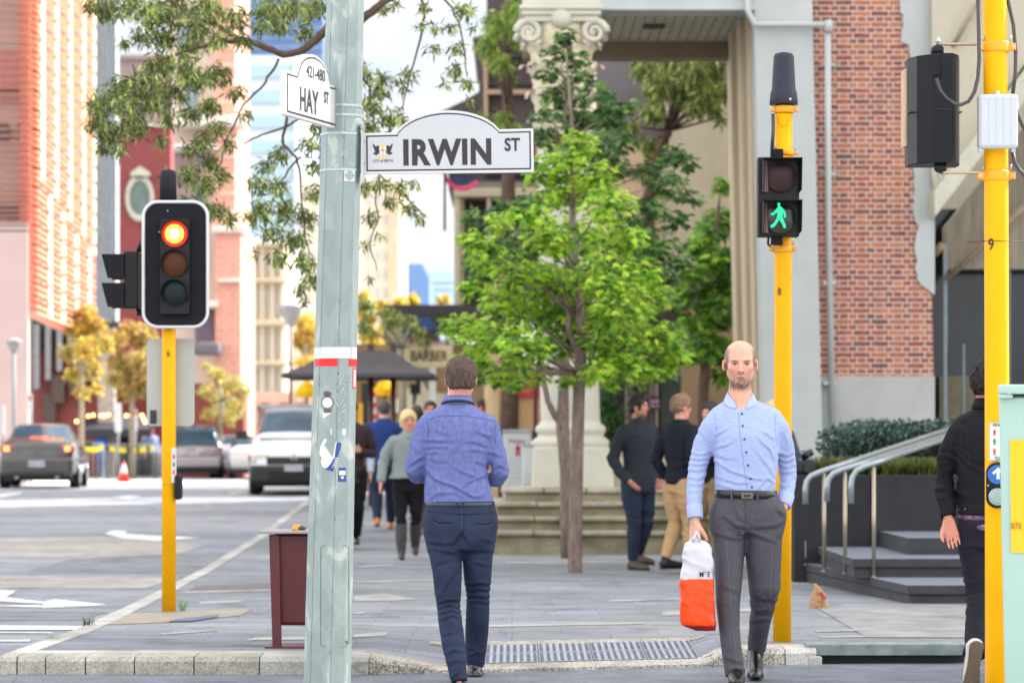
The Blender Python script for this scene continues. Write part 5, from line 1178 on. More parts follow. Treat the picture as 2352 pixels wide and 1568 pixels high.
# ================= mint cabinet at the right edge =================
dc = 11.6;sc_ = S(dc);t = thing('cabinet',W(2352,1600,dc),'pale mint metal cabinet with yellow panel at the right edge','cabinet')
M_MINT = mat('mint_paint',srgb(146,174,166),rough=.45,var=.05,vs=2,chips=(srgb(110,120,110),14,.645,.5))
x0 = W(2300,0,dc).x;mb = MB()
vs = []
for py,px in ((912,2294),(1700,2310)):
    p = W(px,py,dc);z = p.z if py < 1600 else .1;vs += [(p.x,dc,z),(p.x+.94,dc-.16,z),(p.x+.94+.11,dc+.4,z),(p.x+.11,dc+.56,z)]
mb.add(vs,[(0,1,2,3),(4,7,6,5),(0,4,5,1),(3,2,6,7),(0,3,7,4),(1,5,6,2)]);mb.build('body',M_MINT,t,bevel=.008)
mb = MB();a = W(2291,915,dc-.03);b = W(2291,883,dc-.03);MLc = Matrix.Translation((a.x,dc-.04,0)) @ Matrix.Rotation(R(-10.5),4,'Z');mb.box((0,0,W(0,905,dc).z),(1.,.64,b.z),0,MLc);mb.box((0,0,a.z),(.06,.04,W(0,905,dc).z),0,MLc);mb.build('lid',M_MINT,t,bevel=.01)
mb = MB();mb.lathe([(.008,-.004),(.008,.004),(.003,.007)],W(2317,903,dc-.045),n=12,M=MX);mb.build('rivet',M_GALV2,t)
mb = MB();mb.prism([((x-CX)*dc/F,CH+(HY-y)*dc/F) for x,y in [(2319,1010),(2480,1010),(2480,1268),(2323,1268)]],FM((0,dc-.001,0),(1,0,0),(0,0,1)),.002) if False else mb.prism([(.05,W(0,1268,dc).z),(.45,W(0,1268,dc).z),(.45,W(0,1010,dc).z),(.045,W(0,1010,dc).z)],FM((W(2294,0,dc).x,dc-.001,0),(.94,-.16,0),(0,0,1)),.003);mb.build('yellow_panel',mat('panel_yellow',srgb(232,170,4),var=.02),t)
text('SITE','lettering',.034,mat('site_brown',srgb(120,92,20)),FM(W(2334,1208,dc-.02),(.94,-.16,0),(0,0,1)),t,xs=.72)

# ================= rubbish bin =================
g = G(658,1483);db_ = g.y;sb = S(db_)
t = thing('bin',g,'maroon tapered litter bin with rubbish on its rim behind the grey pole','bin')
M_BIN = mat('bin_maroon',srgb(98,26,38),rough=.4,var=.08)
z_ = lambda py:W(0,py,db_).z;X_ = lambda px:W(px,0,db_).x;dy = .2
mb = MB()
for (xt0,xt1,xb0,xb1) in ((624,648,632,652),(752,776,748,768)):
    for yy in (-.19,):
        vs = [(X_(xt0),db_+yy,z_(1225)),(X_(xt1),db_+yy,z_(1225)),(X_(xb1),db_+yy,g.z),(X_(xb0),db_+yy,g.z)];vs += [(x,y+.05,z) for x,y,z in vs];mb.add(vs,[(0,3,2,1),(4,5,6,7),(0,1,5,4),(2,3,7,6),(0,4,7,3),(1,2,6,5)])
mb.build('legs_frame',M_BIN,t,bevel=.004)
mb = MB();vs = []
for py,x0,x1,dd in ((1222,634,766,.16),(1432,645,755,.14)):
    for sx,sy in ((x0,-dd),(x1,-dd),(x1,dd),(x0,dd)):vs.append((X_(sx),db_+sy,z_(py)))
mb.add(vs,[(0,1,2,3),(4,7,6,5),(0,4,5,1),(1,5,6,2),(2,6,7,3),(3,7,4,0)]);mb.build('basket',M_BIN,t,bevel=.02)
mb = MB();mb.box((X_(603),db_-.25,z_(1222)),(X_(797),db_+.25,z_(1216)));mb.build('rim',mat('rim_steel',srgb(150,152,150),rough=.35,metal=.5),t,bevel=.003)
mb = MB();mb.box((X_(616),db_-.22,g.z),(X_(784),db_+.1,g.z+.012));mb.build('base',M_BIN,t)
tt = thing('rubbish',W(686,1216,db_),'crumpled orange wrapper and dark cup lid lying on the bin rim','rubbish')
mb = MB();rr = random.Random(2)
for c,m_,r in ((W(683,1212,db_),0,.035),(W(694,1213,db_-.05),1,.025),(W(676,1214,db_-.1),0,.02)):
    pts = [(rr.uniform(.6,1.2)) for _ in range(60)];prof = [(math.sin(a)*r+1e-4,-math.cos(a)*r*.6) for a in np.linspace(0,math.pi,6)]
    n0 = len(mb.v);mb.lathe(prof,c,n=8,mi=m_,cap=False)
    for i in range(n0,len(mb.v)):mb.v[i] = c+(mb.v[i]-c)*pts[(i-n0) % 60]
mb.build('wrapper',[mat('wrap_orange',srgb(225,150,40)),mat('wrap_dark',srgb(70,70,75))],tt)

# ================= granite steps, planter, handrails =================
def granite(name,c,v=.12):return mat(name,c,rough=.75,var=v,vs=8,bump=.2,bs=120,detail=6)
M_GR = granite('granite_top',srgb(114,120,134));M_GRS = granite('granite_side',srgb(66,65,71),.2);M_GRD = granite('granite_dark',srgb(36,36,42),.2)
t = thing('granite_steps',(3.2,22,.08),'dark grey granite steps with three steel handrails beside the planter','steps')
def slab(name,poly,z0,z1,mt,ms,lip=.0,parent=None):
    mb = MB();mb.prism(poly,Matrix.Translation((0,0,z0)),z1-z0,0,1);return mb.build(name,[mt,ms],parent,bevel=.004)
pa = G(1830,1332);pb = G(2085,1387)
z1 = pb.z+.145
P1 = [(pa.x,pa.y),(pb.x,pb.y),(pb.x+3.5,pb.y),(pb.x+3.5,pa.y+3),(pa.x,pa.y+3)]
slab('lower_step_base',[(x+(.0 if i in (0,4) else .02),y+.03) for i,(x,y) in enumerate(P1)],pb.z-.12,z1-.075,M_GRS,M_GRS,parent=t)
slab('lower_step',P1,z1-.07,z1,M_GR,M_GRS,parent=t)
d2 = 22.9;x2 = W(1958,0,d2).x;z2 = z1+.15
slab('middle_step_base',[(x2+.02,d2+.03),(x2+4,d2+.03),(x2+4,d2+4),(x2+.02,d2+4)],z1-.01,z2-.07,M_GRS,M_GRS,parent=t)
slab('middle_step',[(x2,d2),(x2+4,d2),(x2+4,d2+4),(x2,d2+4)],z2-.068,z2,M_GR,M_GRS,parent=t)
d3 = 23.7;x3 = W(2085,0,d3).x;z3 = z2+.14
slab('upper_step',[(x3,d3),(x3+4,d3),(x3+4,d3+4),(x3,d3+4)],z2-.01,z3,M_GR,M_GRS,parent=t)
# planter
PLD = 25.5;t = thing('planter',(2.6,PLD,.1),'dark charcoal stone planter wall behind the handrails','planter')
xa = W(1824,0,PLD).x;xm = W(2001,0,PLD).x;zt = W(0,1091,PLD).z
mb = MB();mb.box((xa,PLD,-.05),(xm-.004,PLD+.18,zt));mb.build('front_panel',M_GRD,t,bevel=.005)
mb = MB();mb.box((xm+.004,PLD-.01,-.05),(xm+3.6,PLD+.17,zt));mb.build('front_panel',granite('granite_mid',srgb(50,50,56),.2),t,bevel=.005)
mb = MB();mb.box((xa,PLD+.18,-.05),(xa+.18,PLD+4,zt));mb.build('side_panel',M_GRD,t,bevel=.005)
mb = MB();mb.box((xa+.18,PLD+.18,0),(xm+3.6,PLD+4,zt-.08));mb.build('soil',mat('soil',srgb(70,56,42),var=.3,vs=30),t)
mb = MB();rr = random.Random(8)
for x,y0,y1 in ((1848,1300,1306),(1905,1296,1308)):
    pass
for k in range(9):
    u = 1850+k*8.5;p = W(u,1296+rr.uniform(-1,1),PLD-.004);mb.cbox(p,(.022,.003,.006))
mb.cbox(W(1905,1285,PLD-.004),(.007,.003,.07));mb.cbox(W(1850,1260,PLD-.004),(.004,.003,.15));mb.build('lime_stain',mat('lime_white',srgb(190,192,195)),t)
M_RAIL = mat('rail_steel',srgb(150,158,164),rough=.35,metal=.6,var=.06);M_POST = mat('post_steel',srgb(160,150,132),rough=.3,metal=.7,var=.08)
ends = [(2185,984,26.2),(2185,996,25.9),(2185,1003,25.6)]
rl = [([(1850,1157),(1850,1122),(1853,1105),(1862,1093),(1880,1085),(1905,1076)],(1893,1082,1307),23.9,ends[0]),
      ([(1899,1151),(1900,1114),(1904,1098),(1914,1087),(1932,1079),(1950,1073)],(1941,1079,1312),23.5,ends[1]),
      ([(1955,1156),(1955,1112),(1958,1095),(1968,1080),(1985,1071),(2005,1064)],(2007,1068,1320),22.9,ends[2])]
for k,(pts,(px,pt,pb_),d,e) in enumerate(rl):
    t = thing('handrail',W(px,pb_,d),['galvanised handrail, the farthest left of the three with the longest tail','middle one of three galvanised handrails','nearest galvanised handrail with its post on the lower granite step'][k],'handrail','handrails on the granite steps')
    pp_ = [W(x,y,d) for x,y in pts];E_ = W(*e);mb = MB();rad = 6.8/S(d)
    last = pp_[-1];mb.tube(pp_+[last+(E_-last)*u for u in (.25,.5,.75,1.)],rad,n=14);mb.build('rail',M_RAIL,t)
    mb = MB();g = W(px,pb_,d);g.z = z1;mb.tube([g,W(px,pt+4,d)],4.6/S(d),n=12);mb.build('post',M_POST,t)
    mb = MB();mb.lathe([(7/S(d),0),(7/S(d),.008)],g,n=16);mb.build('foot',M_RAIL,t)
t = thing('handrail_post',W(2181,1240,24.6),'short steel rail post standing on the upper granite step behind the jacket man','post')
mb = MB();q_ = W(2181,1238,24.6);mb.tube([(q_.x,q_.y,z3+.14),(q_.x,q_.y,W(0,1000,24.6).z)],.014,n=10);mb.build('post',M_POST,t)
LEAFK = 1.3
# vegetation on the planter
def blades(name,pts,n,h,w,cols,parent,seed=0,spread=.25,lean=.8):
    r = np.random.RandomState(seed);V = [];Fc = [];mi = []
    for k in range(n):
        b = pts[r.randint(len(pts))];x = b[0]+r.normal()*spread;y = b[1]+r.normal()*spread*.6;z = b[2]
        a = r.rand()*6.28;dx,dy_ = math.cos(a),math.sin(a);hh = h*(.6+.6*r.rand());ln = lean*hh*(.3+r.rand()*.8);i = len(V)
        pr = [(0,0),(.35,.62),(.75,.95),(1,.82-.2*r.rand())]
        for j,(o,zz) in enumerate(pr):
            ww = w*(1-j/3.4);V += [(x+dx*ln*o-dy_*ww,y+dy_*ln*o+dx*ww,z+hh*zz),(x+dx*ln*o+dy_*ww,y+dy_*ln*o-dx*ww,z+hh*zz)]
        for j in range(3):Fc.append((i+j*2,i+j*2+1,i+j*2+3,i+j*2+2));mi.append(r.randint(len(cols)))
    return raw_obj(name,V,np.array(Fc),cols,parent,mi=mi)
def leafmat(name,c,tr=.35):c = tuple(min(.95,v*LEAFK) for v in c);return mat(name,c,rough=.45,var=.3,vs=4,trans=tr,spec=.4)
gz_ = zt-.1
t = thing('ornamental_grass',W(1960,1090,26.),'yellow-green tufted grass in front of the hedge on the planter','grass')
pts = [(W(x,0,25.9).x,25.9+.1*(i % 3),gz_+.05) for i,x in enumerate(range(1885,2150,12))]
blades('blades',pts,3400,.19,.006,[leafmat('grass_yellow',srgb(130,128,52)),leafmat('grass_green',srgb(66,98,44)),leafmat('grass_pale',srgb(104,118,66)),leafmat('grass_deep',srgb(48,74,36))],t,3,.09,1.3)
# hedge leaves
def leafcloud(name,clumps,n,size,asp,cols,parent,seed=0,droop=.3,fold=.25,org=None,flat=1.,shell=.0,weights=None):
    """clumps: (x,y,z,rx,ry,rz); n leaves in total, each a folded four-point blade"""
    r = np.random.RandomState(seed);C_ = np.array(clumps,float);vol = np.maximum(C_[:,3]*C_[:,5],1e-4);p = vol/vol.sum();idx = r.choice(len(C_),n,p=p)
    u = r.normal(size=(n,3));u /= np.linalg.norm(u,axis=1)[:,None];rad = (shell+(1-shell)*r.rand(n))**(1/2.2)
    pos = C_[idx,:3]+u*rad[:,None]*C_[idx,3:6]
    d = r.normal(size=(n,3));d[:,2] = d[:,2]*flat-droop*1.5;d /= np.linalg.norm(d,axis=1)[:,None]
    s_ = np.cross(d,r.normal(size=(n,3))*.6+np.array([0,0,1.]));s_ /= np.linalg.norm(s_,axis=1)[:,None]+1e-9;up = np.cross(s_,d)
    L_ = size*(.65+.7*r.rand(n))[:,None];Wd = L_*asp
    v = np.stack([pos,pos+d*L_*.45+s_*Wd*.5+up*Wd*fold,pos+d*L_,pos+d*L_*.45-s_*Wd*.5+up*Wd*fold],1)
    b = (np.arange(n)*4)[:,None];f = np.concatenate([b+np.array([[0,1,2]]),b+np.array([[0,2,3]])],1).reshape(-1,3)
    mi_ = r.choice(len(cols),n,p=weights);
    return raw_obj(name,v.reshape(-1,3),f,cols,parent,org,mi=np.repeat(mi_,2))
t = thing('hedge',W(2030,1090,26.8),'clipped dark blue-green hedge along the planter below the rendered wall','hedge')
cl = []
for k,x in enumerate(range(1912,2230,14)):
    p = W(x,0,27.);h = 1.15+.03*math.sin(k*1.7)
    for yy in (26.7,27.1,27.5):cl += [(p.x,yy,1.0+.0,.11,.2,.14),(p.x,yy,h+.15+(.02 if x > 1940 else -.04),.10,.2,.15)]
leafcloud('leaves',cl,19000,.042,.55,[leafmat('hedge_dark',srgb(42,66,52),.15),leafmat('hedge_mid',srgb(66,92,80),.15),leafmat('hedge_light',srgb(104,128,118),.15)],t,5,droop=-.2,shell=.6)
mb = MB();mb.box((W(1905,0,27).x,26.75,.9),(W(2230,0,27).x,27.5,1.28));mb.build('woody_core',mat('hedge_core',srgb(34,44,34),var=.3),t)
# camera bag on the planter
t = thing('camera_bag',W(1848,1088,25.8),'black bag and camera gear piled on the corner of the planter','bag')
mb = MB();c = W(1848,1070,25.8);c.z = zt+.07
mb.cbox(c,(.20,.18,.13));mb.build('body',mat('bag_black',srgb(36,38,44),rough=.6,var=.2),t,bevel=.03,seg=3)
mb = MB();mb.tube([c+Vector((-.02,-.02,.08)),c+Vector((.02,-.05,.12)),c+Vector((.07,-.05,.14))],[.03,.035,.03],n=12);mb.tube([c+Vector((.02,-.09,-.01)),c+Vector((.02,-.14,-.01))],.04,n=16);mb.build('lens_barrel',mat('lens_black',srgb(28,28,32),rough=.3),t)
mb = MB();mb.cbox(c+Vector((-.07,-.03,.10)),(.08,.08,.05));mb.tube([c+Vector((-.08,-.08,.12)),c+Vector((-.02,-.1,.15)),c+Vector((.04,-.1,.09))],.008,n=6);mb.build('strap_pouch',mat('teal_dark',srgb(38,84,100)),t,bevel=.01)
# crumpled paper bag
g = G(1882,1396);t = thing('paper_bag',g,'crumpled brown paper bag with red print lying on the pavement by the granite steps','paper bag')
s_ = S(g.y);rr = random.Random(12)
def crumple(poly,dep,m,name,parent,base,sdx):
    n = 9;V = [];Fs = []
    for j in range(n+1):
        v = j/n;
        for i in range(16):
            a = 2*math.pi*i/16;xl = np.interp(v,[p[0] for p in poly],[p[1] for p in poly]);xr = np.interp(v,[p[0] for p in poly],[p[2] for p in poly]);H_ = poly[-1][3]
            cxx = (xl+xr)/2;hw = (xr-xl)/2;jx = rr.uniform(-.08,.08)*hw*2;V.append((base.x+cxx+hw*math.cos(a)*(1+rr.uniform(-.13,.13)),base.y+dep*math.sin(a)*(1-v*.5)*(1+rr.uniform(-.2,.2)),base.z+.002+v*H_+(rr.uniform(-.006,.006) if 0 < j else 0)))
    for j in range(n):
        for i in range(16):Fs.append((j*16+i,j*16+(i+1) % 16,(j+1)*16+(i+1) % 16,(j+1)*16+i))
    Fs.append(tuple(range(16))[::-1]);Fs.append(tuple(n*16+i for i in range(16)))
    return raw_obj(name,V,Fs,m,parent)
H_ = 54/s_
crumple([(0,-24/s_,8/s_,H_),(.5,-20/s_,16/s_,H_),(.75,-14/s_,8/s_,H_),(1,-14/s_,-6/s_,H_)],.05,mat('kraft',srgb(165,128,92),var=.12,vs=12,rough=.8),'bag',t,g,0)
crumple([(0,2/s_,26/s_,.05),(.6,4/s_,20/s_,.05),(1,8/s_,14/s_,.05)],.04,MATS['kraft'],'torn_flap',t,g+Vector((0,-.02,0)),0)
mb = MB();mb.add([g+Vector((-4/s_,-.052,.11)),g+Vector((3/s_,-.05,.125)),g+Vector((15/s_,-.045,.075)),g+Vector((10/s_,-.05,.06))],[(0,3,2,1)]);mb.build('red_print',mat('print_red',srgb(165,40,50)),t)
# weeds
for i,(px,py,lab,hh) in enumerate([(200,1437,'dark green weed growing at the left kerb corner by the stop line',.05),(418,1402,'pale green weed at the foot of pole 6',.07),(120,1467,'thin weed in the joint behind the old kerb',.02)]):
    g = G(px,py);t = thing('weed',g,lab,'weed');blades('blades',[(g.x,g.y,g.z)],34,hh*1.1,.0022,[leafmat('weed_green' if i else 'weed_dark',srgb(110,150,70) if i else srgb(60,72,40))],t,i,.02)
g = G(206,1433,'r');t = thing('litter',(g.x,g.y,rz_(g.y)),'small green scrap of litter on the road beside the stop line','litter');mb = MB();mb.cbox((g.x,g.y,rz_(g.y)+.012),(.05,.03,.016));mb.build('scrap',mat('scrap_green',srgb(20,150,110)),t,bevel=.004)
# ================= trees =================
M_BARK = mat('bark_grey_brown',srgb(132,114,104),rough=.9,var=.4,vs=16,bump=1.,bs=50,stretch=(1,1,.3),chips=(srgb(62,50,44),18,.6,.8))
M_BARK2 = mat('bark_brown',srgb(104,82,66),rough=.9,var=.25,vs=12,bump=.5,bs=40)
GL = [leafmat('leaf_lime',srgb(144,178,56),.45),leafmat('leaf_green',srgb(104,150,50),.4),leafmat('leaf_yellow_green',srgb(176,198,70),.5),leafmat('leaf_deep',srgb(70,106,46),.35),leafmat('leaf_worn',srgb(150,164,66),.4)]
GD_ = [leafmat('leaf_dark',srgb(62,94,50),.3),leafmat('leaf_dark2',srgb(84,120,62),.35),leafmat('leaf_mid',srgb(112,142,72),.4)]
GU = [leafmat('gum_dark',srgb(84,96,56),.2),leafmat('gum_olive',srgb(126,138,72),.25),leafmat('gum_light',srgb(164,176,98),.3)]
GA = [leafmat('autumn_yellow',srgb(200,178,66),.4),leafmat('autumn_orange',srgb(186,156,84),.4),leafmat('autumn_brown',srgb(158,132,86),.3),leafmat('autumn_green',srgb(156,162,84),.3)]
def clumps(lst,d,dj,seed,sq=.7):
    r = random.Random(seed);out = []
    for px,py,rp in lst:
        dd = d+r.uniform(-dj,dj);p = W(px,py,dd);q_ = rp/S(dd);out.append((p.x,p.y,p.z,q_,min(q_*1.3,q_+.3),q_*sq))
    return out
def sprays(name,cl,n,size,cols,parent,seed=0,k=6,asp=.36,droop=.7,weights=None,wander=1.):
    """clusters of k drooping leaflets fanned round a twig end"""
    r = np.random.RandomState(seed);C_ = np.array(cl,float);vol = (C_[:,3]**2);p = vol/vol.sum();idx = r.choice(len(C_),n,p=p)
    u = r.normal(size=(n,3));u /= np.linalg.norm(u,axis=1)[:,None];rad = r.rand(n)**(1/2.2);c = C_[idx,:3]+u*rad[:,None]*C_[idx,3:6]
    ax = u*np.array([1,1,.3])*wander+r.normal(size=(n,3))*.35;ax[:,2] -= .15;ax /= np.linalg.norm(ax,axis=1)[:,None]
    a0 = r.rand(n)*6.28;V = [];tone = r.choice(len(cols),n,p=weights);mi_ = []
    ref = np.array([0,0,1.]);s1 = np.cross(ax,ref);s1 /= np.linalg.norm(s1,axis=1)[:,None]+1e-9;s2 = np.cross(ax,s1)
    allv = []
    for j in range(k):
        a = (j/(k-1)-.5)*3.4 if k > 1 else 0
        d_ = ax*math.cos(a)+s1*math.sin(a);d_[:,2] -= droop*(.5+.5*r.rand(n));d_ /= np.linalg.norm(d_,axis=1)[:,None]
        L_ = (size*(.75+.5*r.rand(n))*(1-.25*abs(j/(k-1)-.5)*2))[:,None];sd = np.cross(d_,s2+r.normal(size=(n,3))*.35);sd /= np.linalg.norm(sd,axis=1)[:,None]+1e-9
        up = np.cross(sd,d_);W_ = L_*asp;b0 = c+ax*size*.1
        allv.append(np.stack([b0,b0+d_*L_*.5+sd*W_*.5+up*W_*.25,b0+d_*L_-np.array([0,0,1])*L_*.12,b0+d_*L_*.5-sd*W_*.5+up*W_*.25],1));mi_.append(tone)
    v = np.concatenate(allv,0);m_ = np.concatenate(mi_);b = (np.arange(len(v))*4)[:,None]
    f = np.concatenate([b+np.array([[0,1,2]]),b+np.array([[0,2,3]])],1).reshape(-1,3)
    return raw_obj(name,v.reshape(-1,3),f,cols,parent,mi=np.repeat(m_,2))
def branch(mb,pts,r0,r1,n=8,jit=.02,seed=1,steps=3):
    rr = random.Random(seed);P = []
    for a,b in zip(pts[:-1],pts[1:]):
        for k in range(steps):P.append(a.lerp(b,k/steps)+Vector((rr.uniform(-jit,jit),rr.uniform(-jit,jit),0))*(1 if k else 0))
    P.append(pts[-1]);mb.tube(P,[r0+(r1-r0)*i/(len(P)-1) for i in range(len(P))],n=n)
# --- bright green tree ---
g = G(1321,1315);dA = g.y;sA = S(dA)
t = thing('street_tree',g,'bright lime-green young tree with drooping leaf sprays in front of the stone steps','tree')
w = lambda x,y,o=0.:W(x,y,dA+o)
mb = MB();mb.tube([g-Vector((0,0,.05)),g+Vector((0,0,.03)),w(1322,1200),w(1325,1050),w(1328,950),w(1331,860),w(1334,780),w(1332,700),w(1322,600),w(1316,480),w(1312,380),w(1312,320)],[17.5/sA,16.5/sA,15.5/sA,15/sA,14.3/sA,13.5/sA,10.5/sA,9/sA,7/sA,5/sA,3.5/sA,1/sA],n=16)
mb.build('trunk',M_BARK,t)
cl = [(1330,330,42),(1285,370,50),(1375,400,48),(1240,400,34),(1300,440,60),(1400,470,56),(1215,490,42),(1150,510,32),(1085,545,28),(1265,540,60),(1350,550,66),(1440,545,48),(1130,590,48),(1195,620,62),(1290,640,72),(1390,630,72),(1470,620,50),(1090,660,34),(1150,690,50),(1240,710,66),(1340,720,66),(1430,700,70),(1500,680,44),(1060,750,44),(1120,770,58),(1200,790,62),(1290,780,56),(1390,780,60),(1470,760,62),(1530,770,40),(1030,740,20),(1085,830,46),(1160,850,46),(1225,850,40),(1430,835,52),(1500,830,50),(1550,815,34),(1370,850,34),(1060,860,28),(1180,885,16),(1330,872,22),(1300,870,20),(1400,880,16),(1110,570,40),(1480,850,30)]
clA = clumps([(a,b,c*1.14) for a,b,c in cl],dA,1.0,3,.68)
mb = MB();hub = w(1332,820)
for i,(x,y,z,a,b_,c_) in enumerate(clA):
    tz = z-.25-abs(x-hub.x)*.45;f_ = min(1,max(0,(tz-w(0,860).z)/(w(0,380).z-w(0,860).z)));st = w(1331,860).lerp(w(1312,360),f_)
    branch(mb,[st,Vector(((st.x+x)/2,(st.y+y)/2,(st.z+z)/2+.05)),Vector((x,y,z))],.012,.004,n=5,jit=.03,seed=i)
branch(mb,[w(1332,830),w(1312,770),w(1300,700),w(1285,640)],8/sA,4/sA,n=8);branch(mb,[w(1338,880),w(1355,830),w(1400,770)],4/sA,2.5/sA,n=6)
mb.build('limbs',M_BARK,t)
sprays('crown',clA,6400,.070,GL,t,4,k=7,weights=[.33,.25,.24,.13,.05])
sp = clumps([(1175,882,9),(1290,872,10),(1330,880,8),(1345,878,9)],dA-.6,.1,2);
# --- darker tree behind it, with a forked trunk ---
g = G(1302,1281);dB = g.y;sB = S(dB);w = lambda x,y,o=0.:W(x,y,dB+o)
t = thing('street_tree',g,'taller dark green tree with a forked leaning trunk just behind the lime-green tree','tree')
mb = MB();mb.tube([g-Vector((0,0,.05)),w(1299,1200),w(1299,1080),w(1292,980),w(1295,880),w(1300,780),w(1310,600),w(1320,400),w(1310,250),w(1300,120)],[14/sB,13/sB,13.5/sB,16/sB,12/sB,11/sB,9/sB,7/sB,4/sB,2/sB],n=14);mb.build('trunk',M_BARK,t)
mb = MB();mb.tube([w(1291,975),w(1272,950),w(1258,920),w(1248,870),w(1238,780),w(1230,700)],[10/sB,8/sB,7/sB,6.5/sB,5/sB,4/sB],n=10)
cl = [(1300,80,26),(1275,120,32),(1320,130,30),(1262,170,32),(1330,175,38),(1290,215,46),(1370,215,40),(1250,260,36),(1330,270,60),(1400,270,42),(1280,320,48),(1360,340,58),(1425,320,38),(1415,380,40),(1240,300,22),(1440,240,32),(1545,350,34),(1580,370,26),(1500,375,30),(1530,420,50),(1580,450,30),(1490,470,44),(1550,500,40),(1520,560,46),(1565,590,30),(1480,570,50),(1540,640,26),(1460,520,50),(1500,620,50),(1160,480,36),(1100,500,40),(1190,560,40),(1110,610,46),(1480,700,50),(1540,760,40),(1420,600,60),(1220,460,40),(1250,640,60),(1150,740,60),(1300,700,60),(1100,860,30),(1210,870,30),(1450,870,30),(1520,850,34)]
clB = clumps(cl,dB,.8,5,.7)
for i,(x,y,z,a,b_,c_) in enumerate(clB):
    f_ = min(1,max(0,(z-.4-w(0,800).z)/(w(0,140).z-w(0,800).z)));st = w(1300,800).lerp(w(1303,140),f_)
    branch(mb,[st,Vector(((st.x+x)/2,(st.y+y)/2,(st.z+z)/2)),Vector((x,y,z))],.013,.004,n=5,jit=.04,seed=i+50)
mb.build('limbs',M_BARK,t)
sprays('crown',clB,2500,.09,GD_,t,8,k=6,asp=.42,droop=.6)
# --- tree behind the portico, on the right ---
dC = 39.;g = W(1610,1100,dC);g.z = pz(g.x,dC)
t = thing('street_tree',g,'pale green leafy tree seen through the portico left of the pier','tree');w = lambda x,y,o=0.:W(x,y,dC+o)
mb = MB();mb.tube([g,w(1615,900),w(1630,750),w(1640,600),w(1650,470)],[.09,.08,.07,.05,.02],n=10);mb.build('trunk',M_BARK2,t)
cl = [(1655,420,20),(1650,500,34),(1620,540,30),(1640,590,44),(1590,620,30),(1670,640,44),(1610,670,40),(1575,660,26),(1650,710,50),(1590,740,36),(1620,790,40),(1660,800,40),(1560,690,22),(1590,810,26),(1660,860,20),(1640,520,34),(1600,560,24)]
clC = clumps(cl,dC,.6,6,.8);mb = MB()
for i,(x,y,z,a,b_,c_) in enumerate(clC):branch(mb,[w(1630,780),Vector((x,y,z))],.03,.008,n=5,seed=i+90)
mb.build('limbs',M_BARK2,t)
sprays('crown',clC,1500,.13,[GL[1],GL[3],GD_[2],GL[0]],t,9,k=6,asp=.4)
# --- gum seen through the portico opening ---
dD = 43.;g = W(1480,1100,dD);g.z = pz(g.x,dD);w = lambda x,y,o=0.:W(x,y,dD+o)
t = thing('gum_tree',g,'olive gum tree hanging across the top of the portico opening','tree')
mb = MB();mb.tube([g,w(1470,900),w(1478,700),w(1490,500),w(1492,450),w(1512,360),w(1535,300),w(1550,230),w(1560,140),w(1570,40)],[.16,.14,.13,.11,.1,.08,.07,.06,.05,.03],n=10);mb.build('trunk',M_BARK2,t)
cl = [(1480,150,30),(1510,190,36),(1550,150,34),(1590,160,36),(1630,150,34),(1570,210,32),(1620,210,36),(1650,200,28),(1600,240,24),(1640,250,14),(1655,270,12),(1500,250,26),(1450,290,22),(1490,330,24),(1480,390,22),(1140,40,30),(1180,20,34),(1120,90,28),(1200,70,26),(1150,130,24),(1170,170,14),(1105,270,22),(1180,290,24),(1150,260,16)]
clD = clumps(cl,dD,.7,7,1.);mb = MB()
for i,(x,y,z,a,b_,c_) in enumerate(clD[:15]):branch(mb,[w(1535,300),Vector((x,y,z))],.03,.008,n=5,seed=i+120)
mb.build('limbs',M_BARK2,t)
leafcloud('crown',clD[:15],5200,.17,.16,GU,t,10,droop=1.1,fold=.2)
# a second gum between the ornate building and the column
dE = 44.;g = W(1165,1100,dE);g.z = pz(g.x,dE);w = lambda x,y,o=0.:W(x,y,dE+o)
t = thing('gum_tree',g,'sparse gum tree with yellow-green tips in front of the brown ornate building','tree')
mb = MB();mb.tube([g,w(1172,800),w(1166,500),w(1170,300),w(1160,100),w(1170,-40)],[.16,.14,.12,.1,.07,.04],n=10);mb.build('trunk',M_BARK2,t)
mb = MB()
for i,(x,y,z,a,b_,c_) in enumerate(clD[15:]):branch(mb,[w(1166,250),Vector((x,y+.5,z))],.03,.008,n=5,seed=i+220)
mb.build('limbs',M_BARK2,t)
leafcloud('crown',[(a[0],a[1]+.5,*a[2:]) for a in clD[15:]],2600,.17,.18,[GU[1],GU[2],GL[1]],t,12,droop=1.0,fold=.2)
# --- big gum hanging over the street; its trunk stands behind the grey pole ---
dG = 24.;w = lambda x,y,o=0.:W(x,y,dG+o)
g = w(752,1500);g.z = pz(g.x,dG)
t = thing('gum_tree',g,'large gum tree whose olive foliage hangs over the street across the top left','tree')
mb = MB();mb.tube([g,w(757,1300),w(765,1000),w(772,700),w(784,400),w(790,200),w(794,60),w(800,-150)],[.15,.14,.135,.13,.13,.13,.12,.1],n=14);mb.build('trunk',M_BARK2,t)
mb = MB();b = lambda pts,r0,r1,s_=1:branch(mb,[w(*p) for p in pts],r0,r1,n=9,jit=.012,seed=s_,steps=4)
b([(794,80),(830,45),(860,22),(905,-10),(960,-60)],.042,.026,2)
b([(786,30),(755,60),(725,92),(690,118),(650,126),(600,105),(540,85),(500,60),(440,40),(380,-10)],.042,.014,3)
b([(650,126),(590,100),(520,95),(450,110),(380,135),(320,165),(260,210)],.026,.008,4)
b([(640,135),(610,190),(560,240),(525,310),(500,390)],.012,.006,5);b([(745,150),(735,240),(660,290),(600,310),(560,330)],.014,.007,6)
b([(660,260),(650,330),(680,360),(690,420),(700,520),(715,620)],.014,.005,7);b([(690,360),(640,420),(610,520)],.01,.005,8)
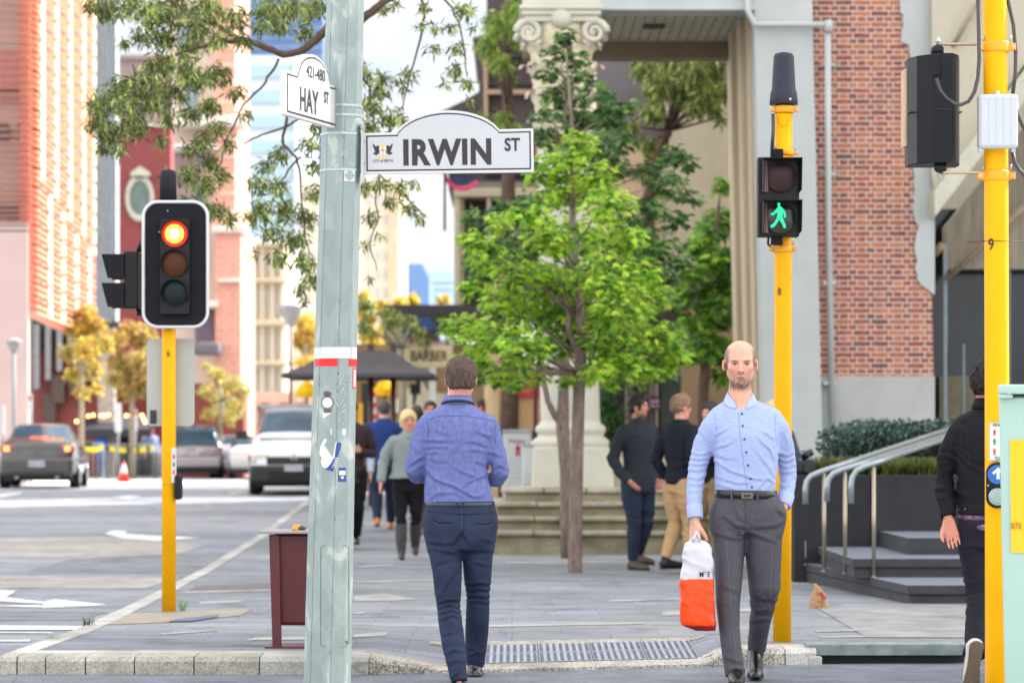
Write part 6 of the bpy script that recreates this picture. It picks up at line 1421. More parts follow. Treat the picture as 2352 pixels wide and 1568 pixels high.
b([(960,-60),(975,40),(960,110),(940,180),(925,250)],.014,.005,9);b([(980,-40),(1040,20),(1060,80),(1075,180)],.012,.005,10)
b([(790,120),(850,200),(860,300),(870,400),(930,450),(975,500)],.014,.005,11);b([(860,430),(870,500),(850,560),(865,620)],.007,.004,12);b([(905,-10),(880,-90)],.03,.02,13)
mb.build('limbs',M_BARK2,t)
cl = [(215,8,26),(250,20,34),(300,10,40),(350,30,44),(330,80,30),(400,20,44),(450,50,44),(480,15,40),(380,85,34),(440,100,34),(500,90,30),(540,40,34),(560,90,24),(285,95,14),(610,20,34),(660,15,40),(710,20,36),(640,60,30),(700,70,22),(600,60,24),(740,10,20),
      (420,150,40),(370,150,40),(330,190,44),(280,200,36),(240,230,40),(300,240,44),(220,280,32),(260,300,40),(310,290,34),(350,230,40),(400,210,40),(450,180,38),(500,170,34),(240,335,22),(275,340,20),(215,240,20),(390,270,26),(440,260,26),(370,320,18),(480,240,30),
      (470,320,28),(440,340,24),(500,290,26),(430,400,30),(470,420,32),(510,400,24),(460,480,30),(500,480,26),(420,460,22),(530,500,18),(525,330,18),(545,210,22),(440,520,16),(385,400,12),(485,370,24),
      (565,260,16),(640,350,26),(610,380,22),(590,420,26),(640,430,28),(600,480,30),(660,480,34),(700,500,30),(620,530,30),(680,550,34),(640,590,26),(700,600,28),(715,640,22),(710,330,26),(725,290,18),(720,380,20),(575,500,20),(690,660,18),(720,440,26),(585,580,10),(700,690,12),
      (845,175,20),(880,180,22),(850,240,26),(870,210,22),(905,185,10),(850,290,26),(890,270,26),(925,275,14),(860,330,22),(900,310,16),(835,150,10),
      (905,10,14),(880,20,12),(975,15,14),(965,60,12),(940,170,20),(925,200,12),(995,110,16),(1000,60,14),(1035,60,14),(1050,110,20),(1065,20,22),(1045,160,22),(1075,190,20),(1020,190,12),(1080,230,10),(920,250,8),(1090,60,10),
      (840,430,22),(880,420,22),(920,430,20),(900,460,18),(940,480,20),(965,500,14),(950,420,12),(850,500,18),(840,560,14),(870,540,8),(850,640,8)]
clG = clumps(cl,dG,.7,11,.85)
leafcloud('crown',[c for c in clG],13500,.084,.2,GU,t,13,droop=.75,fold=.25,weights=[.4,.38,.22])
# twigs to the clumps
mb = MB();rr = random.Random(5)
for c in clG:
    for k in range(2):
        a = Vector(c[:3])+Vector((rr.uniform(-1,1)*c[3],rr.uniform(-.2,.2),rr.uniform(.2,1)*c[5]));b2 = Vector(c[:3])+Vector((rr.uniform(-1,1)*c[3],rr.uniform(-.2,.2),-rr.uniform(.2,.9)*c[5]));branch(mb,[a,b2],.006,.003,n=4,seed=k)
mb.build('twigs',M_BARK2,t)
# --- autumn trees along the far street ---
def small_tree(px,py_base,d,tr_pts,cl,n,cols,lab,sz,seed,tcol=None,asp=.7):
    g = W(px,py_base,d);g.z = rz_(d) if px < 700 else pz(g.x,d);w_ = lambda x,y:W(x,y,d);n = int(n*.6);tt = thing('autumn_tree',g,lab,'tree','autumn trees along the far street')
    mb = MB();P_ = [g]+[w_(*q_) for q_ in tr_pts];mb.tube(P_,[.09*(1-.6*i/len(P_)) for i in range(len(P_))],n=8);mb.build('trunk',tcol or mat('trunk_pale',srgb(150,140,118),var=.2,vs=8),tt)
    c_ = clumps(cl,d,1.0,seed,.85);mb = MB()
    for i,c in enumerate(c_):branch(mb,[P_[-2],Vector(c[:3])],.035,.01,n=5,seed=i)
    mb.build('limbs',MATS['trunk_pale'],tt);leafcloud('crown',c_,n,sz,asp,cols,tt,seed,droop=.3,fold=.3);return tt
small_tree(187,1090,84.,[(187,960),(187,830),(176,790)],[(195,720,26),(180,760,30),(215,745,26),(160,810,24),(200,800,34),(235,790,26),(170,860,20),(210,850,30),(190,900,20),(225,890,14)],3600,GA,'yellow-orange autumn street tree with a pale trunk in front of the red building',.17,20)
small_tree(303,1090,90.,[(303,960),(303,860),(300,800)],[(265,780,26),(300,760,28),(330,770,30),(280,830,34),(320,830,36),(350,800,24),(260,870,22),(300,890,34),(340,880,28),(355,915,14)],4200,[GA[1],GA[2],GA[3],GA[2]],'brownish-orange autumn tree directly left of pole 6 above the barriers',.17,21)
small_tree(505,1085,95.,[(505,980),(508,920),(505,880)],[(500,860,24),(530,880,24),(475,900,22),(510,920,30),(545,930,22),(480,950,18),(530,960,20),(560,900,14),(475,840,12)],1900,[GA[3],GU[2],GA[2],GA[1]],'sparse green-brown tree right of pole 6 beside the white van',.15,22)
small_tree(705,1085,100.,[(705,950),(703,850),(702,790)],[(705,740,26),(690,780,24),(715,800,26),(700,830,22),(720,760,24)],2200,[GA[0],GA[1],GA[0],GA[2]],'golden tree just left of the grey pole behind the globe lamp',.17,23)
small_tree(862,1090,72.,[(862,950),(862,850),(858,760)],[(845,720,26),(880,710,24),(850,770,26),(885,760,22),(920,700,20),(950,690,16),(1020,690,12),(835,680,14),(845,820,22),(870,800,20),(905,800,18)],3600,[GA[0],GA[1],GA[0],GU[1]],'golden-orange tree over the cafe umbrella right of the grey pole',.14,24)
small_tree(925,1050,54.,[(925,900),(920,800),(915,740)],[(890,720,18),(915,740,24),(905,770,22),(960,760,18),(975,785,14),(945,735,14),(900,740,20),(840,700,22),(838,750,20)],2400,[GU[0],GU[1],GU[1],GU[2]],'olive tree in front of the dark awning beside the barber sign',.12,25,asp=.35)
# shrub beside the column base
g = W(1402,1045,36.);g.z = 1.05
t = thing('shrub',g,'dark green conifer-like shrub right of the cream column base','shrub')
leafcloud('foliage',clumps([(1400,900,20),(1390,940,24),(1410,960,26),(1400,1000,28),(1385,1020,16),(1420,1030,20)],36.,.15,3,1.),2400,.09,.2,[GD_[0],GD_[1],leafmat('shrub_dark',srgb(40,82,44),.2)],t,14,droop=-.5)
mb = MB();mb.tube([g,W(1400,950,36.)],.03);mb.build('stem',M_BARK2,t)
# ================= cars =================
M_TYRE = mat('tyre',srgb(38,38,40),rough=.8,var=.1);M_CGLASS = mat('car_glass',srgb(46,78,98),rough=.08,var=.35,vs=1.2,spec=.35);M_BLKP = mat('black_plastic',srgb(44,44,46),rough=.55,var=.08);M_RIM = mat('alloy',srgb(165,168,172),rough=.3,metal=.7)
M_TAILR = mat('tail_red',srgb(150,12,20),rough=.15,var=.1,coat=.6);M_TAILON = emis('tail_red_on',(1,.10,.02),5.);M_PLATEW = mat('number_plate',srgb(190,190,196),var=.05)
def car(name,loc,rz,label,prof,paint,L,Wd,wheels,wr,extras,cat='car'):
    """prof: stations along the length: (y, z_sill, z_belt, z_roof, hw_belt, hw_roof); front of the car at -y"""
    t = thing(name,loc,label,cat,rz=rz);ORG[t.name] = Vector((0,0,0))
    ys = np.array([p[0] for p in prof]);yy = np.linspace(ys[0],ys[-1],41);A = [np.interp(yy,ys,[p[k] for p in prof]) for k in range(1,6)]
    sm = lambda a:np.convolve(np.pad(a,1,'edge'),[.25,.5,.25],'valid');A = [sm(a) for a in A]
    V = [];n = 12
    for i,y in enumerate(yy):
        zs,zb,zr,hb,hr = [a[i] for a in A]
        gl = zr-zb > .06
        half = [(0,zs),(hb*.88,zs),(hb*.97,zs+.12),(hb*1.0,zs+(zb-zs)*.55),(hb*.975,zb-.03),(hb*.93 if gl else hb*.9,zb)]
        half += [(hb*.9*(.35)+hr*.65,zb+(zr-zb)*.62),(hr*1.0,zb+(zr-zb)*.93),(hr*.88,zr),(0,zr+.015)] if gl else [(hb*.8,zb+.015),(hb*.6,zb+.03),(hb*.4,zb+.035),(0,zb+.045)]
        row = half+[(-x,z) for x,z in half[1:-1]][::-1];V += [(x,y,z) for x,z in row]
    m = len(row);Fc = [];mi = []
    zdiff = A[2]-A[1]
    for i in range(40):
        for k in range(m):
            k2 = (k+1) % m;Fc.append((i*m+k,i*m+k2,(i+1)*m+k2,(i+1)*m+k))
            glassy = (k in (5,6) or k in (m-7,m-6)) and zdiff[i] > .2 and zdiff[i+1] > .2
            mi.append(1 if glassy else 0)
            # screens: steep change of roof height
            sc = abs(A[2][i+1]-A[2][i]) > .028 and max(zdiff[i],zdiff[i+1]) > .11
            if (k in (7,8) or k in (m-9,m-8)) and sc:mi[-1] = 1
            if (k in (5,6) or k in (m-7,m-6)) and sc:mi[-1] = 1
    Fc.append(tuple(range(m))[::-1]);Fc.append(tuple(40*m+k for k in range(m)));mi += [0,0]
    raw_obj('body',V,Fc,[paint,M_CGLASS],t,mi=mi,smooth=True)
    mb = MB();mb.box((-Wd*.42,yy[0]+.25,.18),(Wd*.42,yy[-1]-.25,A[0].min()+.3));mb.build('underbody',M_BLKP,t)
    for y in wheels:
        for sx in (-1,1):
            c = Vector((sx*(Wd/2-.12),y,wr));MW = Matrix.Rotation(R(90)*sx,4,'Y');mb = MB();mb.lathe([(wr*.6,.12),(wr*.93,.12),(wr,.08),(wr,-.08),(wr*.93,-.11),(wr*.6,-.11)],c,n=28,M=MW);ty = mb.build('wheel',M_TYRE,t)
            mb = MB();mb.lathe([(wr*.66,.09),(wr*.66,.13),(wr*.58,.135),(wr*.5,.1),(.05,.11),(.001,.12)],c,n=20,M=MW);mb.build('rim',M_RIM,ty)
            mb = MB();mb.lathe([(wr*1.16,.13),(wr*1.1,.135),(wr*1.02,.13)],c,n=28,M=MW,cap=False);mb.build('wheel_arch',M_BLKP,t)
    for f in extras:f(t)
    return t
def part_box(name,c,sz,m,bev=.015,rot=None):
    def f(t):
        mb = MB();M = Matrix.Translation(c) @ (Matrix.Rotation(rot,4,'X') if rot else Matrix());mb.box(Vector(sz)*-.5,Vector(sz)*.5,0,M);return mb.build(name,m,t,bevel=bev)
    return f
def plate(y,z,txt,s=1):
    def f(t):
        mb = MB();mb.cbox((0,y,z),(.37,.02,.13));p = mb.build('number_plate',M_PLATEW,t,bevel=.005)
        text(txt,'characters',.11,mat('plate_blue',srgb(40,50,110)),FM((0,y+.013*s,z),(-s,0,0),(0,0,1)),p,xs=.8)
    return f
def locate(px,py,d=None):
    g = G(px,py,'r');return g
# dark sedan seen from behind (front toward +y so rotate 180)
g = G(64,1122,'r')
sed = [(-2.25,.35,.62,.66,.60,.5),(-2.1,.25,.70,.74,.80,.6),(-1.4,.22,.90,.94,.88,.6),(-.9,.22,.95,1.02,.89,.62),(-.2,.22,.97,1.40,.90,.60),(.4,.22,.98,1.47,.90,.58),(1.0,.22,1.0,1.44,.90,.58),(1.65,.24,1.05,1.16,.89,.62),(1.9,.26,1.06,1.10,.87,.66),(2.2,.3,1.03,1.07,.82,.6),(2.27,.4,.85,.88,.78,.6)]
M_GREYP = mat('car_grey',srgb(74,70,70),rough=.25,metal=.4,var=.04,coat=.8)
def sedan_rear(t,on=True,c3=True):
    for sx in (-1,1):
        mb = MB();mb.cbox((sx*.66,2.18,.90),(.34,.16,.15));b_ = mb.build('tail_light',M_TAILR,t,bevel=.04,seg=3)
        if on:mb = MB();disc = Vector((sx*.68,2.27,.90));mb.cbox(disc,(.12,.03,.10));mb.build('lit_bulb',M_TAILON,b_,bevel=.03)
        mb = MB();mb.cbox((sx*.98,-.55,1.0),(.2,.1,.14));mb.build('mirror',M_GREYP,t,bevel=.03)
        mb = MB();mb.tube([(sx*.45,2.15,.27),(sx*.45,2.33,.27)],.045,n=12);mb.build('exhaust',M_RIM,t)
        mb = MB();mb.cbox((sx*.62,2.30,.47),(.25,.04,.06));mb.build('reflector',M_TAILR,t,bevel=.01)
    if on:mb = MB();mb.cbox((0,1.72,1.13),(.36,.06,.05));mb.build('brake_light',M_TAILON,t)
    mb = MB();mb.cbox((0,2.2,.50),(1.62,.26,.42));mb.build('bumper',M_GREYP,t,bevel=.08,seg=3)
    mb = MB();mb.cbox((0,2.28,.33),(1.2,.14,.13));mb.build('bumper_insert',M_BLKP,t,bevel=.03)
    mb = MB();mb.cbox((0,2.24,.78),(1.0,.04,.06));mb.build('chrome_strip',M_RIM,t,bevel=.01)
    mb = MB()
    for a in (90,210,330):mb.add([(.028*math.cos(R(a))*0+0,2.25,.87)]+[(.06*math.cos(R(a+o))*k,2.25,.87+.06*math.sin(R(a+o))*k) for o,k in ((-28,.62),(0,1.05),(28,.62))],[(0,1,2,3)])
    mb.build('badge',M_RIM,t)
car('sedan',(g.x,g.y+2.27,rz_(g.y)),R(180+(-3)),'dark grey sedan with brake lights on, seen from behind at the left edge',sed,M_GREYP,4.5,1.8,(-1.35,1.35),.33,[sedan_rear,plate(2.36,.56,'1EAD 402')])
bpy.data.objects['sedan'].rotation_euler = (0,0,R(-3))   # rear (+y side of the mesh) faces the camera after the flip below
# the meshes are built with the rear at +y: flip so the rear faces the camera
def flip(o,yaw,loc):o.rotation_euler = (0,0,R(180+yaw));o.location = loc
flip(bpy.data.objects['sedan'],5,(g.x,g.y+2.3,rz_(g.y)))
# white ute, front view
g = G(655,1138,'r');M_WHITEP = mat('car_white',srgb(206,206,206),rough=.2,var=.02,coat=.8)
ute = [(-2.45,.38,.66,.68,.72,.5),(-2.38,.34,.84,.86,.84,.55),(-2.1,.34,.98,1.0,.88,.6),(-1.6,.36,1.10,1.13,.90,.62),(-1.15,.36,1.17,1.20,.90,.64),(-.45,.36,1.2,1.72,.90,.62),(.1,.36,1.2,1.79,.90,.62),(.9,.36,1.2,1.77,.90,.62),(1.25,.38,1.2,1.6,.90,.66),(1.35,.4,1.22,1.25,.9,.7),(2.5,.4,1.22,1.25,.9,.7),(2.6,.5,1.1,1.14,.88,.7)]
def ute_front(t):
    mb = MB();mb.cbox((0,-2.44,.43),(1.76,.24,.36));mb.build('bumper',M_BLKP,t,bevel=.07,seg=3)
    mb = MB();mb.cbox((0,-2.41,.70),(1.1,.12,.16));mb.build('grille',M_BLKP,t,bevel=.03)
    mb = MB();
    for k in range(3):mb.cbox((0,-2.475,.65+k*.05),(1.0,.02,.012))
    mb.build('grille_bars',mat('bar_grey',srgb(80,80,82)),t)
    mb = MB();mb.cbox((0,-2.57,.42),(1.0,.03,.16));mb.build('air_intake',M_TYRE,t,bevel=.03)
    for sx in (-1,1):
        mb = MB();mb.cbox((sx*.68,-2.33,.74),(.34,.2,.2));mb.build('headlight',mat('headlight_glass',srgb(190,185,170),rough=.1,var=.25,vs=9,coat=.6),t,bevel=.06,seg=3)
        mb = MB();mb.cbox((sx*1.08,-.85,1.22),(.24,.12,.17));mb.tube([(sx*.9,-.8,1.18),(sx*1.05,-.85,1.2)],.02,n=6);mb.build('mirror',M_BLKP,t,bevel=.03)
        mb = MB();mb.cbox((sx*.88,-1.55,.75),(.08,.95,.12));mb.build('fender_flare',M_BLKP,t,bevel=.03)
    mb = MB()
    for a in (90,210,330):mb.add([(0,-2.485,.76)]+[(.085*math.cos(R(a+o))*k,-2.485,.76+.085*math.sin(R(a+o))*k) for o,k in ((-28,.62),(0,1.05),(28,.62))],[(0,3,2,1)])
    mb.build('badge',M_RIM,t)
    mb = MB();mb.box((-.80,.1,1.82),(.86,2.4,1.86));
    for x in (-.78,.84):mb.tube([(x,1.4,1.2),(x,1.4,1.84)],.025,n=6);mb.tube([(x,2.4,1.2),(x,2.4,1.84)],.025,n=6);mb.tube([(x,.2,1.76),(x,.2,1.84)],.02,n=6)
    mb.build('roof_rack',M_RIM,t)
    mb = MB();mb.cbox((0,-1.35,1.165),(1.4,.5,.03));mb.build('bonnet',M_WHITEP,t,bevel=.04,seg=3)
    # cabin behind the windscreen glass
    mb = MB();mb.cbox((-.35,-.42,1.42),(.26,.02,.22));mb.cbox((.42,-.46,1.4),(.2,.02,.2));mb.build('seat_cover',mat('cabin_pale',srgb(200,205,206)),t)
    mb = MB();mb.cbox((-.62,-.80,1.30),(.09,.03,.1));mb.build('hi_vis_item',mat('hi_vis',srgb(150,220,60)),t,bevel=.02)
car('ute',(g.x,g.y+2.5,rz_(g.y)),R(4),'white ute with black bumper parked facing the camera behind the grey pole',ute,M_WHITEP,5,1.8,(-1.5,1.5),.38,[ute_front,plate(-2.60,.56,'1DVS 614',s=-1)],cat='ute')
# silver four wheel drive behind pole 6
suv = [(-2.2,.4,.8,.85,.75,.5),(-2.0,.32,1.0,1.03,.88,.6),(-1.0,.3,1.1,1.15,.92,.62),(-.4,.3,1.12,1.66,.93,.66),(.3,.3,1.14,1.78,.93,.68),(1.4,.3,1.16,1.76,.93,.68),(1.95,.32,1.18,1.62,.92,.7),(2.2,.35,1.15,1.25,.90,.74),(2.3,.45,.95,1.0,.88,.7)]
M_SILV = mat('car_silver',srgb(150,142,148),rough=.25,metal=.4,var=.03,coat=.7)
def suv_rear(t):
    for sx in (-1,1):
        mb = MB();mb.cbox((sx*.78,2.2,.98),(.26,.18,.22));mb.build('tail_light',M_TAILR,t,bevel=.04,seg=3)
    mb = MB();mb.cbox((0,2.14,1.42),(1.25,.05,.34));mb.build('rear_window',M_CGLASS,t,bevel=.03)
    mb = MB();mb.cbox((0,2.25,.55),(1.7,.26,.34));mb.build('bumper',M_SILV,t,bevel=.07,seg=3)
g = W(430,1098,93.);car('four_wheel_drive',(0,0,0),0,'silver four-wheel-drive seen from behind, half hidden by pole 6',suv,M_SILV,4.6,1.86,(-1.4,1.4),.38,[suv_rear,plate(2.34,.86,'1CZX 118')])
flip(bpy.data.objects['four_wheel_drive'],6,(g.x+.0,g.y+2.3,rz_(g.y)))
g = W(532,1098,95.);M_SILV2 = mat('car_pale',srgb(184,184,192),rough=.2,metal=.2,var=.03,coat=.8)
def sedan2_rear(t):
    for sx in (-1,1):
        mb = MB();mb.cbox((sx*.68,2.2,.84),(.26,.15,.17));b_ = mb.build('tail_light',M_TAILR,t,bevel=.04,seg=3)
        mb = MB();mb.cbox((sx*.68,2.285,.80),(.15,.03,.07));mb.build('lit_bulb',M_TAILON,b_,bevel=.02)
    mb = MB();mb.cbox((0,2.2,.48),(1.6,.24,.36));mb.build('bumper',M_SILV2,t,bevel=.08,seg=3)
car('sedan',(0,0,0),0,'pale silver sedan with glowing tail light left of the white ute',sed,M_SILV2,4.5,1.8,(-1.35,1.35),.33,[sedan2_rear,plate(2.33,.62,'1CKB 903')])
o_ = [o for o in bpy.data.objects if o.name.startswith('sedan') and o.type == 'EMPTY' and 'pale' in o['label']][0];flip(o_,4,(g.x,g.y+2.3,rz_(g.y)))
g = W(568,1100,91.);van = [(-1.9,.4,.85,.9,.8,.6),(-1.6,.3,1.0,1.1,.85,.62),(-.8,.3,1.0,1.42,.86,.66),(.8,.3,1.0,1.45,.86,.66),(1.6,.3,1.0,1.3,.85,.66),(1.8,.4,.85,.9,.8,.6)]
def hatch_front(t):
    for sx in (-1,1):
        mb = MB();mb.cbox((sx*.62,-1.8,.78),(.28,.15,.17));mb.build('headlight',MATS['headlight_glass'],t,bevel=.04)
car('hatchback',(g.x+.05,g.y+2.,rz_(g.y)),R(6),'small white hatchback squeezed between the pale sedan and the ute',van,M_WHITEP,3.8,1.7,(-1.15,1.15),.31,[hatch_front])

# ================= street things, middle distance =================
# cafe umbrella
du = 49.;t = thing('cafe_umbrella',(W(830,0,du).x,du,pz(-2.6,du)),'large charcoal cafe umbrella with maroon posts right behind the grey pole','umbrella')
M_CANV = mat('canvas_charcoal',srgb(92,88,92),rough=.9,var=.08);mb = MB();c = W(830,806,du);hw = 172/S(du)
ez = W(0,862,du).z;apx = Vector((c.x,du,W(0,800,du).z))
r1 = [Vector((c.x-hw,du-1.1,ez)),Vector((c.x+hw,du-1.1,ez)),Vector((c.x+hw,du+1.5,ez)),Vector((c.x-hw,du+1.5,ez))]
r2 = [Vector((c.x-hw*.42,du-.35,c.z)),Vector((c.x+hw*.42,du-.35,c.z)),Vector((c.x+hw*.42,du+.6,c.z)),Vector((c.x-hw*.42,du+.6,c.z))]
mid = [a.lerp(b,.5)-Vector((0,0,.05)) for a,b in zip(r1,r2)]
dn = [a-Vector((0,0,.06)) for a in r1];in_ = [a.lerp(Vector((c.x,du,ez)),.04)-Vector((0,0,.05)) for a in r1];top_ = [a-Vector((0,0,.05)) for a in r2]
mb.add(r2+mid+r1+dn+in_+top_,[(0,1,2,3)]+[(k*4+i,(k+1)*4+i,(k+1)*4+(i+1) % 4,k*4+(i+1) % 4) for k in range(4) for i in range(4)]+[(16+i,20+i,20+(i+1) % 4,16+(i+1) % 4) for i in range(4)]+[(23,22,21,20)]);mb.build('canopy',M_CANV,t)
for px in (852,903):
    mb = MB();a = W(px,790,du-.2);b_ = Vector((a.x,a.y,pz(a.x,a.y)));mb.tube([b_,a],.045,n=8);mb.build('post',M_MAROON,t)
    mb = MB();mb.cbox(W(px,815,du-.25),(.11,.1,.38));mb.build('furled_sleeve',mat('sleeve_grey',srgb(84,62,66)),t)
def simple_umbrella(name,lab,px,py_top,py_e,hwp,d,m,group=None):
    c = W(px,py_top,d);g = Vector((c.x,d,pz(c.x,d)));t = thing(name,g,lab,'umbrella',group);n = 8;r = hwp/S(d);ez = W(0,py_e,d).z
    mb = MB();vs = [c]+[Vector((c.x+r*.55*math.cos(2*math.pi*k/n),d+r*.55*math.sin(2*math.pi*k/n),ez+(c.z-ez)*.62)) for k in range(n)]+[Vector((c.x+r*math.cos(2*math.pi*k/n),d+r*math.sin(2*math.pi*k/n),ez)) for k in range(n)]+[Vector((c.x+r*math.cos(2*math.pi*k/n),d+r*math.sin(2*math.pi*k/n),ez-.12)) for k in range(n)]
    mb.add(vs,[(0,1+k,1+(k+1) % n) for k in range(n)]+[(1+k,9+k,9+(k+1) % n,1+(k+1) % n) for k in range(n)]+[(9+k,17+k,17+(k+1) % n,9+(k+1) % n) for k in range(n)]);mb.build('canopy',m,t)
    mb = MB();mb.tube([g,c],.025,n=8);mb.build('pole',MATS['dark_metal'],t)
M_YCAN = mat('canvas_yellow',srgb(232,186,0),rough=.8,var=.06,trans=.3);M_WCAN = mat('canvas_cream',srgb(214,204,178),rough=.8,var=.06)
simple_umbrella('market_umbrella','yellow umbrella under the charcoal one, right of the first maroon post',884,868,894,26,57.,M_YCAN,'yellow umbrellas');simple_umbrella('market_umbrella','yellow umbrella just left of the grey pole above the white ute',705,872,900,27,62.,M_YCAN,'yellow umbrellas')
# cream tent
dt = 60.;t = thing('market_tent',(W(950,0,dt).x,dt,pz(0,dt)),'cream sloping market tent behind the grey-haired passers-by','tent')
mb = MB();ppr(mb,[(898,935),(905,922),(955,876),(968,872),(985,900),(1040,905),(1040,945),(900,948)],dt,2.0);mb.build('canvas',M_WCAN,t);fbox('post',985,1001,842,1060,dt-.6,.12,mat('post_white',srgb(200,200,196)),t)
mb = MB();mb.tube([W(966,868,dt-.5),W(955,888,dt-.5),W(950,930,dt-.5)],[.05,.06,.03],n=8);mb.cbox(W(954,893,dt-.5),(.22,.15,.22));mb.build('hanging_lamp',M_SIGB,t,bevel=.04)
# striped posts and stall things beyond
for px,lab in ((857,'red and white striped post under the umbrella left of the blue-shirted walker'),(683,'red banner post standing above the white ute')):
    d = 56. if px > 700 else 68.;c = W(px,990,d);t = thing('striped_post',(c.x,d,pz(c.x,d)),lab,'post','red and white posts');
    for k in range(9):
        a = W(px,905+k*13,d);mb = MB();mb.cbox((a.x,d,a.z),(.1,.1,.1));mb.build('band',[mat('post_red',srgb(190,30,50)),mat('post_pale',srgb(205,196,190))][k % 2],t)
    mb = MB();mb.tube([(c.x,d,pz(c.x,d)),(c.x,d,W(0,905,d).z)],.03);mb.build('core',MATS['post_pale'],t)
d = 54.;c = W(832,990,d);t = thing('menu_stand',(c.x,d,pz(c.x,d)),'yellow and black menu stand between the grey pole and the umbrella post','stand');fbox('yellow_panel',822,833,925,1020,d,.06,mat('stand_yellow',srgb(222,160,10)),t);fbox('dark_panel',834,850,880,1060,d+.4,.2,mat('stand_dark',srgb(44,50,44)),t)
d = 64.;t = thing('planter_tables',(W(870,0,d).x,d,pz(0,d)),'brown cafe tables and seats in the shade under the umbrella','tables')
mb = MB();
for px in (825,870,925,1000,1060):pbox(mb,px,px+30,1012,1018,d,.8);pbox(mb,px+12,px+16,1018,1062,d+.3,.06);pbox(mb,px+34,px+50,1000,1060,d+.5,.4)
mb.build('timber',mat('table_brown',srgb(96,66,48)),t)
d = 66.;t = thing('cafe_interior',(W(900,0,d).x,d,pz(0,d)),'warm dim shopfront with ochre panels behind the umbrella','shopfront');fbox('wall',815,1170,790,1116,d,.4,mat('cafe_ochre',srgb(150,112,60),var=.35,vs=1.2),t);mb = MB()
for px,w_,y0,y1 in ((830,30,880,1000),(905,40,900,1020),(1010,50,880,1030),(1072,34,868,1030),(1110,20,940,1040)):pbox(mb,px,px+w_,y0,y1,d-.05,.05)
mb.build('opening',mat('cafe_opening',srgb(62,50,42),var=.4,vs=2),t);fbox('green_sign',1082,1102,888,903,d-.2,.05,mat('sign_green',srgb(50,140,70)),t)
# white cabinets
M_CAB = mat('cabinet_white',srgb(186,190,190),var=.04,rough=.45)
for (x0,x1,y0,d,lab,red) in ((1155,1220,988,37.5,'white vending cabinet with a red mark on its front, left of the pedestal',1),(1200,1240,1020,35.8,'shorter white perforated cabinet tucked against the cream pedestal',0)):
    a = W(x0,y0,d);b_ = W(x1,y0,d);gz = W(0,1118,d).z;zb_c = pz(a.x,d);t = thing('vending_cabinet',((a.x+b_.x)/2,d,zb_c),lab,'cabinet','white cabinets by the column')
    mb = MB();mb.box((a.x,d,zb_c),(b_.x,d+.3,a.z));mb.build('body',M_CAB,t,bevel=.02);mb = MB();mb.box((a.x-.01,d-.015,a.z-.03),(b_.x+.01,d+.31,a.z+.012));mb.build('lid',mat('cabinet_lid',srgb(150,158,158)),t,bevel=.006)
    mb = MB();
    for j in range(5):
        for i in range(6 if red else 4):mb.cbox((a.x+.04+i*(b_.x-a.x-.08)/(5 if red else 3),d-.002,a.z-.38-j*.06),(.014,.004,.014))
    mb.build('perforations',mat('perf_grey',srgb(130,135,140)),t)
    if red:
        text('News','lettering',.09,mat('mark_red',srgb(175,20,45)),FM(Vector(((a.x+b_.x)/2,d-.006,a.z-.14)),(1,0,0),(0,0,1)),t)
        mb = MB();cc = Vector(((a.x+b_.x)/2+.01,d-.008,a.z-.26));stick(mb,FM(cc,(1,0,0),(0,0,1)),0,0,.17);mb.build('red_figure',MATS['mark_red'],t)
# street lamps
for px,y_top,y_bot,d,sc2,m_,lab in ((668,697,1010,76.,1.0,M_MAROON,'street lamp with a clear bowl on a thin maroon pole, left of the grey pole'),(32,778,1050,72.,.62,mat('lamp_grey',srgb(140,145,150)),'street lamp with a clear bowl on a pale grey pole near the left edge')):
    c = W(px,y_top+28*sc2,d);g = Vector((c.x,d,rz_(d)));t = thing('street_lamp',g,lab,'street lamp');s_ = S(d);mb = MB();mb.tube([g,c-Vector((0,0,20*sc2/s_))],4/s_,n=10);mb.build('pole',m_,t)
    mb = MB();mb.lathe([(5/s_,-24*sc2/s_),(17*sc2/s_,-8*sc2/s_),(25*sc2/s_,8*sc2/s_),(28*sc2/s_,18*sc2/s_)],c,n=24);mb.build('bowl',mat('bowl_clear',srgb(190,190,188),rough=.15,var=.1,trans=.5),t)
    mb = MB();mb.lathe([(29*sc2/s_,18*sc2/s_),(29*sc2/s_,22*sc2/s_),(18*sc2/s_,27*sc2/s_),(4*sc2/s_,31*sc2/s_)],c,n=24);mb.build('lid',mat('lamp_lid',srgb(170,168,168)),t)
# far signs on the left
for px,y0,y1,yb,d,lab in ((271,925,992,1075,88.,'tall white sign panel on a grey post behind the traffic cone'),(310,940,990,1070,90.,'narrow white sign on a post beside pole 6'),(7,930,1000,1050,70.,'white parking sign on a post at the far left edge'),(69,905,945,1040,72.,'small white and red parking sign left of the yellow autumn tree')):
    t = thing('street_sign',(W(px,0,d).x,d,rz_(d)),lab,'street sign','small signs along the far street');w_ = 7.5 if px == 271 else 4.5;fbox('panel',px-w_,px+w_,y0,y1,d,.05,mat('far_sign_white',srgb(200,202,206)),t,bevel=.01)
    if px in (69,310):fbox('red_mark',px-3,px+3,y0+4,y0+14,d-.01,.01,MATS['post_red'],t)
    mb = MB();mb.tube([(W(px,0,d).x,d+.08,rz_(d)),(W(px,0,d).x,d+.08,W(0,y0,d).z)],.035,n=8);mb.build('post',mat('post_galv',srgb(150,152,156)),t)
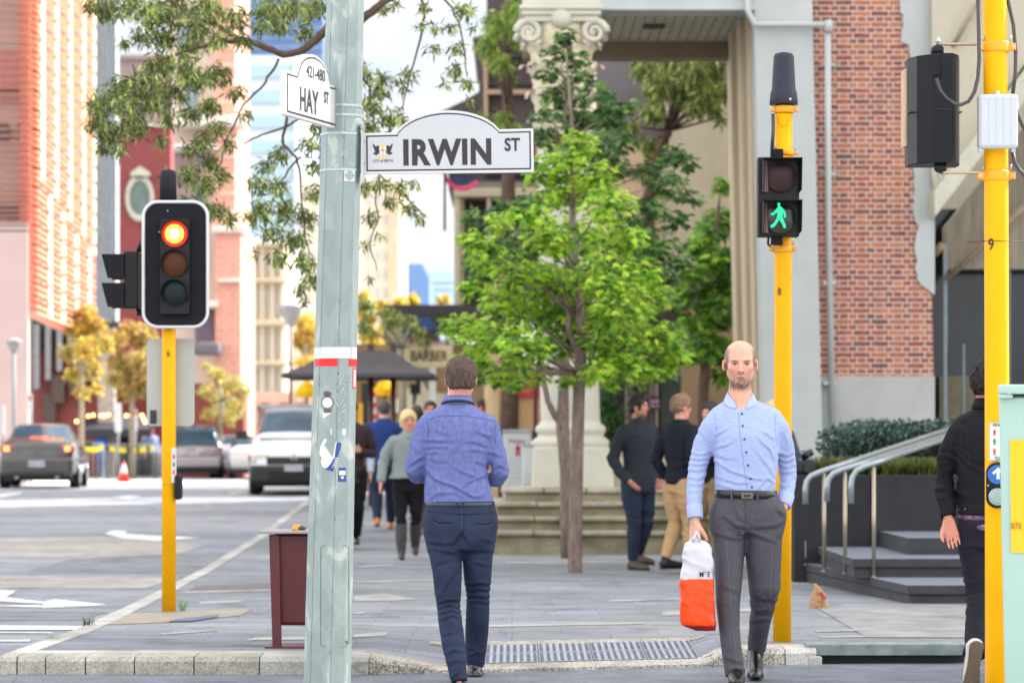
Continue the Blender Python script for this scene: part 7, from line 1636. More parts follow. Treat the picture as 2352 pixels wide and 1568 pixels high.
# barriers
db2 = 88.
def barrier(px0,px1,d,tape,lab):
    a = W(px0,1098,d);b_ = W(px1,1098,d);t = thing('crowd_barrier',((a.x+b_.x)/2,d,rz_(d)),lab,'barrier','steel crowd barriers');z0 = rz_(d)+.08;z1 = rz_(d)+1.1
    mb = MB();mb.tube([(a.x,d,z0),(a.x,d,z1-.05),(a.x+.05,d,z1),(b_.x-.05,d,z1),(b_.x,d,z1-.05),(b_.x,d,z0),(a.x,d,z0)],.022,n=6);mb.build('frame',M_GALV2,t)
    mb = MB();n = max(4,int((b_.x-a.x)/.13))
    for k in range(1,n):x = a.x+(b_.x-a.x)*k/n;mb.tube([(x,d,z0),(x,d,z1)],.009,n=5)
    mb.build('bars',M_GALV2,t)
    mb = MB();
    for x in (a.x+.15,b_.x-.15):mb.box((x-.03,d-.3,rz_(d)),(x+.03,d+.3,rz_(d)+.05))
    mb.build('foot',M_GALV2,t)
    if tape:
        mb = MB();n = 14
        for k in range(n):
            x0 = a.x+(b_.x-a.x)*k/n;x1 = a.x+(b_.x-a.x)*(k+1)/n;sag = lambda u:-.08*math.sin(math.pi*u);mb.add([(x0,d-.03,z1-.18+sag(k/n)),(x1,d-.03,z1-.18+sag((k+1)/n)),(x1,d-.03,z1-.03+sag((k+1)/n)),(x0,d-.03,z1-.03+sag(k/n))],[(0,1,2,3)],0 if (k % 3 or tape == 1) else 1)
        mb.build('warning_tape',[mat('tape_yellow',srgb(226,206,30)),M_BLK],t)
barrier(192,237,db2-4,1,'short crowd barrier with plain yellow tape right of the dark sedan');barrier(244,352,db2+2,2,'long crowd barrier with yellow and black tape behind the traffic cone')
barrier(360,372,db2+3,0,'crowd barrier end just left of pole 6')
# traffic cone
g = G(284,1106,'r');t = thing('traffic_cone',g,'orange traffic cone with a white band standing in front of the barriers','traffic cone');s_ = S(g.y);H_ = 46/s_
M_CONE = mat('cone_orange',srgb(222,58,28),rough=.5,var=.05);mb = MB();mb.box((g.x-.19,g.y-.19,g.z),(g.x+.19,g.y+.19,g.z+.04));mb.build('base',M_CONE,t,bevel=.01)
mb = MB();mb.lathe([(.15,.04),(.035,H_),(.001,H_)],g,n=20);mb.build('cone',M_CONE,t);mb = MB();f = lambda z:.15+(.035-.15)*(z-.04)/(H_-.04)+.002;mb.lathe([(f(.25),.25),(f(.5),.5)],g,n=20,cap=False);mb.build('white_band',mat('cone_white',srgb(210,205,200)),t)
# pale concrete sheet across the far road on the left
sheet('far_pale_sheet',[(-14,96),(-2,96),(-2,104),(-14,104)],M_CONC,surf='r',dz=.01)
# ================= figures: signed-distance modelling turned into one smooth surface =================
from mathutils.bvhtree import BVHTree
def A3(v):return np.array([v[0],v[1],v[2]],dtype=np.float32)
class Sdf:
    def __init__(s,lo,hi,h):
        s.lo = np.array(lo,dtype=np.float32);s.h = h;s.n = np.maximum(4,np.ceil((np.array(hi)-s.lo)/h).astype(int)+1);s.f = np.full(s.n,.25,dtype=np.float32)
    def reg(s,lo,hi,m):
        a = np.clip(np.floor((np.array(lo)-m-s.lo)/s.h).astype(int),0,s.n-1);b = np.clip(np.ceil((np.array(hi)+m-s.lo)/s.h).astype(int)+1,1,s.n)
        sl = tuple(slice(int(x),int(y)) for x,y in zip(a,b));ax = [s.lo[i]+s.h*np.arange(a[i],b[i],dtype=np.float32) for i in range(3)]
        return sl,ax[0][:,None,None],ax[1][None,:,None],ax[2][None,None,:]
    def put(s,sl,d,k,op='u'):
        if d.size == 0:return
        f = s.f[sl]
        if op == 's':d = -d;q = np.clip(.5-.5*(f-d)/max(k,1e-6),0,1);s.f[sl] = f*(1-q)+d*q+k*q*(1-q) if k > 0 else np.maximum(f,d);return
        if k <= 0:s.f[sl] = np.minimum(f,d);return
        q = np.clip(.5+.5*(f-d)/k,0,1);s.f[sl] = f*(1-q)+d*q-k*q*(1-q)
    def chain(s,pts,k=.02,el=None,flat=False,flat0=False,op='u'):
        """pts: [(point, radius)...]; el=(axis, factor) widens the section along an axis"""
        P = [A3(p) for p,_ in pts];Rr = [r for _,r in pts];rm = max(Rr)*(el[1] if el and el[1] > 1 else 1)
        lo = np.min(P,0)-rm;hi = np.max(P,0)+rm;sl,X,Y,Z = s.reg(lo,hi,k+2*s.h);D = None
        for i in range(len(P)-1):
            a,b = P[i],P[i+1];ba = b-a;L2 = float(ba@ba)+1e-9;qx,qy,qz = X-a[0],Y-a[1],Z-a[2];t = np.clip((qx*ba[0]+qy*ba[1]+qz*ba[2])/L2,0,1)
            ex,ey,ez = qx-t*ba[0],qy-t*ba[1],qz-t*ba[2]
            if el:
                u = A3(Vector(el[0]).normalized());du = ex*u[0]+ey*u[1]+ez*u[2];g_ = 1/el[1]-1;ex,ey,ez = ex+u[0]*du*g_,ey+u[1]*du*g_,ez+u[2]*du*g_
            d = np.sqrt(ex*ex+ey*ey+ez*ez)-(Rr[i]+(Rr[i+1]-Rr[i])*t)
            if flat and i == len(P)-2:n_ = ba/math.sqrt(L2);d = np.maximum(d,(X-b[0])*n_[0]+(Y-b[1])*n_[1]+(Z-b[2])*n_[2])
            if flat0 and i == 0:n_ = -ba/math.sqrt(L2);d = np.maximum(d,qx*n_[0]+qy*n_[1]+qz*n_[2])
            D = d if D is None else np.minimum(D,d)
        s.put(sl,D,k,op)
    def ell(s,c,r,F=None,k=.02,op='u'):
        c = A3(c);rm = max(r);sl,X,Y,Z = s.reg(c-rm,c+rm,k+2*s.h);q = (X-c[0],Y-c[1],Z-c[2])
        if F:ax = [A3(v) for v in F];q = [q[0]*a[0]+q[1]*a[1]+q[2]*a[2] for a in ax]
        rho = np.sqrt((q[0]/r[0])**2+(q[1]/r[1])**2+(q[2]/r[2])**2);s.put(sl,(rho-1)*min(r),k,op)
    def loft(s,st,k=.02,yaw=0.,p=2.3,caps=True):
        """st rows: z, cx, cy, a, b (half width, half depth)"""
        st = sorted(st);z = np.array([q[0] for q in st]);C_ = [np.array([q[i] for q in st]) for i in range(1,5)];rm = max(C_[2].max(),C_[3].max())
        sl,X,Y,Z = s.reg((C_[0].min()-rm,C_[1].min()-rm,z[0]),(C_[0].max()+rm,C_[1].max()+rm,z[-1]),k+2*s.h)
        zz = Z[0,0];zf = np.linspace(z[0],z[-1],60);I = [np.interp(zf,z,c) for c in C_]
        ker = np.array([1,2,3,2,1])/9.;I = [np.convolve(np.pad(a,2,'edge'),ker,'valid') for a in I];cx,cy,a,b = [np.interp(zz,zf,i_)[None,None,:] for i_ in I]
        dx,dy = X-cx,Y-cy
        if yaw:c_,s_ = math.cos(yaw),math.sin(yaw);dx,dy = dx*c_+dy*s_,-dx*s_+dy*c_
        rho = (np.abs(dx/a)**p+np.abs(dy/b)**p)**(1/p);d = (rho-1)*np.minimum(a,b)
        if caps:d = np.maximum(d,np.maximum(z[0]-Z,Z-z[-1]))
        s.put(sl,d.astype(np.float32),k)
    def warp(s,fn,band=.05):
        idx = np.nonzero(np.abs(s.f) < band);P = [s.lo[i]+s.h*idx[i] for i in range(3)];s.f[idx] += fn(*P).astype(np.float32)
    def half(s,p,n,keep=-1):
        """cut away the side the normal points to"""
        p = A3(p);n = A3(Vector(n).normalized());sl,X,Y,Z = s.reg(s.lo,s.lo+s.h*s.n,0);s.f[sl] = np.maximum(s.f[sl],(X-p[0])*n[0]+(Y-p[1])*n[1]+(Z-p[2])*n[2])
    def mesh(s):
        f = s.f.copy();f[0] = f[-1] = .2;f[:,0] = f[:,-1] = .2;f[:,:,0] = f[:,:,-1] = .2
        neg = f < 0;n = np.array(f.shape)-1;c = np.zeros(n,dtype=np.int8)
        for dx in (0,1):
            for dy in (0,1):
                for dz in (0,1):c += neg[dx:n[0]+dx,dy:n[1]+dy,dz:n[2]+dz]
        ci = np.nonzero((c > 0) & (c < 8));N = len(ci[0]);id_ = np.full(n,-1,dtype=np.int64);id_[ci] = np.arange(N);acc = np.zeros((N,3));cnt = np.zeros(N)
        cor = [(0,0,0),(1,0,0),(0,1,0),(1,1,0),(0,0,1),(1,0,1),(0,1,1),(1,1,1)];V = [f[ci[0]+a,ci[1]+b,ci[2]+c_] for a,b,c_ in cor]
        for i,j in [(0,1),(2,3),(4,5),(6,7),(0,2),(1,3),(4,6),(5,7),(0,4),(1,5),(2,6),(3,7)]:
            m = (V[i] < 0) != (V[j] < 0);t = np.where(m,V[i]/(V[i]-V[j]+1e-12),0);a,b = np.array(cor[i]),np.array(cor[j]);acc += np.where(m[:,None],a+t[:,None]*(b-a),0);cnt += m
        P = s.lo+s.h*(np.stack(ci,1)+acc/cnt[:,None]);Q = []
        for ax in range(3):
            o = [0,1,2];o.remove(ax);u,v = o;sl0 = [slice(None)]*3;sl1 = [slice(None)]*3;sl0[ax] = slice(0,-1);sl1[ax] = slice(1,None)
            a = neg[tuple(sl0)];b = neg[tuple(sl1)];e = np.nonzero(a != b);e = np.stack(e,1);ok = (e[:,u] > 0) & (e[:,v] > 0) & (e[:,u] < n[u]) & (e[:,v] < n[v]);e = e[ok];sgn = a[tuple(e.T)]
            def g(du,dv):q = e.copy();q[:,u] -= du;q[:,v] -= dv;return id_[tuple(q.T)]
            q = np.stack([g(1,1),g(0,1),g(0,0),g(1,0)],1);fl = sgn if ax != 1 else ~sgn;q = np.where(fl[:,None],q,q[:,::-1]);Q.append(q)
        return P,np.concatenate(Q,0)
def smooth_verts(P,Q,it=1,lam=.5):
    for _ in range(it):
        acc = np.zeros_like(P);c = np.zeros(len(P))
        for i in range(4):
            a,b = Q[:,i],Q[:,(i+1) % 4];np.add.at(acc,a,P[b]);np.add.at(acc,b,P[a]);np.add.at(c,a,1);np.add.at(c,b,1)
        P = P*(1-lam)+lam*acc/np.maximum(c,1)[:,None]
    return P
def sdf_obj(S_,name,m,parent,it=1,colfn=None):
    P,Q = S_.mesh();P = smooth_verts(P,Q,it);col = None
    if colfn:c = colfn(P[:,0],P[:,1],P[:,2]);col = np.concatenate([c,np.ones((len(P),1))],1)
    o = raw_obj(name,P,Q,m,parent,smooth=True,colors=col);o['_n'] = len(Q);del o['_n'];return o,P,Q
def bvh(P,Q):return BVHTree.FromPolygons([tuple(p) for p in P],[tuple(int(i) for i in q) for q in Q])
def hit(B,px,py,off=.002):
    o = Vector((0,0,CH));d = (W(px,py,10.)-o).normalized();r = B.ray_cast(o,d)
    return (r[0]+r[1]*off,r[1]) if r[0] is not None else (None,None)
def surf_line(name,B,pts,r,m,parent,off=.001,step=4,n=4):
    """a thin seam that follows the surface under photo-traced points"""
    mb = MB();out = []
    for (x0,y0),(x1,y1) in zip(pts[:-1],pts[1:]):
        k = max(1,int(math.hypot(x1-x0,y1-y0)/step))
        for i in range(k):p,_ = hit(B,x0+(x1-x0)*i/k,y0+(y1-y0)*i/k,off);out.append(p)
    p,_ = hit(B,*pts[-1],off);out.append(p);seg = []
    for p in out+[None]:
        if p is None or (seg and (p-seg[-1]).length > .08):
            if len(seg) > 1:mb.tube(seg,r,n=n)
            seg = [p] if p is not None else []
        else:seg.append(p)
    return mb.build(name,m,parent)
def ridge(x,y,z):return 1-np.abs(vnoise(x,y,z))*2.2
def folds(amp,fx=7.,fz=26.,seed=0.,joints=(),base=1.,diag=0.):
    def fn(x,y,z):
        w1 = vnoise(x*5+seed,y*5,z*5)*.6;zz = z+diag*x
        a = ridge(x*fx+seed+w1,y*fx,zz*fz+w1*3);b = vnoise(x*3.1+seed*2,y*3.1,z*2.6+9.);A_ = base*np.clip(.35+b,0,1)
        for j,sig,am in joints:A_ = A_+am*np.exp(-((x-j[0])**2+(y-j[1])**2+(z-j[2])**2)/sig**2)
        return -amp*A_*(a-.45)
    return fn
def creases(lines,d,yc,amp=.006,w=.010,trough=.8):
    """pulled folds: each line is a list of photo points on the side that faces the viewer"""
    segs = []
    for ln in lines:
        am = amp
        if isinstance(ln[0],(int,float)):am = ln[0];ln = ln[1:]
        q = [W(x,y,d) for x,y in ln];n_ = len(q)-1
        for i in range(n_):segs.append((q[i],q[i+1],i/n_,(i+1)/n_,am))
    def fn(x,y,z):
        out = np.zeros_like(x);msk = np.clip((yc-y)*25,0,1);jx = vnoise(x*22,y*9,z*22)*.005
        best = {}
        for a,b,t0,t1,am in segs:
            bx,bz = b.x-a.x,b.z-a.z;L = math.hypot(bx,bz);ux,uz = bx/L,bz/L;nx_,nz_ = -uz,ux
            if nz_ < 0:nx_,nz_ = -nx_,-nz_
            px_,pz_ = x-a.x,z-a.z;s_ = px_*nx_+pz_*nz_+jx;t = px_*ux+pz_*uz;tt = np.clip(t,0,L);ov = t-tt;e = np.clip(t/L,0,1)*(t1-t0)+t0;tp = np.sin(np.pi*np.clip(e*.92+.04,0,1))**.6
            g_ = np.exp(-(ov/(w*.8))**2)*tp;v = am*g_*(np.exp(-(s_/w)**2)-trough*np.exp(-((s_+1.9*w)/(w*1.1))**2));out = np.where(np.abs(v) > np.abs(out),v,out)
        return -out*msk
    return fn
def multi(*fs):
    return lambda x,y,z:sum(f(x,y,z) for f in fs)
def headframe(yaw,pitch=0.,roll=0.):
    """yaw 0 faces the camera (-y); positive turns toward +x"""
    f = Vector((math.sin(yaw),-math.cos(yaw),0));u = Vector((0,0,1));s = Vector((math.cos(yaw),math.sin(yaw),0));f2 = (f*math.cos(pitch)+u*math.sin(pitch));u2 = (u*math.cos(pitch)-f*math.sin(pitch))
    if roll:u3 = u2*math.cos(roll)+s*math.sin(roll);s = s*math.cos(roll)-u2*math.sin(roll);u2 = u3
    return s,f2.normalized(),u2.normalized()
def add_head(S_,c,H,fr,wid=1.):
    s,f,u = fr;P = lambda x,y,z:c+s*(x*H*wid)+f*(y*H)+u*(z*H);E = lambda x,y,z,rx,ry,rz,k=.03,op='u':S_.ell(P(x,y,z),(rx*H*wid,ry*H,rz*H),(s,f,u),k*H,op)
    E(0,-.07,.13,.315,.385,.37);E(0,.04,-.10,.245,.275,.33,.08)
    S_.chain([(P(-.19,-.02,-.2),.075*H),(P(-.12,.13,-.36),.08*H),(P(0,.2,-.40),.088*H),(P(.12,.13,-.36),.08*H),(P(.19,-.02,-.2),.075*H)],.07*H)
    E(-.155,.2,-.075,.085,.08,.08,.07);E(.155,.2,-.075,.085,.08,.08,.07)
    S_.chain([(P(-.17,.25,.085),.035*H),(P(-.06,.30,.095),.035*H),(P(.06,.30,.095),.035*H),(P(.17,.25,.085),.035*H)],.04*H)
    for x in (-.13,.13):E(x,.355,.01,.068,.06,.048,.04,'s')
    for x in (-.128,.128):E(x,.245,.008,.052,.055,.045,.01)
    S_.chain([(P(0,.295,.05),.026*H),(P(0,.345,-.05),.034*H),(P(0,.40,-.135),.044*H)],.025*H);E(-.045,.345,-.15,.032,.045,.028,.02);E(.045,.345,-.15,.032,.045,.028,.02)
    S_.chain([(P(-.075,.275,-.262),.016*H),(P(0,.318,-.252),.024*H),(P(.075,.275,-.262),.016*H)],.015*H);S_.chain([(P(-.06,.275,-.292),.016*H),(P(0,.305,-.297),.026*H),(P(.06,.275,-.292),.016*H)],.012*H)
    for sx in (-1,1):
        E(sx*.335,-.05,-.02,.03,.065,.115,.015);E(sx*.35,-.035,-.01,.012,.035,.07,.01,'s');E(sx*.318,-.02,-.1,.022,.035,.05,.015)
def skin_fn(c,H,fr,base=(205,146,120),beard=None,hairsides=None,brow=(110,84,66),lips=(190,110,105),eyes=True,stub=.6):
    s,f,u = [A3(v) for v in fr];cc = A3(c)
    B_ = np.array(srgb(*base));
    def fn(x,y,z):
        q = np.stack([x,y,z],1)-cc;X = q@s/H;Y = q@f/H;Z = q@u/H;n = len(x);C_ = np.tile(B_,(n,1)).astype(float)
        rnd = vnoise(x*60,y*60,z*60)[:,None];inh = (np.abs(X) < .5) & (np.abs(Y) < .6) & (np.abs(Z) < .62)
        def blend(w,col):nonlocal C_;w = np.clip(w,0,1)[:,None];C_ = C_*(1-w)+np.array(srgb(*col))*w
        ss = lambda v,a,b:np.clip((v-a)/(b-a),0,1)
        blend(np.exp(-((np.abs(X)-.15)**2/.008+(Z+.1)**2/.01))*(Y > .1)*.35*inh,(214,120,104));blend(np.exp(-(X**2/.004+(Z+.13)**2/.004))*(Y > .3)*.4*inh,(216,120,104))
        blend((np.abs(X) > .325)*inh*(Y < .1)*(np.abs(Z+.03) < .14)*.5,(220,120,105))
        if eyes:
            blend(np.exp(-((np.abs(X)-.12)**2/.0045+(Z-.02)**2/.0016))*(Y > .18)*.75*inh,(132,78,66));blend(np.exp(-((np.abs(X)-.045)**2/.0004+(Z+.16)**2/.0004))*(Y > .25)*.7*inh,(120,62,54))  # brow shade round the eyes and dark nostrils painted into the skin
            E_ = ((np.abs(X)-.128)/.052)**2+((Z-.004)/.017)**2;blend((E_ < 1)*(Y > .2)*inh*.9,(166,146,138));blend((((np.abs(X)-.128)/.022)**2+((Z-.004)/.018)**2 < 1)*(Y > .2)*inh*1.,(28,24,26));blend((np.abs(Z-.024) < .010)*(np.abs(np.abs(X)-.128) < .062)*(Y > .18)*inh*.95,(64,40,34));blend(np.exp(-((np.abs(X)-.13)**2/.004+(Z+.035)**2/.0002))*(Y > .18)*.25*inh,(150,96,84))
        if brow:blend(np.exp(-((np.abs(X)-.135)**2/.004+(Z-.072-.10*(np.abs(X)-.13))**2/.00030))*(Y > .15)*.95*inh,brow)
        blend((np.abs(X) < .085)*(Y > .2)*(np.abs(Z+.277) < .032-(np.abs(X)*.25))*.8*inh,lips);blend((np.abs(X) < .075)*(Y > .2)*(np.abs(Z+.274) < .0055)*.9*inh,(96,44,44))
        if beard:
            jaw = ss(-Z,.14,.30)*ss(Y,-.12,.02)*ss(Z,-.62,-.50);mouth = np.exp(-(X**2/.010+(Z+.275)**2/.0012));mus = np.exp(-(X**2/.014+(Z+.215)**2/.0006));fine = .75+.5*vnoise(x*170,y*170,z*170)+.25*rnd[:,0];blend((np.maximum(jaw*(1-.85*mouth)*(.5+.6*ss(-Z,.28,.42)),mus*.8)*stub*fine)*inh,beard)
        if hairsides:
            w = ss(np.abs(X),.20,.29)*(Z > -.12)*ss(.37-Z,0,.06)*(Y < .19)*(1-((np.abs(X) > .32)*(Y > -.13)*(np.abs(Z+.02) < .13)));bk = ss(-Y,.12,.25)*ss(.33-Z,0,.08)*(Z > -.25);blend(np.maximum(w,bk)*inh*.8,hairsides)
        C_ = C_*(1+.05*rnd+.07*vnoise(x*26,y*26,z*26)[:,None]*np.array([.4,1,1]));return np.clip(C_,0,1)
    return fn
def add_hair(lo,hi,c,H,fr,style,seed=0,h=.006,wid=1.):
    """a hair shell over the skull; style is a set of options"""
    S_ = Sdf(lo,hi,h);s,f,u = fr;P = lambda x,y,z:c+s*(x*H*wid)+f*(y*H)+u*(z*H)
    E = lambda x,y,z,rx,ry,rz,k=.04,op='u':S_.ell(P(x,y,z),(rx*H*wid,ry*H,rz*H),(s,f,u),k*H,op)
    th = style.get('thick',.03)
    E(0,-.07,.13,.318+th,.385+th,.375+th)
    if style.get('nape',True):E(0,-.16,-.08,.26+th*.6,.25+th,.22,.06)
    if style.get('long'):L_ = style['long'];S_.chain([(P(-.24,-.12,.1),.15*H),(P(-.26,-.12,-.2),.14*H),(P(-.24,-.1,-L_),.08*H)],.08*H);S_.chain([(P(.24,-.12,.1),.15*H),(P(.26,-.12,-.2),.14*H),(P(.24,-.1,-L_),.08*H)],.08*H);S_.chain([(P(0,-.3,.1),.2*H),(P(0,-.32,-.2),.2*H),(P(0,-.28,-L_),.14*H)],.1*H)
    if style.get('top'):E(0,.08,.36,.27,.30,.15+style['top'],.06)
    # face opening, ears, nape line
    hl = style.get('line',.28);E(0,.42,-.05,.34,.30,.05+hl,.03,'s')
    if not style.get('long'):
        for sx in (-1,1):E(sx*.36,.0,-.09,.12,.12,.19,.02,'s')
        p = P(0,-.2,style.get('nape_z',-.27));S_.half(p,-u)
        p = P(0,.05,-.02);
    am = style.get('amp',.012)*H;fr_ = style.get('freq',26.)/ .235*.235
    fs = lambda x,y,z:-am*ridge((x-c.x)*fr_*1.6+seed,(y-c.y)*fr_*1.6,(z-c.z)*fr_*.7+vnoise(x*20,y*20,z*20)*1.5)*.8-am*.5*vnoise(x*90,y*90,z*40)
    S_.warp(fs,.03);return S_
def hand(S_,w,dirv,palm,side,L=.185,curl=.35,spread=.0,thumb=.6,sc=1.):
    """w wrist, dirv toward the fingertips, palm = normal out of the palm, side = thumb side"""
    d = Vector(dirv).normalized();pn = Vector(palm);pn = (pn-d*pn.dot(d)).normalized();sd = Vector(side);sd = (sd-d*sd.dot(d)-pn*sd.dot(pn)).normalized();k = L/.185
    S_.chain([(w-d*.03*k,.024*k),(w,.0235*k)],.015)
    for o in (-.028,-.009,.010,.028):S_.chain([(w+d*.012*k+sd*o*.6*k,.015*k),(w+d*.09*k+sd*o*k,.0125*k)],.012)
    for o,ln,rr_ in ((-.030,.058,.0080),(-.0105,.070,.0088),(.010,.078,.0092),(.030,.070,.0088)):
        p = w+d*.092*k+sd*o*k;dd = (d+sd*(o*spread*8)).normalized();pts = [(p-dd*.01,rr_*k)];a = 0
        for j,fr_ in enumerate((.45,.3,.25)):
            a += curl*(1.0 if j else .7);q_ = (dd*math.cos(a)+pn*math.sin(a));p = p+q_*ln*fr_*k;pts.append((p,rr_*k*(1-.1*(j+1))))
        S_.chain(pts,.004)
    p0 = w+d*.02*k+sd*.02*k;p1 = w+d*.055*k+sd*.046*k+pn*.008*k;p2 = p1+(d*.8+sd*(.45-.5*thumb)+pn*thumb).normalized()*.034*k;p3 = p2+(d*.85+sd*(.1-.5*thumb)+pn*thumb).normalized()*.028*k
    S_.chain([(p0,.015*k),(p1,.0125*k),(p2,.0105*k),(p3,.0085*k)],.01)
def shoe(name,ank,toe_dir,L,m,parent,up=Vector((0,0,1)),h=.006,hgt=.07,sole=None,wid=.046,shaft=None):
    """ank: heel-side ground point under the ankle; toe_dir toward the toes"""
    td = Vector(toe_dir).normalized();upv = (up-td*up.dot(td)).normalized();sd = td.cross(upv);hp = ank
    ext = [hp-td*.08,hp+td*(L),hp+upv*.16,hp-upv*.02];lo = [min(e[i] for e in ext)-.09 for i in range(3)];hi = [max(e[i] for e in ext)+.09 for i in range(3)]
    S_ = Sdf(lo,hi,h);P = lambda y,z:hp+td*y*L+upv*z
    S_.chain([(P(-.12,.045),.036),(P(.1,.042),.038),(P(.45,.036),.040),(P(.72,.03),.034),(P(.85,.026),.024)],.02,el=(sd,1.12))
    sh_ = (Vector(shaft).normalized() if shaft else upv);q0 = P(-.02,.06);S_.chain([(P(-.08,.05),.036),(q0,.036),(q0+sh_*(hgt-.01),.038)],.02,flat=True);S_.chain([(P(.0,hgt),.034),(P(.35,.05),.03)],.02)
    S_.half(hp+upv*.012,-upv);o,P_,Q_ = sdf_obj(S_,name,m,parent)
    S2 = Sdf(lo,hi,h);S2.chain([(P(-.13,.0),.034),(P(.1,0),.031),(P(.3,0),.032),(P(.62,0),.041),(P(.84,0),.026)],.01,el=(sd,1.15));S2.half(hp+upv*.014,upv);S2.half(hp-upv*.004,-upv)
    sdf_obj(S2,'sole',sole or MATS['sole_dark'],o,it=1);return o
mat('sole_dark',srgb(38,34,32),rough=.8)
M_SKIN = mat('skin',(1,1,1),rough=.5,var=.05,vs=30,attr=True,sub=.12,bump=.08,bs=160)
M_SKIN0 = mat('skin_far',(1,1,1),rough=.55,var=.05,vs=20,attr=True)
def cloth(name,c,var=.06,rough=.85,bump=.15,bs=300,col2=None,vs=14):return mat(name,c,rough=rough,var=var,vs=vs,bump=bump,bs=bs,col2=col2,spec=.25)
def bbox(pts,m):a = np.array([tuple(p) for p in pts]);return a.min(0)-m,a.max(0)+m
def shirtloft(st,d,dys=0.):
    """rows: photo y, left x, right x, half depth, dy -> loft stations"""
    out = []
    for py,xl,xr,b,dy in st:
        a = W(xl,py,d+dy);c = W(xr,py,d+dy);out.append((a.z,(a.x+c.x)/2,d+dy,(c.x-a.x)/2,b))
    return out
def limb(rows,d):return [(W(x,y,d+dy),r*(d+dy)/F) for x,y,dy,r in rows]
def shrink(rows,q):return [(p,max(.012,r-q)) for p,r in rows]
# =============== the bald man with the carrier bag ===============
d = 15.2;s_ = S(d);t = thing('person',(W(1705,0,d).x,d,0),'bald bearded man in pale blue shirt and grey trousers carrying a plastic bag','person')
Hh = 107/s_;hc = W(1700.5,836,d-.02);fr = headframe(R(-3),R(-3))
tor = [(905,1678,1723,.05,.02),(918,1668,1734,.06,.02),(925,1655,1752,.07,.02),(935,1640,1776,.085,.02),(950,1631,1790,.098,.02),(970,1630,1794,.105,.01),(1000,1637,1791,.118,.0),(1040,1640,1789,.118,.0),(1080,1641,1786,.112,.0),(1110,1641,1782,.108,0),(1130,1642,1781,.108,0),(1140,1644,1780,.104,0)]
armL = [(1650,962,.01,22),(1632,982,.01,24),(1615,1020,.03,23),(1603,1070,.03,22),(1596,1120,0,19.5),(1595,1165,-.04,17),(1597,1188,-.06,17)]
armR = [(1772,962,.01,22),(1788,982,.01,23),(1801,1020,.05,22),(1808,1065,.10,21),(1810,1100,.10,19.5),(1806,1135,.05,18),(1800,1160,.01,16.5)]
legL = [(1671,1185,0,39),(1675,1248,-.02,36),(1674,1331,-.08,31),(1672,1385,-.11,27.5),(1675,1440,-.13,24),(1679,1481,-.16,23.5),(1689,1551,-.20,23)]
legR = [(1762,1180,0,40),(1756,1235,.0,41),(1754,1290,.0,40),(1756,1344,.0,37),(1754,1372,.03,32),(1746,1426,.10,25),(1742,1454,.15,22.5),(1738,1492,.2,21)]
AL,AR,LL,LR = [limb(a,d) for a in (armL,armR,legL,legR)]
# body
pts = [hc+Vector((0,0,.16)),Vector((W(1560,0,d).x,d,0)),Vector((W(1850,0,d).x,d,0)),Vector((hc.x,d-.45,-.02)),Vector((hc.x,d+.6,0))]
lo,hi = bbox(pts,.03);Sb = Sdf(lo,hi,.005);add_head(Sb,hc,Hh,fr,1.09)
Sb.chain([(hc+Vector((0,.035,-.05)),.055),(W(1700,905,d+.02),.060),(W(1700,935,d+.03),.07)],.03);Sb.chain([(W(1700,905,d+.0),.054),(W(1701,926,d-.012),.048),(W(1701,950,d-.03),.045)],.03);Sb.loft([(z,cx,cy,a-.045,b-.045) for z,cx,cy,a,b in shirtloft(tor[2:],d)],.03)
Sb.chain(shrink(AL,.026),.03);Sb.chain(shrink(AR,.026),.03)
Sb.loft([(z,cx,cy,a-.045,b-.045) for z,cx,cy,a,b in shirtloft([(1125,1642,1782,.11,0),(1180,1636,1800,.115,0),(1215,1640,1796,.10,0)],d)],.03)
Sb.chain(shrink(LL,.03),.03);Sb.chain(shrink(LR,.03),.03)
hand(Sb,W(1596,1196,d-.06),(-.02,-.25,-1),(.75,.55,0),(.45,-1,0),L=.19,curl=.75,thumb=.55);hand(Sb,W(1801,1163,d+.0),(-.35,-.05,-1),(-1,0,0),(0,-1,0),L=.16,curl=.3)
sdf_obj(Sb,'body',M_SKIN,t,it=1,colfn=skin_fn(hc,Hh,fr,base=(208,155,134),beard=(62,44,38),hairsides=(92,74,66),brow=(70,44,34),stub=.8))
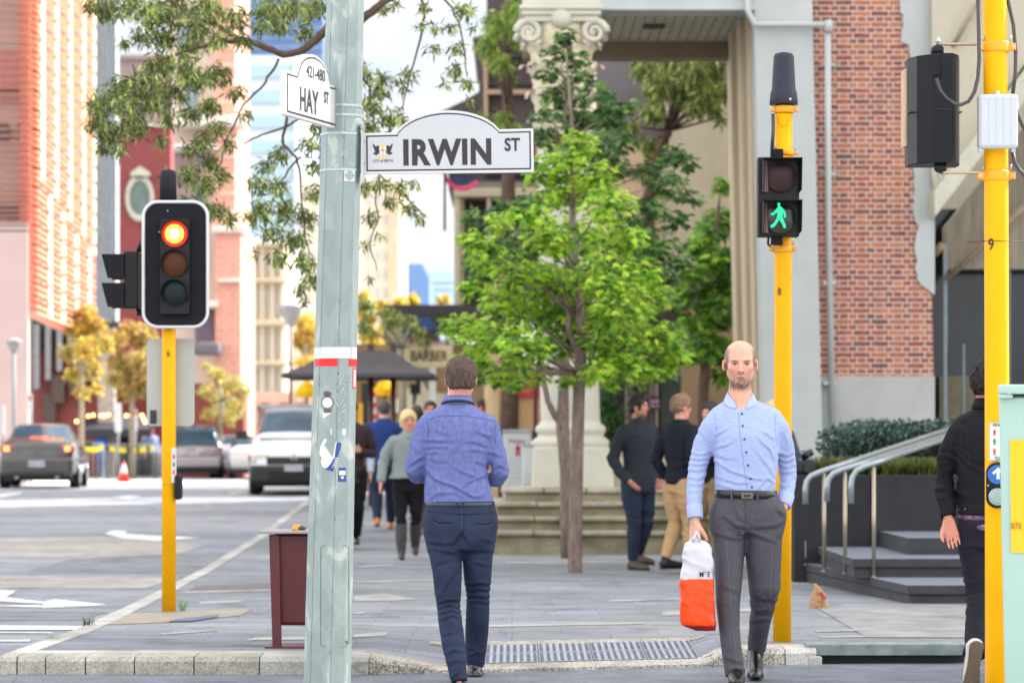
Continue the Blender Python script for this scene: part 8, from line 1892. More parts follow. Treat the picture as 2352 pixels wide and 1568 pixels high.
# shirt
M_GING = mat('shirt_pale_blue',srgb(142,156,200),rough=.8,var=.05,vs=110,bump=.2,bs=300,col2=srgb(160,173,213),stretch=(.25,.25,2.2),spec=.25)
lo,hi = bbox([W(1560,880,d-.35),W(1850,1215,d+.35)],.02);Ss = Sdf(lo,hi,.006);Ss.loft(shirtloft(tor,d),.03);Ss.chain(AL,.03,flat=True);Ss.chain(AR,.03,flat=True)
for sx,(cx,cy) in enumerate(((1636,1010),(1792,1010))):pass
eL = AL[3][0];eR = AR[3][0];sh = [W(1640,985,d),W(1788,985,d)];wa = W(1712,1125,d-.08);wL = AL[5][0];wR = AR[5][0]
Ss.warp(multi(creases([[.007,(1735,999),(1764,1030),(1779,1060)],[.006,(1744,985),(1776,1008)],[.005,(1730,1030),(1756,1062),(1780,1098)],[.006,(1638,1056),(1671,1077),(1723,1095),(1764,1100)],[.005,(1642,1090),(1690,1108),(1726,1104)],[.005,(1640,1030),(1679,1012)],[.005,(1638,1000),(1670,980)],[.004,(1644,1108),(1690,1124)],[.004,(1640,1044),(1690,1054)],[.005,(1740,1112),(1760,1098),(1780,1110)],[.005,(1735,1122),(1748,1104)],[.005,(1756,1126),(1766,1106)],[.005,(1772,1124),(1780,1104)],
 [.005,(1583,1036),(1608,1044),(1632,1036)],[.006,(1582,1050),(1606,1054),(1628,1048)],[.006,(1580,1062),(1606,1068),(1628,1060)],[.006,(1579,1078),(1604,1080),(1624,1074)],[.005,(1579,1094),(1602,1098),(1622,1090)],[.005,(1578,1110),(1600,1112),(1618,1106)],[.004,(1578,1130),(1610,1124)],[.005,(1600,975),(1622,1010)],
 [.006,(1786,1038),(1808,1046),(1829,1038)],[.006,(1788,1052),(1810,1058),(1830,1050)],[.006,(1789,1064),(1812,1072),(1830,1064)],[.006,(1790,1080),(1812,1084),(1829,1080)],[.005,(1792,1096),(1812,1102),(1828,1094)],[.005,(1792,1112),(1808,1116),(1824,1108)],[.004,(1800,990),(1812,1022)]],d,d+.12,.005,.008),folds(.003,4,9,1.2,[],base=.8,diag=.4)))
Ss.chain([(W(1700,868,d-.0),.062),(W(1700,906,d-.04),.052),(W(1701,926,d-.09),.034),(W(1702,946,d-.13),.012)],.004,op='s')
sh_o,Ps,Qs = sdf_obj(Ss,'shirt',M_GING,t,it=1);Bs = bvh(Ps,Qs)
# collar
def collar(name,inner,outer,m,th=.004,parent=t):
    mb = MB();n = len(inner);vs = inner+outer+[p+Vector((0,.0,-th)) for p in inner]+[p+Vector((0,th,-th)) for p in outer];mb.add(vs,[(i,i+1,n+i+1,n+i) for i in range(n-1)]+[(2*n+i,3*n+i,3*n+i+1,2*n+i+1) for i in range(n-1)],0,True);o = mb.build(name,m,parent);o.modifiers.new('solid','SOLIDIFY').thickness = .003;sb = o.modifiers.new('sub','SUBSURF');sb.levels = 1;sb.render_levels = 2;return o
def ring_pts(cx,cy0,w,dd,n,a0,a1,zf):
    return [W(cx,cy0,d)+Vector((w*math.sin(a),-dd*math.cos(a),zf(a))) for a in np.linspace(a0,a1,n)]
cen = W(1700,921,d+.015);M_COL = cloth('collar_pale_blue',srgb(158,172,212),var=.03)
for sx in (-1,1):
    A_ = np.linspace(0,math.pi,9)   # 0 back, pi front
    inn = [];out = []
    for a in A_:
        u = a/math.pi;inn.append(Vector((cen.x+sx*.066*math.sin(a*.93),cen.y+.062*math.cos(a),cen.z+.074-.087*u**2.0+ (0 if u < .9 else -.004))));
        out.append(Vector((cen.x+sx*(.084*math.sin(a*.86)+.012*u),cen.y+.078*math.cos(a)-.012*u,cen.z+.034-.091*u**1.6)))
    out[-1] = hit(Bs,1700+sx*(29 if sx < 0 else 25)+ (0),936 if sx < 0 else 934,.006)[0] or out[-1];out[-2] = hit(Bs,1700+sx*34,930,.006)[0] or out[-2];inn[-1] = hit(Bs,1703+sx*5,944,.006)[0] or inn[-1]
    collar('collar',inn,out,M_COL)
M_BTN = mat('button_navy',srgb(30,60,96),rough=.3);M_PLK = cloth('placket_shadow',srgb(112,134,186),var=.03)
for x,y in ((1704,950),(1706,978),(1710,1008),(1714,1038),(1718,1068),(1724,1098),(1727,1118)):
    p,n_ = hit(Bs,x,y,.003)
    if p:mb = MB();mb.lathe([(.0058,-.001),(.0058,.0014),(.003,.0018)],p,n=12,M=n_.to_track_quat('Z','Y').to_matrix().to_4x4());mb.build('button',M_BTN,t)
surf_line('placket_edge',Bs,[(1696,948),(1700,1000),(1707,1060),(1716,1122)],.0022,M_PLK,t,off=-.0005);surf_line('armhole_seam',Bs,[(1640,950),(1646,985),(1644,1020)],.0018,M_PLK,t,off=-.0005);surf_line('armhole_seam',Bs,[(1782,948),(1780,985),(1784,1020)],.0018,M_PLK,t,off=-.0005)
def cuff(row_a,row_b,m,name='cuff',par=None,q=.003):
    mb = MB();a,ra = row_a;b,rb = row_b;mb.tube([a,a.lerp(b,.5),b],[ra+q,ra*.5+rb*.5+q,rb+q],n=20);return mb.build(name,m,par or t,bevel=.002)
cuff((W(1595,1160,d-.04),17.5/s_),(W(1597,1190,d-.062),17/s_),M_COL);cuff((W(1806,1136,d+.05),18.5/s_),(W(1799,1162,d+.01),17/s_),M_COL)
# trousers
M_GREYT = cloth('trouser_grey',srgb(80,78,88),var=.05,rough=.6,bump=.12,bs=500,col2=srgb(90,88,98),vs=60)
lo,hi = bbox([W(1620,1120,d-.4),W(1820,1560,d+.5)],.05);St = Sdf(lo,hi,.006)
St.loft(shirtloft([(1138,1643,1785,.112,0),(1150,1640,1790,.116,0),(1170,1634,1801,.120,0),(1190,1632,1803,.122,0),(1210,1634,1798,.112,0),(1222,1640,1792,.095,0)],d),.03)
St.chain(LL,.035,flat=True,el=((0,1,0),1.08));St.chain(LR,.035,flat=True,el=((0,1,0),1.08))
kL,kR,cr_ = W(1676,1350,d-.1),W(1750,1360,d+.05),W(1712,1215,d-.1)
St.warp(multi(creases([[.008,(1660,1182),(1688,1202),(1713,1213)],[.006,(1668,1196),(1700,1222),(1706,1250)],[.006,(1640,1220),(1680,1232),(1704,1236)],[.006,(1722,1206),(1764,1206),(1796,1196)],[.005,(1724,1222),(1780,1240)],[.006,(1690,1165),(1700,1195)],[.007,(1766,1380),(1788,1372)],[.008,(1723,1378),(1739,1402),(1768,1398)],[.006,(1725,1362),(1756,1374),(1786,1358)],[.005,(1722,1430),(1764,1418)],[.005,(1655,1500),(1700,1512)],[.006,(1664,1530),(1690,1524),(1710,1534)],[.005,(1666,1542),(1696,1546)],[.004,(1650,1340),(1692,1352)],[.006,(1780,1160),(1799,1182)]],d,d+.35,.006,.012),folds(.004,4,8,3.2,[],base=.8,diag=.5)))
tro,Pt,Qt = sdf_obj(St,'trousers',M_GREYT,t,it=1);Bt = bvh(Pt,Qt)
M_SEAM = mat('seam_grey',srgb(58,56,64));M_CREASE = cloth('crease_light',srgb(112,110,120))
surf_line('fly_seam',Bt,[(1711,1150),(1713,1180),(1712,1212)],.002,M_SEAM,t,off=0);surf_line('crease',Bt,[(1668,1240),(1675,1330),(1682,1430),(1695,1545)],.0018,M_CREASE,t,off=0);surf_line('crease',Bt,[(1775,1230),(1772,1300),(1768,1400),(1764,1470)],.0018,M_CREASE,t,off=0)
surf_line('pocket_seam',Bt,[(1784,1150),(1793,1170),(1800,1184)],.002,M_SEAM,t,off=0);surf_line('pocket_seam',Bt,[(1648,1150),(1640,1170),(1636,1190)],.002,M_SEAM,t,off=0)
# belt
def beltring(py0,py1,xl,xr,b,dd,m,name,tt,q=.004,p=2.3,tilt=0.):
    z0,z1 = W(0,py1,dd).z,W(0,py0,dd).z;cx = (W(xl,0,dd).x+W(xr,0,dd).x)/2;a = (W(xr,0,dd).x-W(xl,0,dd).x)/2+q;b = b+q;n = 48;vs = []
    for rr_,z in ((0,z0),(0,z1),(-.004,z1),(-.004,z0)):
        for k in range(n):
            th = 2*math.pi*k/n;c_,s2 = math.cos(th),math.sin(th);vs.append((cx+(a+rr_)*abs(c_)**(2/p)*np.sign(c_),dd+(b+rr_)*abs(s2)**(2/p)*np.sign(s2),z+tilt*c_))
    mb = MB();mb.add(vs,[(j*n+k,j*n+(k+1) % n,((j+1) % 4)*n+(k+1) % n,((j+1) % 4)*n+k) for j in range(4) for k in range(n)],0,True);return mb.build(name,m,tt)
bl = beltring(1125,1144,1644,1782,.112,d,mat('belt_dark',srgb(40,36,40),rough=.3,var=.1),'belt',t,q=.006,tilt=-.004)
mb = MB();c = W(1716,1138,d-.124);mb.cbox(c,(.062,.008,.034));mb.build('buckle',mat('buckle_pewter',srgb(120,112,106),rough=.3,metal=.8),bl,bevel=.004);mb = MB();mb.cbox(c+Vector((0,-.005,0)),(.04,.003,.014));mb.build('buckle_groove',mat('buckle_dark',srgb(84,72,66),metal=.6),bl)
for px in (1680,1740):
    mb = MB();mb.cbox(W(px,1137,d-.118),(.011,.012,.05));mb.build('belt_loop',M_GREYT,t)
M_SHOEB = mat('shoe_black',srgb(20,20,23),rough=.25,var=.1,spec=.5)
sl = shoe('shoe',Vector((W(1690,0,d-.18).x,d-.18,.006)),(-.03,-1,.0),.27,M_SHOEB,t);
shoe('shoe',Vector((W(1734,0,d+.22).x,d+.24,.075)),(-.06,-1,-.30),.29,M_SHOEB,t,shaft=(0,.0,1),hgt=.11)
mb = MB()
for k in range(3):q = W(1688,1558+k*4,d-.26-k*.02);mb.tube([q+Vector((-.018,0,.0)),q+Vector((0,-.006,.008)),q+Vector((.018,0,0))],.0025,n=5)
mb.build('laces',M_SHOEB,t)
lo,hi = bbox([W(1737,1492,d+.2),W(1733,1530,d+.22)],.07);S2 = Sdf(lo,hi,.006);S2.chain([(W(1739,1470,d+.19),.036),(W(1736,1512,d+.22),.040)],.01);sdf_obj(S2,'sock',mat('sock_dark',srgb(34,30,38)),t)
# carrier bag: a thing of its own
db = 15.02;sb2 = S(db);t = thing('carrier_bag',W(1603,1445,db),'white and orange plastic carrier bag hanging from the hand of the bald man','bag')
lo,hi = bbox([W(1555,1232,db-.12),W(1655,1452,db+.12)],.03);Sg = Sdf(lo,hi,.0055)
cz = [(1446,1606,1640,.045,.0),(1440,1570,1643,.06,0),(1428,1564,1644,.066,0),(1380,1563,1640,.068,0),(1330,1563,1637,.060,0),(1290,1568,1637,.05,0),(1262,1573,1637,.034,0),(1247,1580,1637,.018,0),(1238,1592,1634,.007,0)]
Sg.loft([(W(0,py,db).z,(W(a,0,db).x+W(b,0,db).x)/2,db,(W(b,0,db).x-W(a,0,db).x)/2,q) for py,a,b,q,_ in cz],.01,p=3.2)
Sg.chain([(W(1599,1222,db-.02),.009),(W(1598,1245,db-.01),.012),(W(1596,1262,db-.01),.02)],.02)
Sg.warp(multi(lambda x,y,z:-.006*ridge(x*16+3,y*14,z*5+x*9)*np.clip((z-.62)*6,.25,1.2),lambda x,y,z:-.003*vnoise(x*40,y*40,z*22),lambda x,y,z:-.003*ridge(x*12+z*22,y*10,z*9)),.05)
zsplit = W(0,1325,db).z
_W,_O,_D = np.array(srgb(192,190,198)),np.array(srgb(234,70,6)),np.array(srgb(150,30,34))
def bagcol(x,y,z):
    e = zsplit+.003*np.sin(x*40)+.012*np.abs((x-W(1600,0,db).x)*3)-.008;w_ = (z < e)[:,None];c = np.where(w_,_O,_W);bt = (z < W(0,1434,db).z+.0*x)[:,None];return np.where(bt,_D,c)
bg_o,Pg,Qg = sdf_obj(Sg,'plastic',mat('bag_plastic',(1,1,1),rough=.35,var=.03,attr=True,spec=.35),t,it=0,colfn=bagcol);Bg = bvh(Pg,Qg)
mb = MB();mb.tube([W(1590,1243,db-.02),W(1597,1232,db-.03),W(1601,1222,db-.03),W(1605,1232,db-.03),W(1607,1244,db-.02)],.006,n=8);mb.build('handle',mat('bag_white',srgb(205,204,210),rough=.3),t)
# printed letters, wrapped on the bag surface
for ch,x,xs_2 in (('M',1611,1.),("'",1619.5,1.),('E',1627,1.)):
    p,n_ = hit(Bg,x,1319,.004)
    if p:text(ch,'printed_letter',.040,mat('print_dark',srgb(34,26,34)),FM(p+Vector((0,-.004,0)),(1,.05,0),(0,0,1)),t,off=.0004,xs=.8)
# =============== the man in the blue shirt seen from behind ===============
d = 15.3;s_ = S(d);t = thing('person',(W(1055,0,d).x,d,0),'man with short brown hair in violet-blue shirt and navy trousers walking away from the camera','person')
Hh = 104/s_;hc = W(1058,872,d+.0);fr = headframe(R(184),R(-4))
tor = [(910,1028,1074,.055,-.01),(922,1022,1080,.062,-.01),(932,1010,1088,.075,-.01),(942,992,1104,.09,-.005),(953,974,1122,.10,0),(966,966,1138,.112,0),(990,968,1136,.12,0),(1014,971,1127,.12,0),(1045,975,1124,.116,0),(1079,977,1119,.110,0),(1110,976,1124,.112,0),(1140,974,1132,.118,0),(1156,975,1135,.12,0)]
armL = [(985,970,0,19),(972,985,0,20),(962,1010,.0,19),(955,1046,.0,20),(950,1076,.02,20.5),(958,1091,.08,20),(978,1092,.2,17)]
armR = [(1118,972,0,19),(1131,987,0,18),(1139,1018,.0,18),(1145,1055,.0,20),(1150,1082,.02,20.5),(1142,1098,.08,20),(1124,1100,.2,17)]
legL = [(1018,1200,0,43),(1021,1254,-.02,39),(1027,1310,-.04,34),(1029,1358,-.04,31),(1030,1391,-.02,26.5),(1034,1425,-.06,27.5),(1042,1481,-.12,27),(1051,1538,-.18,21),(1055,1564,-.2,19)]
legR = [(1098,1200,0,42),(1097,1270,.02,35.5),(1097,1325,.06,31.5),(1098,1366,.09,26.5),(1097,1413,.12,27),(1095,1454,.16,26.5),(1093,1495,.2,24),(1092,1527,.24,21)]
AL,AR,LL,LR = [limb(a,d) for a in (armL,armR,legL,legR)]
pts = [hc+Vector((0,0,.16)),Vector((W(925,0,d).x,d,0)),Vector((W(1175,0,d).x,d,0)),Vector((hc.x,d-.35,-.02)),Vector((hc.x,d+.55,0))]
lo,hi = bbox(pts,.03);Sb = Sdf(lo,hi,.0055);add_head(Sb,hc,Hh,fr)
Sb.chain([(hc+Vector((0,-.01,-.05)),.052),(W(1052,912,d-.01),.056),(W(1052,936,d-.0),.07)],.03);Sb.loft([(z,cx,cy,a-.045,b-.045) for z,cx,cy,a,b in shirtloft(tor[2:],d)],.03);Sb.chain(shrink(AL,.026),.03);Sb.chain(shrink(AR,.026),.03)
Sb.loft([(z,cx,cy,a-.045,b-.045) for z,cx,cy,a,b in shirtloft([(1145,980,1136,.11,0),(1200,978,1140,.12,0),(1240,985,1135,.10,0)],d)],.03)
Sb.chain(shrink(LL,.03)+[(W(1052,1580,d-.2),.03)],.03);Sb.chain(shrink(LR,.03)+[(W(1091,1548,d+.26),.03)],.03)
hand(Sb,W(990,1088,d+.27),(.25,1,.1),(.8,0,-.5),(0,0,1),L=.18,curl=.5);hand(Sb,W(1116,1090,d+.27),(-.25,1,.1),(-.8,0,-.5),(0,0,1),L=.18,curl=.5)
sdf_obj(Sb,'body',M_SKIN,t,it=1,colfn=skin_fn(hc,Hh,fr,base=(206,142,124),brow=(110,80,60)))
lo,hi = bbox([hc],.2);M_HAIRB = mat('hair_brown',srgb(96,72,62),rough=.5,var=.5,vs=70,bump=.9,bs=140,stretch=(3,3,.6));Sh = add_hair(lo,hi,hc,Hh,fr,dict(thick=.032,nape_z=-.22,amp=.022,freq=44.),3,h=.005);sdf_obj(Sh,'hair',M_HAIRB,t,it=0)
M_VIO = cloth('shirt_violet_blue',srgb(94,102,154),var=.05,bump=.12,bs=500,col2=srgb(106,115,168),vs=40)
lo,hi = bbox([W(915,895,d-.3),W(1185,1170,d+.45)],.02);Ss = Sdf(lo,hi,.0055);Ss.loft(shirtloft(tor,d),.03);Ss.chain(AL,.03);Ss.chain(AR,.03)
eL,eR = AL[4][0],AR[4][0];wa = W(1056,1120,d-.12);mid_ = W(1056,1020,d-.12)
Ss.warp(multi(creases([[(970,1008),(1010,1011),(1050,1008)],[.004,(976,1026),(1029,1025)],[.003,(979,1038),(1020,1037)],[(1067,1014),(1095,1014),(1122,1022)],[.004,(1072,1031),(1117,1034)],[.009,(974,1073),(1001,1098),(1046,1113),(1086,1138),(1110,1137)],[(1039,1068),(1081,1087),(1119,1096)],[(1061,1121),(1072,1105),(1119,1087)],[.005,(979,1132),(1046,1129),(1085,1146)],[.004,(1040,958),(1053,990)],[.003,(1066,958),(1066,984)],[.007,(933,1069),(972,1046)],[.006,(933,1088),(974,1066)],[.006,(944,1109),(979,1084)],[.005,(946,1016),(968,1046)],[.007,(1124,1036),(1157,1049)],[.007,(1128,1078),(1146,1066),(1168,1078)],[.006,(1124,1096),(1158,1076)],[.005,(1130,1112),(1168,1096)],[.005,(1095,990),(1128,1000)],[.004,(990,1052),(1030,1062)],[.004,(1000,985),(1035,996)],[.005,(1090,1058),(1118,1066)],[.006,(985,1146),(1020,1120)]],d,d,.006,.0095),folds(.0035,4,9,2.2,[],base=.8,diag=.4)))
sh_o,Ps,Qs = sdf_obj(Ss,'shirt',M_VIO,t,it=1);Bs = bvh(Ps,Qs);M_VSEAM = cloth('violet_seam',srgb(74,84,140))
surf_line('yoke_seam',Bs,[(980,963),(1010,956),(1056,954),(1105,960),(1140,968)],.0018,M_VSEAM,t,off=0);surf_line('armhole_seam',Bs,[(978,965),(985,985),(981,1015)],.0018,M_VSEAM,t,off=0);surf_line('armhole_seam',Bs,[(1141,968),(1136,990),(1138,1020)],.0018,M_VSEAM,t,off=0)
mb = MB();cen = W(1051,919,d-.005)
def collar_ring(mb,r0,z0,r1,z1,a0=-2.3,a1=2.3,n=24,ys=.92):
    vs = []
    for a in np.linspace(a0,a1,n):vs += [cen+Vector((r0*math.sin(a),-r0*ys*math.cos(a),z0)),cen+Vector((r1*math.sin(a),-r1*ys*math.cos(a)-.004,z1))]
    mb.add(vs,[(2*i,2*i+2,2*i+3,2*i+1) for i in range(n-1)],0,True)
collar_ring(mb,.068,.026,.084,-.022);o = mb.build('collar',M_VIO,t);o.modifiers.new('solid','SOLIDIFY').thickness = .004
mb = MB();mb.tube([cen+Vector((.083*math.sin(a),-.083*math.cos(a)-.006,-.004-.03*abs(a/2)**2)) for a in np.linspace(-1.9,1.9,24)],.0075,n=8);mb.build('lanyard',mat('lanyard_black',srgb(26,27,34)),t)
M_NAVY = cloth('trouser_navy',srgb(44,52,78),var=.1,bump=.15,bs=400,col2=srgb(56,66,96),vs=9)
lo,hi = bbox([W(960,1140,d-.35),W(1155,1575,d+.4)],.04);St = Sdf(lo,hi,.0055)
St.loft(shirtloft([(1150,978,1136,.120,0),(1165,977,1138,.128,0),(1190,973,1141,.140,0),(1215,973,1141,.144,0),(1240,980,1136,.136,0),(1262,988,1130,.11,0)],d),.02);St.chain(LL,.03,flat=True);St.chain(LR,.03,flat=True)
kL,kR,cr_ = W(1034,1330,d-.1),W(1098,1325,d),W(1060,1235,d-.13);hL,hR = W(1046,1500,d-.2),W(1092,1500,d+.2)
St.ell(W(1060,1240,d-.17),(.010,.03,.08),k=.035,op='s')
St.warp(multi(creases([[.009,(1006,1381),(1034,1372),(1058,1376)],[.009,(1004,1393),(1032,1386),(1059,1390)],[.008,(1006,1406),(1036,1397),(1060,1402)],[.007,(1008,1420),(1040,1408),(1061,1414)],[.006,(1014,1357),(1050,1303)],[.006,(990,1258),(1030,1262),(1056,1272)],[.006,(986,1240),(1020,1246),(1052,1240)],[.005,(1000,1290),(1040,1278)],[.009,(1066,1342),(1100,1336),(1130,1340)],[.009,(1068,1354),(1100,1350),(1127,1352)],[.008,(1070,1367),(1100,1366),(1126,1370)],[.006,(1070,1380),(1100,1378),(1125,1384)],[.006,(1070,1300),(1090,1290),(1128,1298)],[.006,(1072,1490),(1096,1500),(1116,1506)],[.006,(1074,1510),(1094,1504),(1114,1498)],[.006,(1020,1496),(1048,1484),(1068,1488)],[.005,(1026,1516),(1052,1506),(1070,1512)],[.006,(1034,1548),(1056,1530)],[.004,(1012,1450),(1050,1446)],[.006,(1036,1250),(1060,1215)],[.005,(1084,1250),(1066,1218)],[.004,(1100,1232),(1136,1244)]],d,d+.2,.006,.0095),folds(.004,4,9,4.2,[],base=.8,diag=.4)))
tro,Pt,Qt = sdf_obj(St,'trousers',M_NAVY,t,it=1);Bt = bvh(Pt,Qt);M_NS = cloth('navy_seam',srgb(30,36,58));M_NL = cloth('navy_stitch',srgb(84,96,128))
surf_line('back_seam',Bt,[(1061,1162),(1061,1190),(1060,1225)],.0015,M_NL,t,off=0);surf_line('waist_seam',Bt,[(980,1172),(1030,1178),(1060,1180),(1100,1180),(1137,1176)],.0015,M_NS,t,off=0)
for q in ([(992,1193),(1010,1200),(1034,1200)],[(1096,1201),(1115,1204),(1134,1198)]):surf_line('pocket',Bt,q,.003,M_NS,t,off=0);surf_line('pocket_stitch',Bt,[(x,y+5) for x,y in q],.0012,M_NL,t,off=0)
beltring(1153,1162,980,1134,.124,d,mat('belt_slate',srgb(66,72,86),rough=.5),'belt',t,q=.005)
for px in (1050,1063):mb = MB();mb.cbox(W(px,1159,d-.134),(.008,.008,.034));mb.build('belt_loop',M_NAVY,t)
M_SHOED = mat('shoe_dark',srgb(44,42,40),rough=.3,var=.15,coat=.4)
shoe('shoe',W(1090,1556,d+.22)+Vector((0,0,-.028)),(.08,1,-.03),.28,M_SHOED,t);shoe('shoe',W(1053,1590,d-.15)-Vector((0,0,.03)),(-.03,1,-.02),.28,M_SHOED,t)
# =============== the man in the black jacket behind pole 9 ===============
d = 15.4;s_ = S(d);t = thing('person',(W(2268,0,d).x,d,0),'curly-haired man in black denim jacket and dark jeans walking away behind pole 9','person')
Hh = 104/s_;hc = W(2270,884,d);fr = headframe(R(160),R(-2))
tor = [(925,2248,2292,.055,0),(938,2236,2304,.07,0),(950,2215,2330,.09,0),(965,2196,2345,.105,0),(1000,2188,2352,.122,0),(1050,2190,2350,.125,0),(1100,2196,2346,.12,0),(1150,2199,2343,.12,0),(1182,2200,2342,.12,0)]
armL = [(2215,975,0,21),(2198,998,0,24),(2180,1040,.02,25),(2171,1085,.05,24),(2168,1120,.04,22.5),(2172,1155,.0,20),(2178,1186,-.03,19)]
armR = [(2332,960,0,24),(2348,990,0,26),(2358,1040,.02,25),(2364,1085,.08,24),(2362,1130,.14,21),(2358,1180,.2,18)]
legL = [(2240,1215,0,41),(2240,1260,0,38),(2244,1320,-.02,33),(2249,1370,-.03,29.5),(2246,1430,-.12,28.5),(2240,1505,-.26,27)]
legR = [(2302,1215,0,41),(2302,1260,.03,38),(2300,1320,.1,33),(2300,1370,.15,30),(2298,1450,.2,27),(2297,1545,.25,24)]
AL,AR,LL,LR = [limb(a,d) for a in (armL,armR,legL,legR)]
pts = [hc+Vector((0,0,.16)),Vector((W(2140,0,d).x,d,0)),Vector((W(2390,0,d).x,d,0)),Vector((hc.x,d-.45,-.02)),Vector((hc.x,d+.5,0))]
lo,hi = bbox(pts,.03);Sb = Sdf(lo,hi,.006);add_head(Sb,hc,Hh,fr);Sb.chain([(hc+Vector((0,0,-.05)),.052),(W(2270,935,d),.06)],.03);Sb.loft([(z,cx,cy,a-.045,b-.045) for z,cx,cy,a,b in shirtloft(tor[2:],d)],.03)
Sb.chain(shrink(AL,.028),.03);Sb.chain(shrink(AR,.028),.03);Sb.loft([(z,cx,cy,a-.05,b-.05) for z,cx,cy,a,b in shirtloft([(1170,2202,2340,.11,0),(1215,2200,2342,.12,0),(1255,2206,2338,.10,0)],d)],.03)
Sb.chain(shrink(LL,.03)+[(W(2238,1530,d-.3),.03)],.03);Sb.chain(shrink(LR,.03)+[(W(2297,1580,d+.25),.03)],.03)
hand(Sb,W(2178,1192,d-.03),(.22,-.1,-1),(-.15,-1,.1),(-1,.1,-.1),L=.185,curl=.3,thumb=.35);hand(Sb,W(2357,1190,d+.21),(-.05,.2,-1),(-1,0,0),(0,1,0),L=.185,curl=.4)
sdf_obj(Sb,'body',M_SKIN,t,it=1,colfn=skin_fn(hc,Hh,fr,base=(200,132,112),brow=(60,45,40)))
lo,hi = bbox([hc],.22);M_HAIRD = mat('hair_dark',srgb(44,32,28),rough=.6,spec=.3,var=.4,vs=50,bump=.7,bs=120);Sh = add_hair(lo,hi,hc,Hh,fr,dict(thick=.07,nape_z=-.2,amp=.045,freq=34.,top=.03),8,h=.0055);sdf_obj(Sh,'hair',M_HAIRD,t,it=0)
M_BLKD = cloth('denim_black',srgb(30,29,37),var=.15,bump=.25,bs=350,vs=10)
lo,hi = bbox([W(2130,905,d-.35),W(2395,1200,d+.4)],.02);Ss = Sdf(lo,hi,.006);Ss.loft(shirtloft(tor,d),.02);Ss.chain(AL,.03,flat=True);Ss.chain(AR,.03,flat=True);Ss.loft(shirtloft([(1162,2199,2343,.124,0),(1182,2199,2343,.126,0)],d),.006)
eL = AL[3][0];Ss.warp(multi(folds(0.0076,6,22,6.2,[(eL,.13,1.1),(AL[5][0],.1,1.)],base=.4,diag=.3),folds(0.0038,12,44,1.1,[(eL,.12,1.1)],base=.2)))
sh_o,Ps,Qs = sdf_obj(Ss,'jacket',M_BLKD,t,it=1);Bs = bvh(Ps,Qs);M_JS = cloth('jacket_stitch',srgb(52,50,60))
surf_line('yoke_seam',Bs,[(2200,968),(2210,986),(2262,990)],.0018,M_JS,t,off=0);surf_line('armhole_seam',Bs,[(2205,958),(2210,985),(2205,1030),(2204,1060)],.0018,M_JS,t,off=0);surf_line('hem_seam',Bs,[(2200,1160),(2262,1162)],.0018,M_JS,t,off=0);surf_line('back_seam',Bs,[(2222,990),(2225,1060),(2228,1160)],.0016,M_JS,t,off=0)
surf_line('sleeve_seam',Bs,[(2192,990),(2172,1060),(2160,1095),(2162,1150)],.0016,M_JS,t,off=0)
mb = MB();cen = W(2270,928,d);collar_ring(mb,.066,.03,.086,-.025,-3,3,36);o = mb.build('collar',M_BLKD,t);o.modifiers.new('solid','SOLIDIFY').thickness = .008
for x,y in ((2204,1170),(2217,1169)):
    p,n_ = hit(Bs,x,y,.002)
    if p:mb = MB();mb.lathe([(.007,-.001),(.007,.002),(.004,.003)],p,n=12,M=n_.to_track_quat('Z','Y').to_matrix().to_4x4());mb.build('button',mat('button_silver',srgb(120,116,116),rough=.3,metal=.8),t)
lo,hi = bbox([W(2190,1165,d-.2),W(2350,1225,d+.2)],.02);S2 = Sdf(lo,hi,.006);S2.loft(shirtloft([(1172,2204,2340,.112,0),(1200,2200,2342,.12,0),(1206,2206,2342,.124,-.01),(1216,2216,2340,.124,-.01)],d),.01);S2.half(W(2200,1202,d),(-.38,0,-1));S2.warp(folds(0.0095,8,30,2.));sdf_obj(S2,'undershirt',mat('shirt_purple',srgb(98,58,98),var=.4,vs=40,bump=.3,bs=90,col2=srgb(140,96,140),contrast=(.45,.6)),t)
M_DJ = cloth('jeans_dark',srgb(40,38,52),var=.15,bump=.3,bs=350,vs=8);lo,hi = bbox([W(2180,1190,d-.45),W(2360,1560,d+.4)],.04);St = Sdf(lo,hi,.006)
St.loft(shirtloft([(1190,2202,2340,.115,0),(1215,2199,2343,.125,0),(1245,2202,2340,.125,0),(1262,2210,2334,.11,0)],d),.02);St.chain(LL,.03,flat=True);St.chain(LR,.03,flat=True)
kL,cr_ = W(2249,1375,d),W(2270,1260,d-.1);St.warp(multi(folds(0.0123,5,24,9.1,[(kL,.13,1.3),(cr_,.15,.9),(LL[5][0],.1,1.)],base=.3,diag=.4),folds(0.0057,10,48,3.3,[(kL,.12,1.2),(LL[5][0],.1,.9)],base=.15,diag=-.4)))
tro,Pt,Qt = sdf_obj(St,'jeans',M_DJ,t,it=1);Bt = bvh(Pt,Qt);surf_line('pocket_seam',Bt,[(2203,1225),(2222,1232),(2262,1236)],.0016,M_JS,t,off=0);surf_line('seat_seam',Bt,[(2205,1288),(2235,1292),(2262,1292)],.0016,M_JS,t,off=0)
# lifted trailing shoe, sole toward the camera
M_SNK = mat('sneaker_cream',srgb(196,190,182),rough=.6,var=.06);M_SOLE = mat('sneaker_sole',srgb(118,100,84),rough=.8,var=.12,bump=.8,bs=120)
shoe('shoe',W(2241,1500,d-.40),(-.10,.20,-.97),.28,M_SNK,t,up=Vector((0,1,.2)),sole=M_SOLE,wid=.05);shoe('shoe',W(2297,1590,d+.24)-Vector((0,0,.03)),(0,1,0),.28,M_SNK,t)
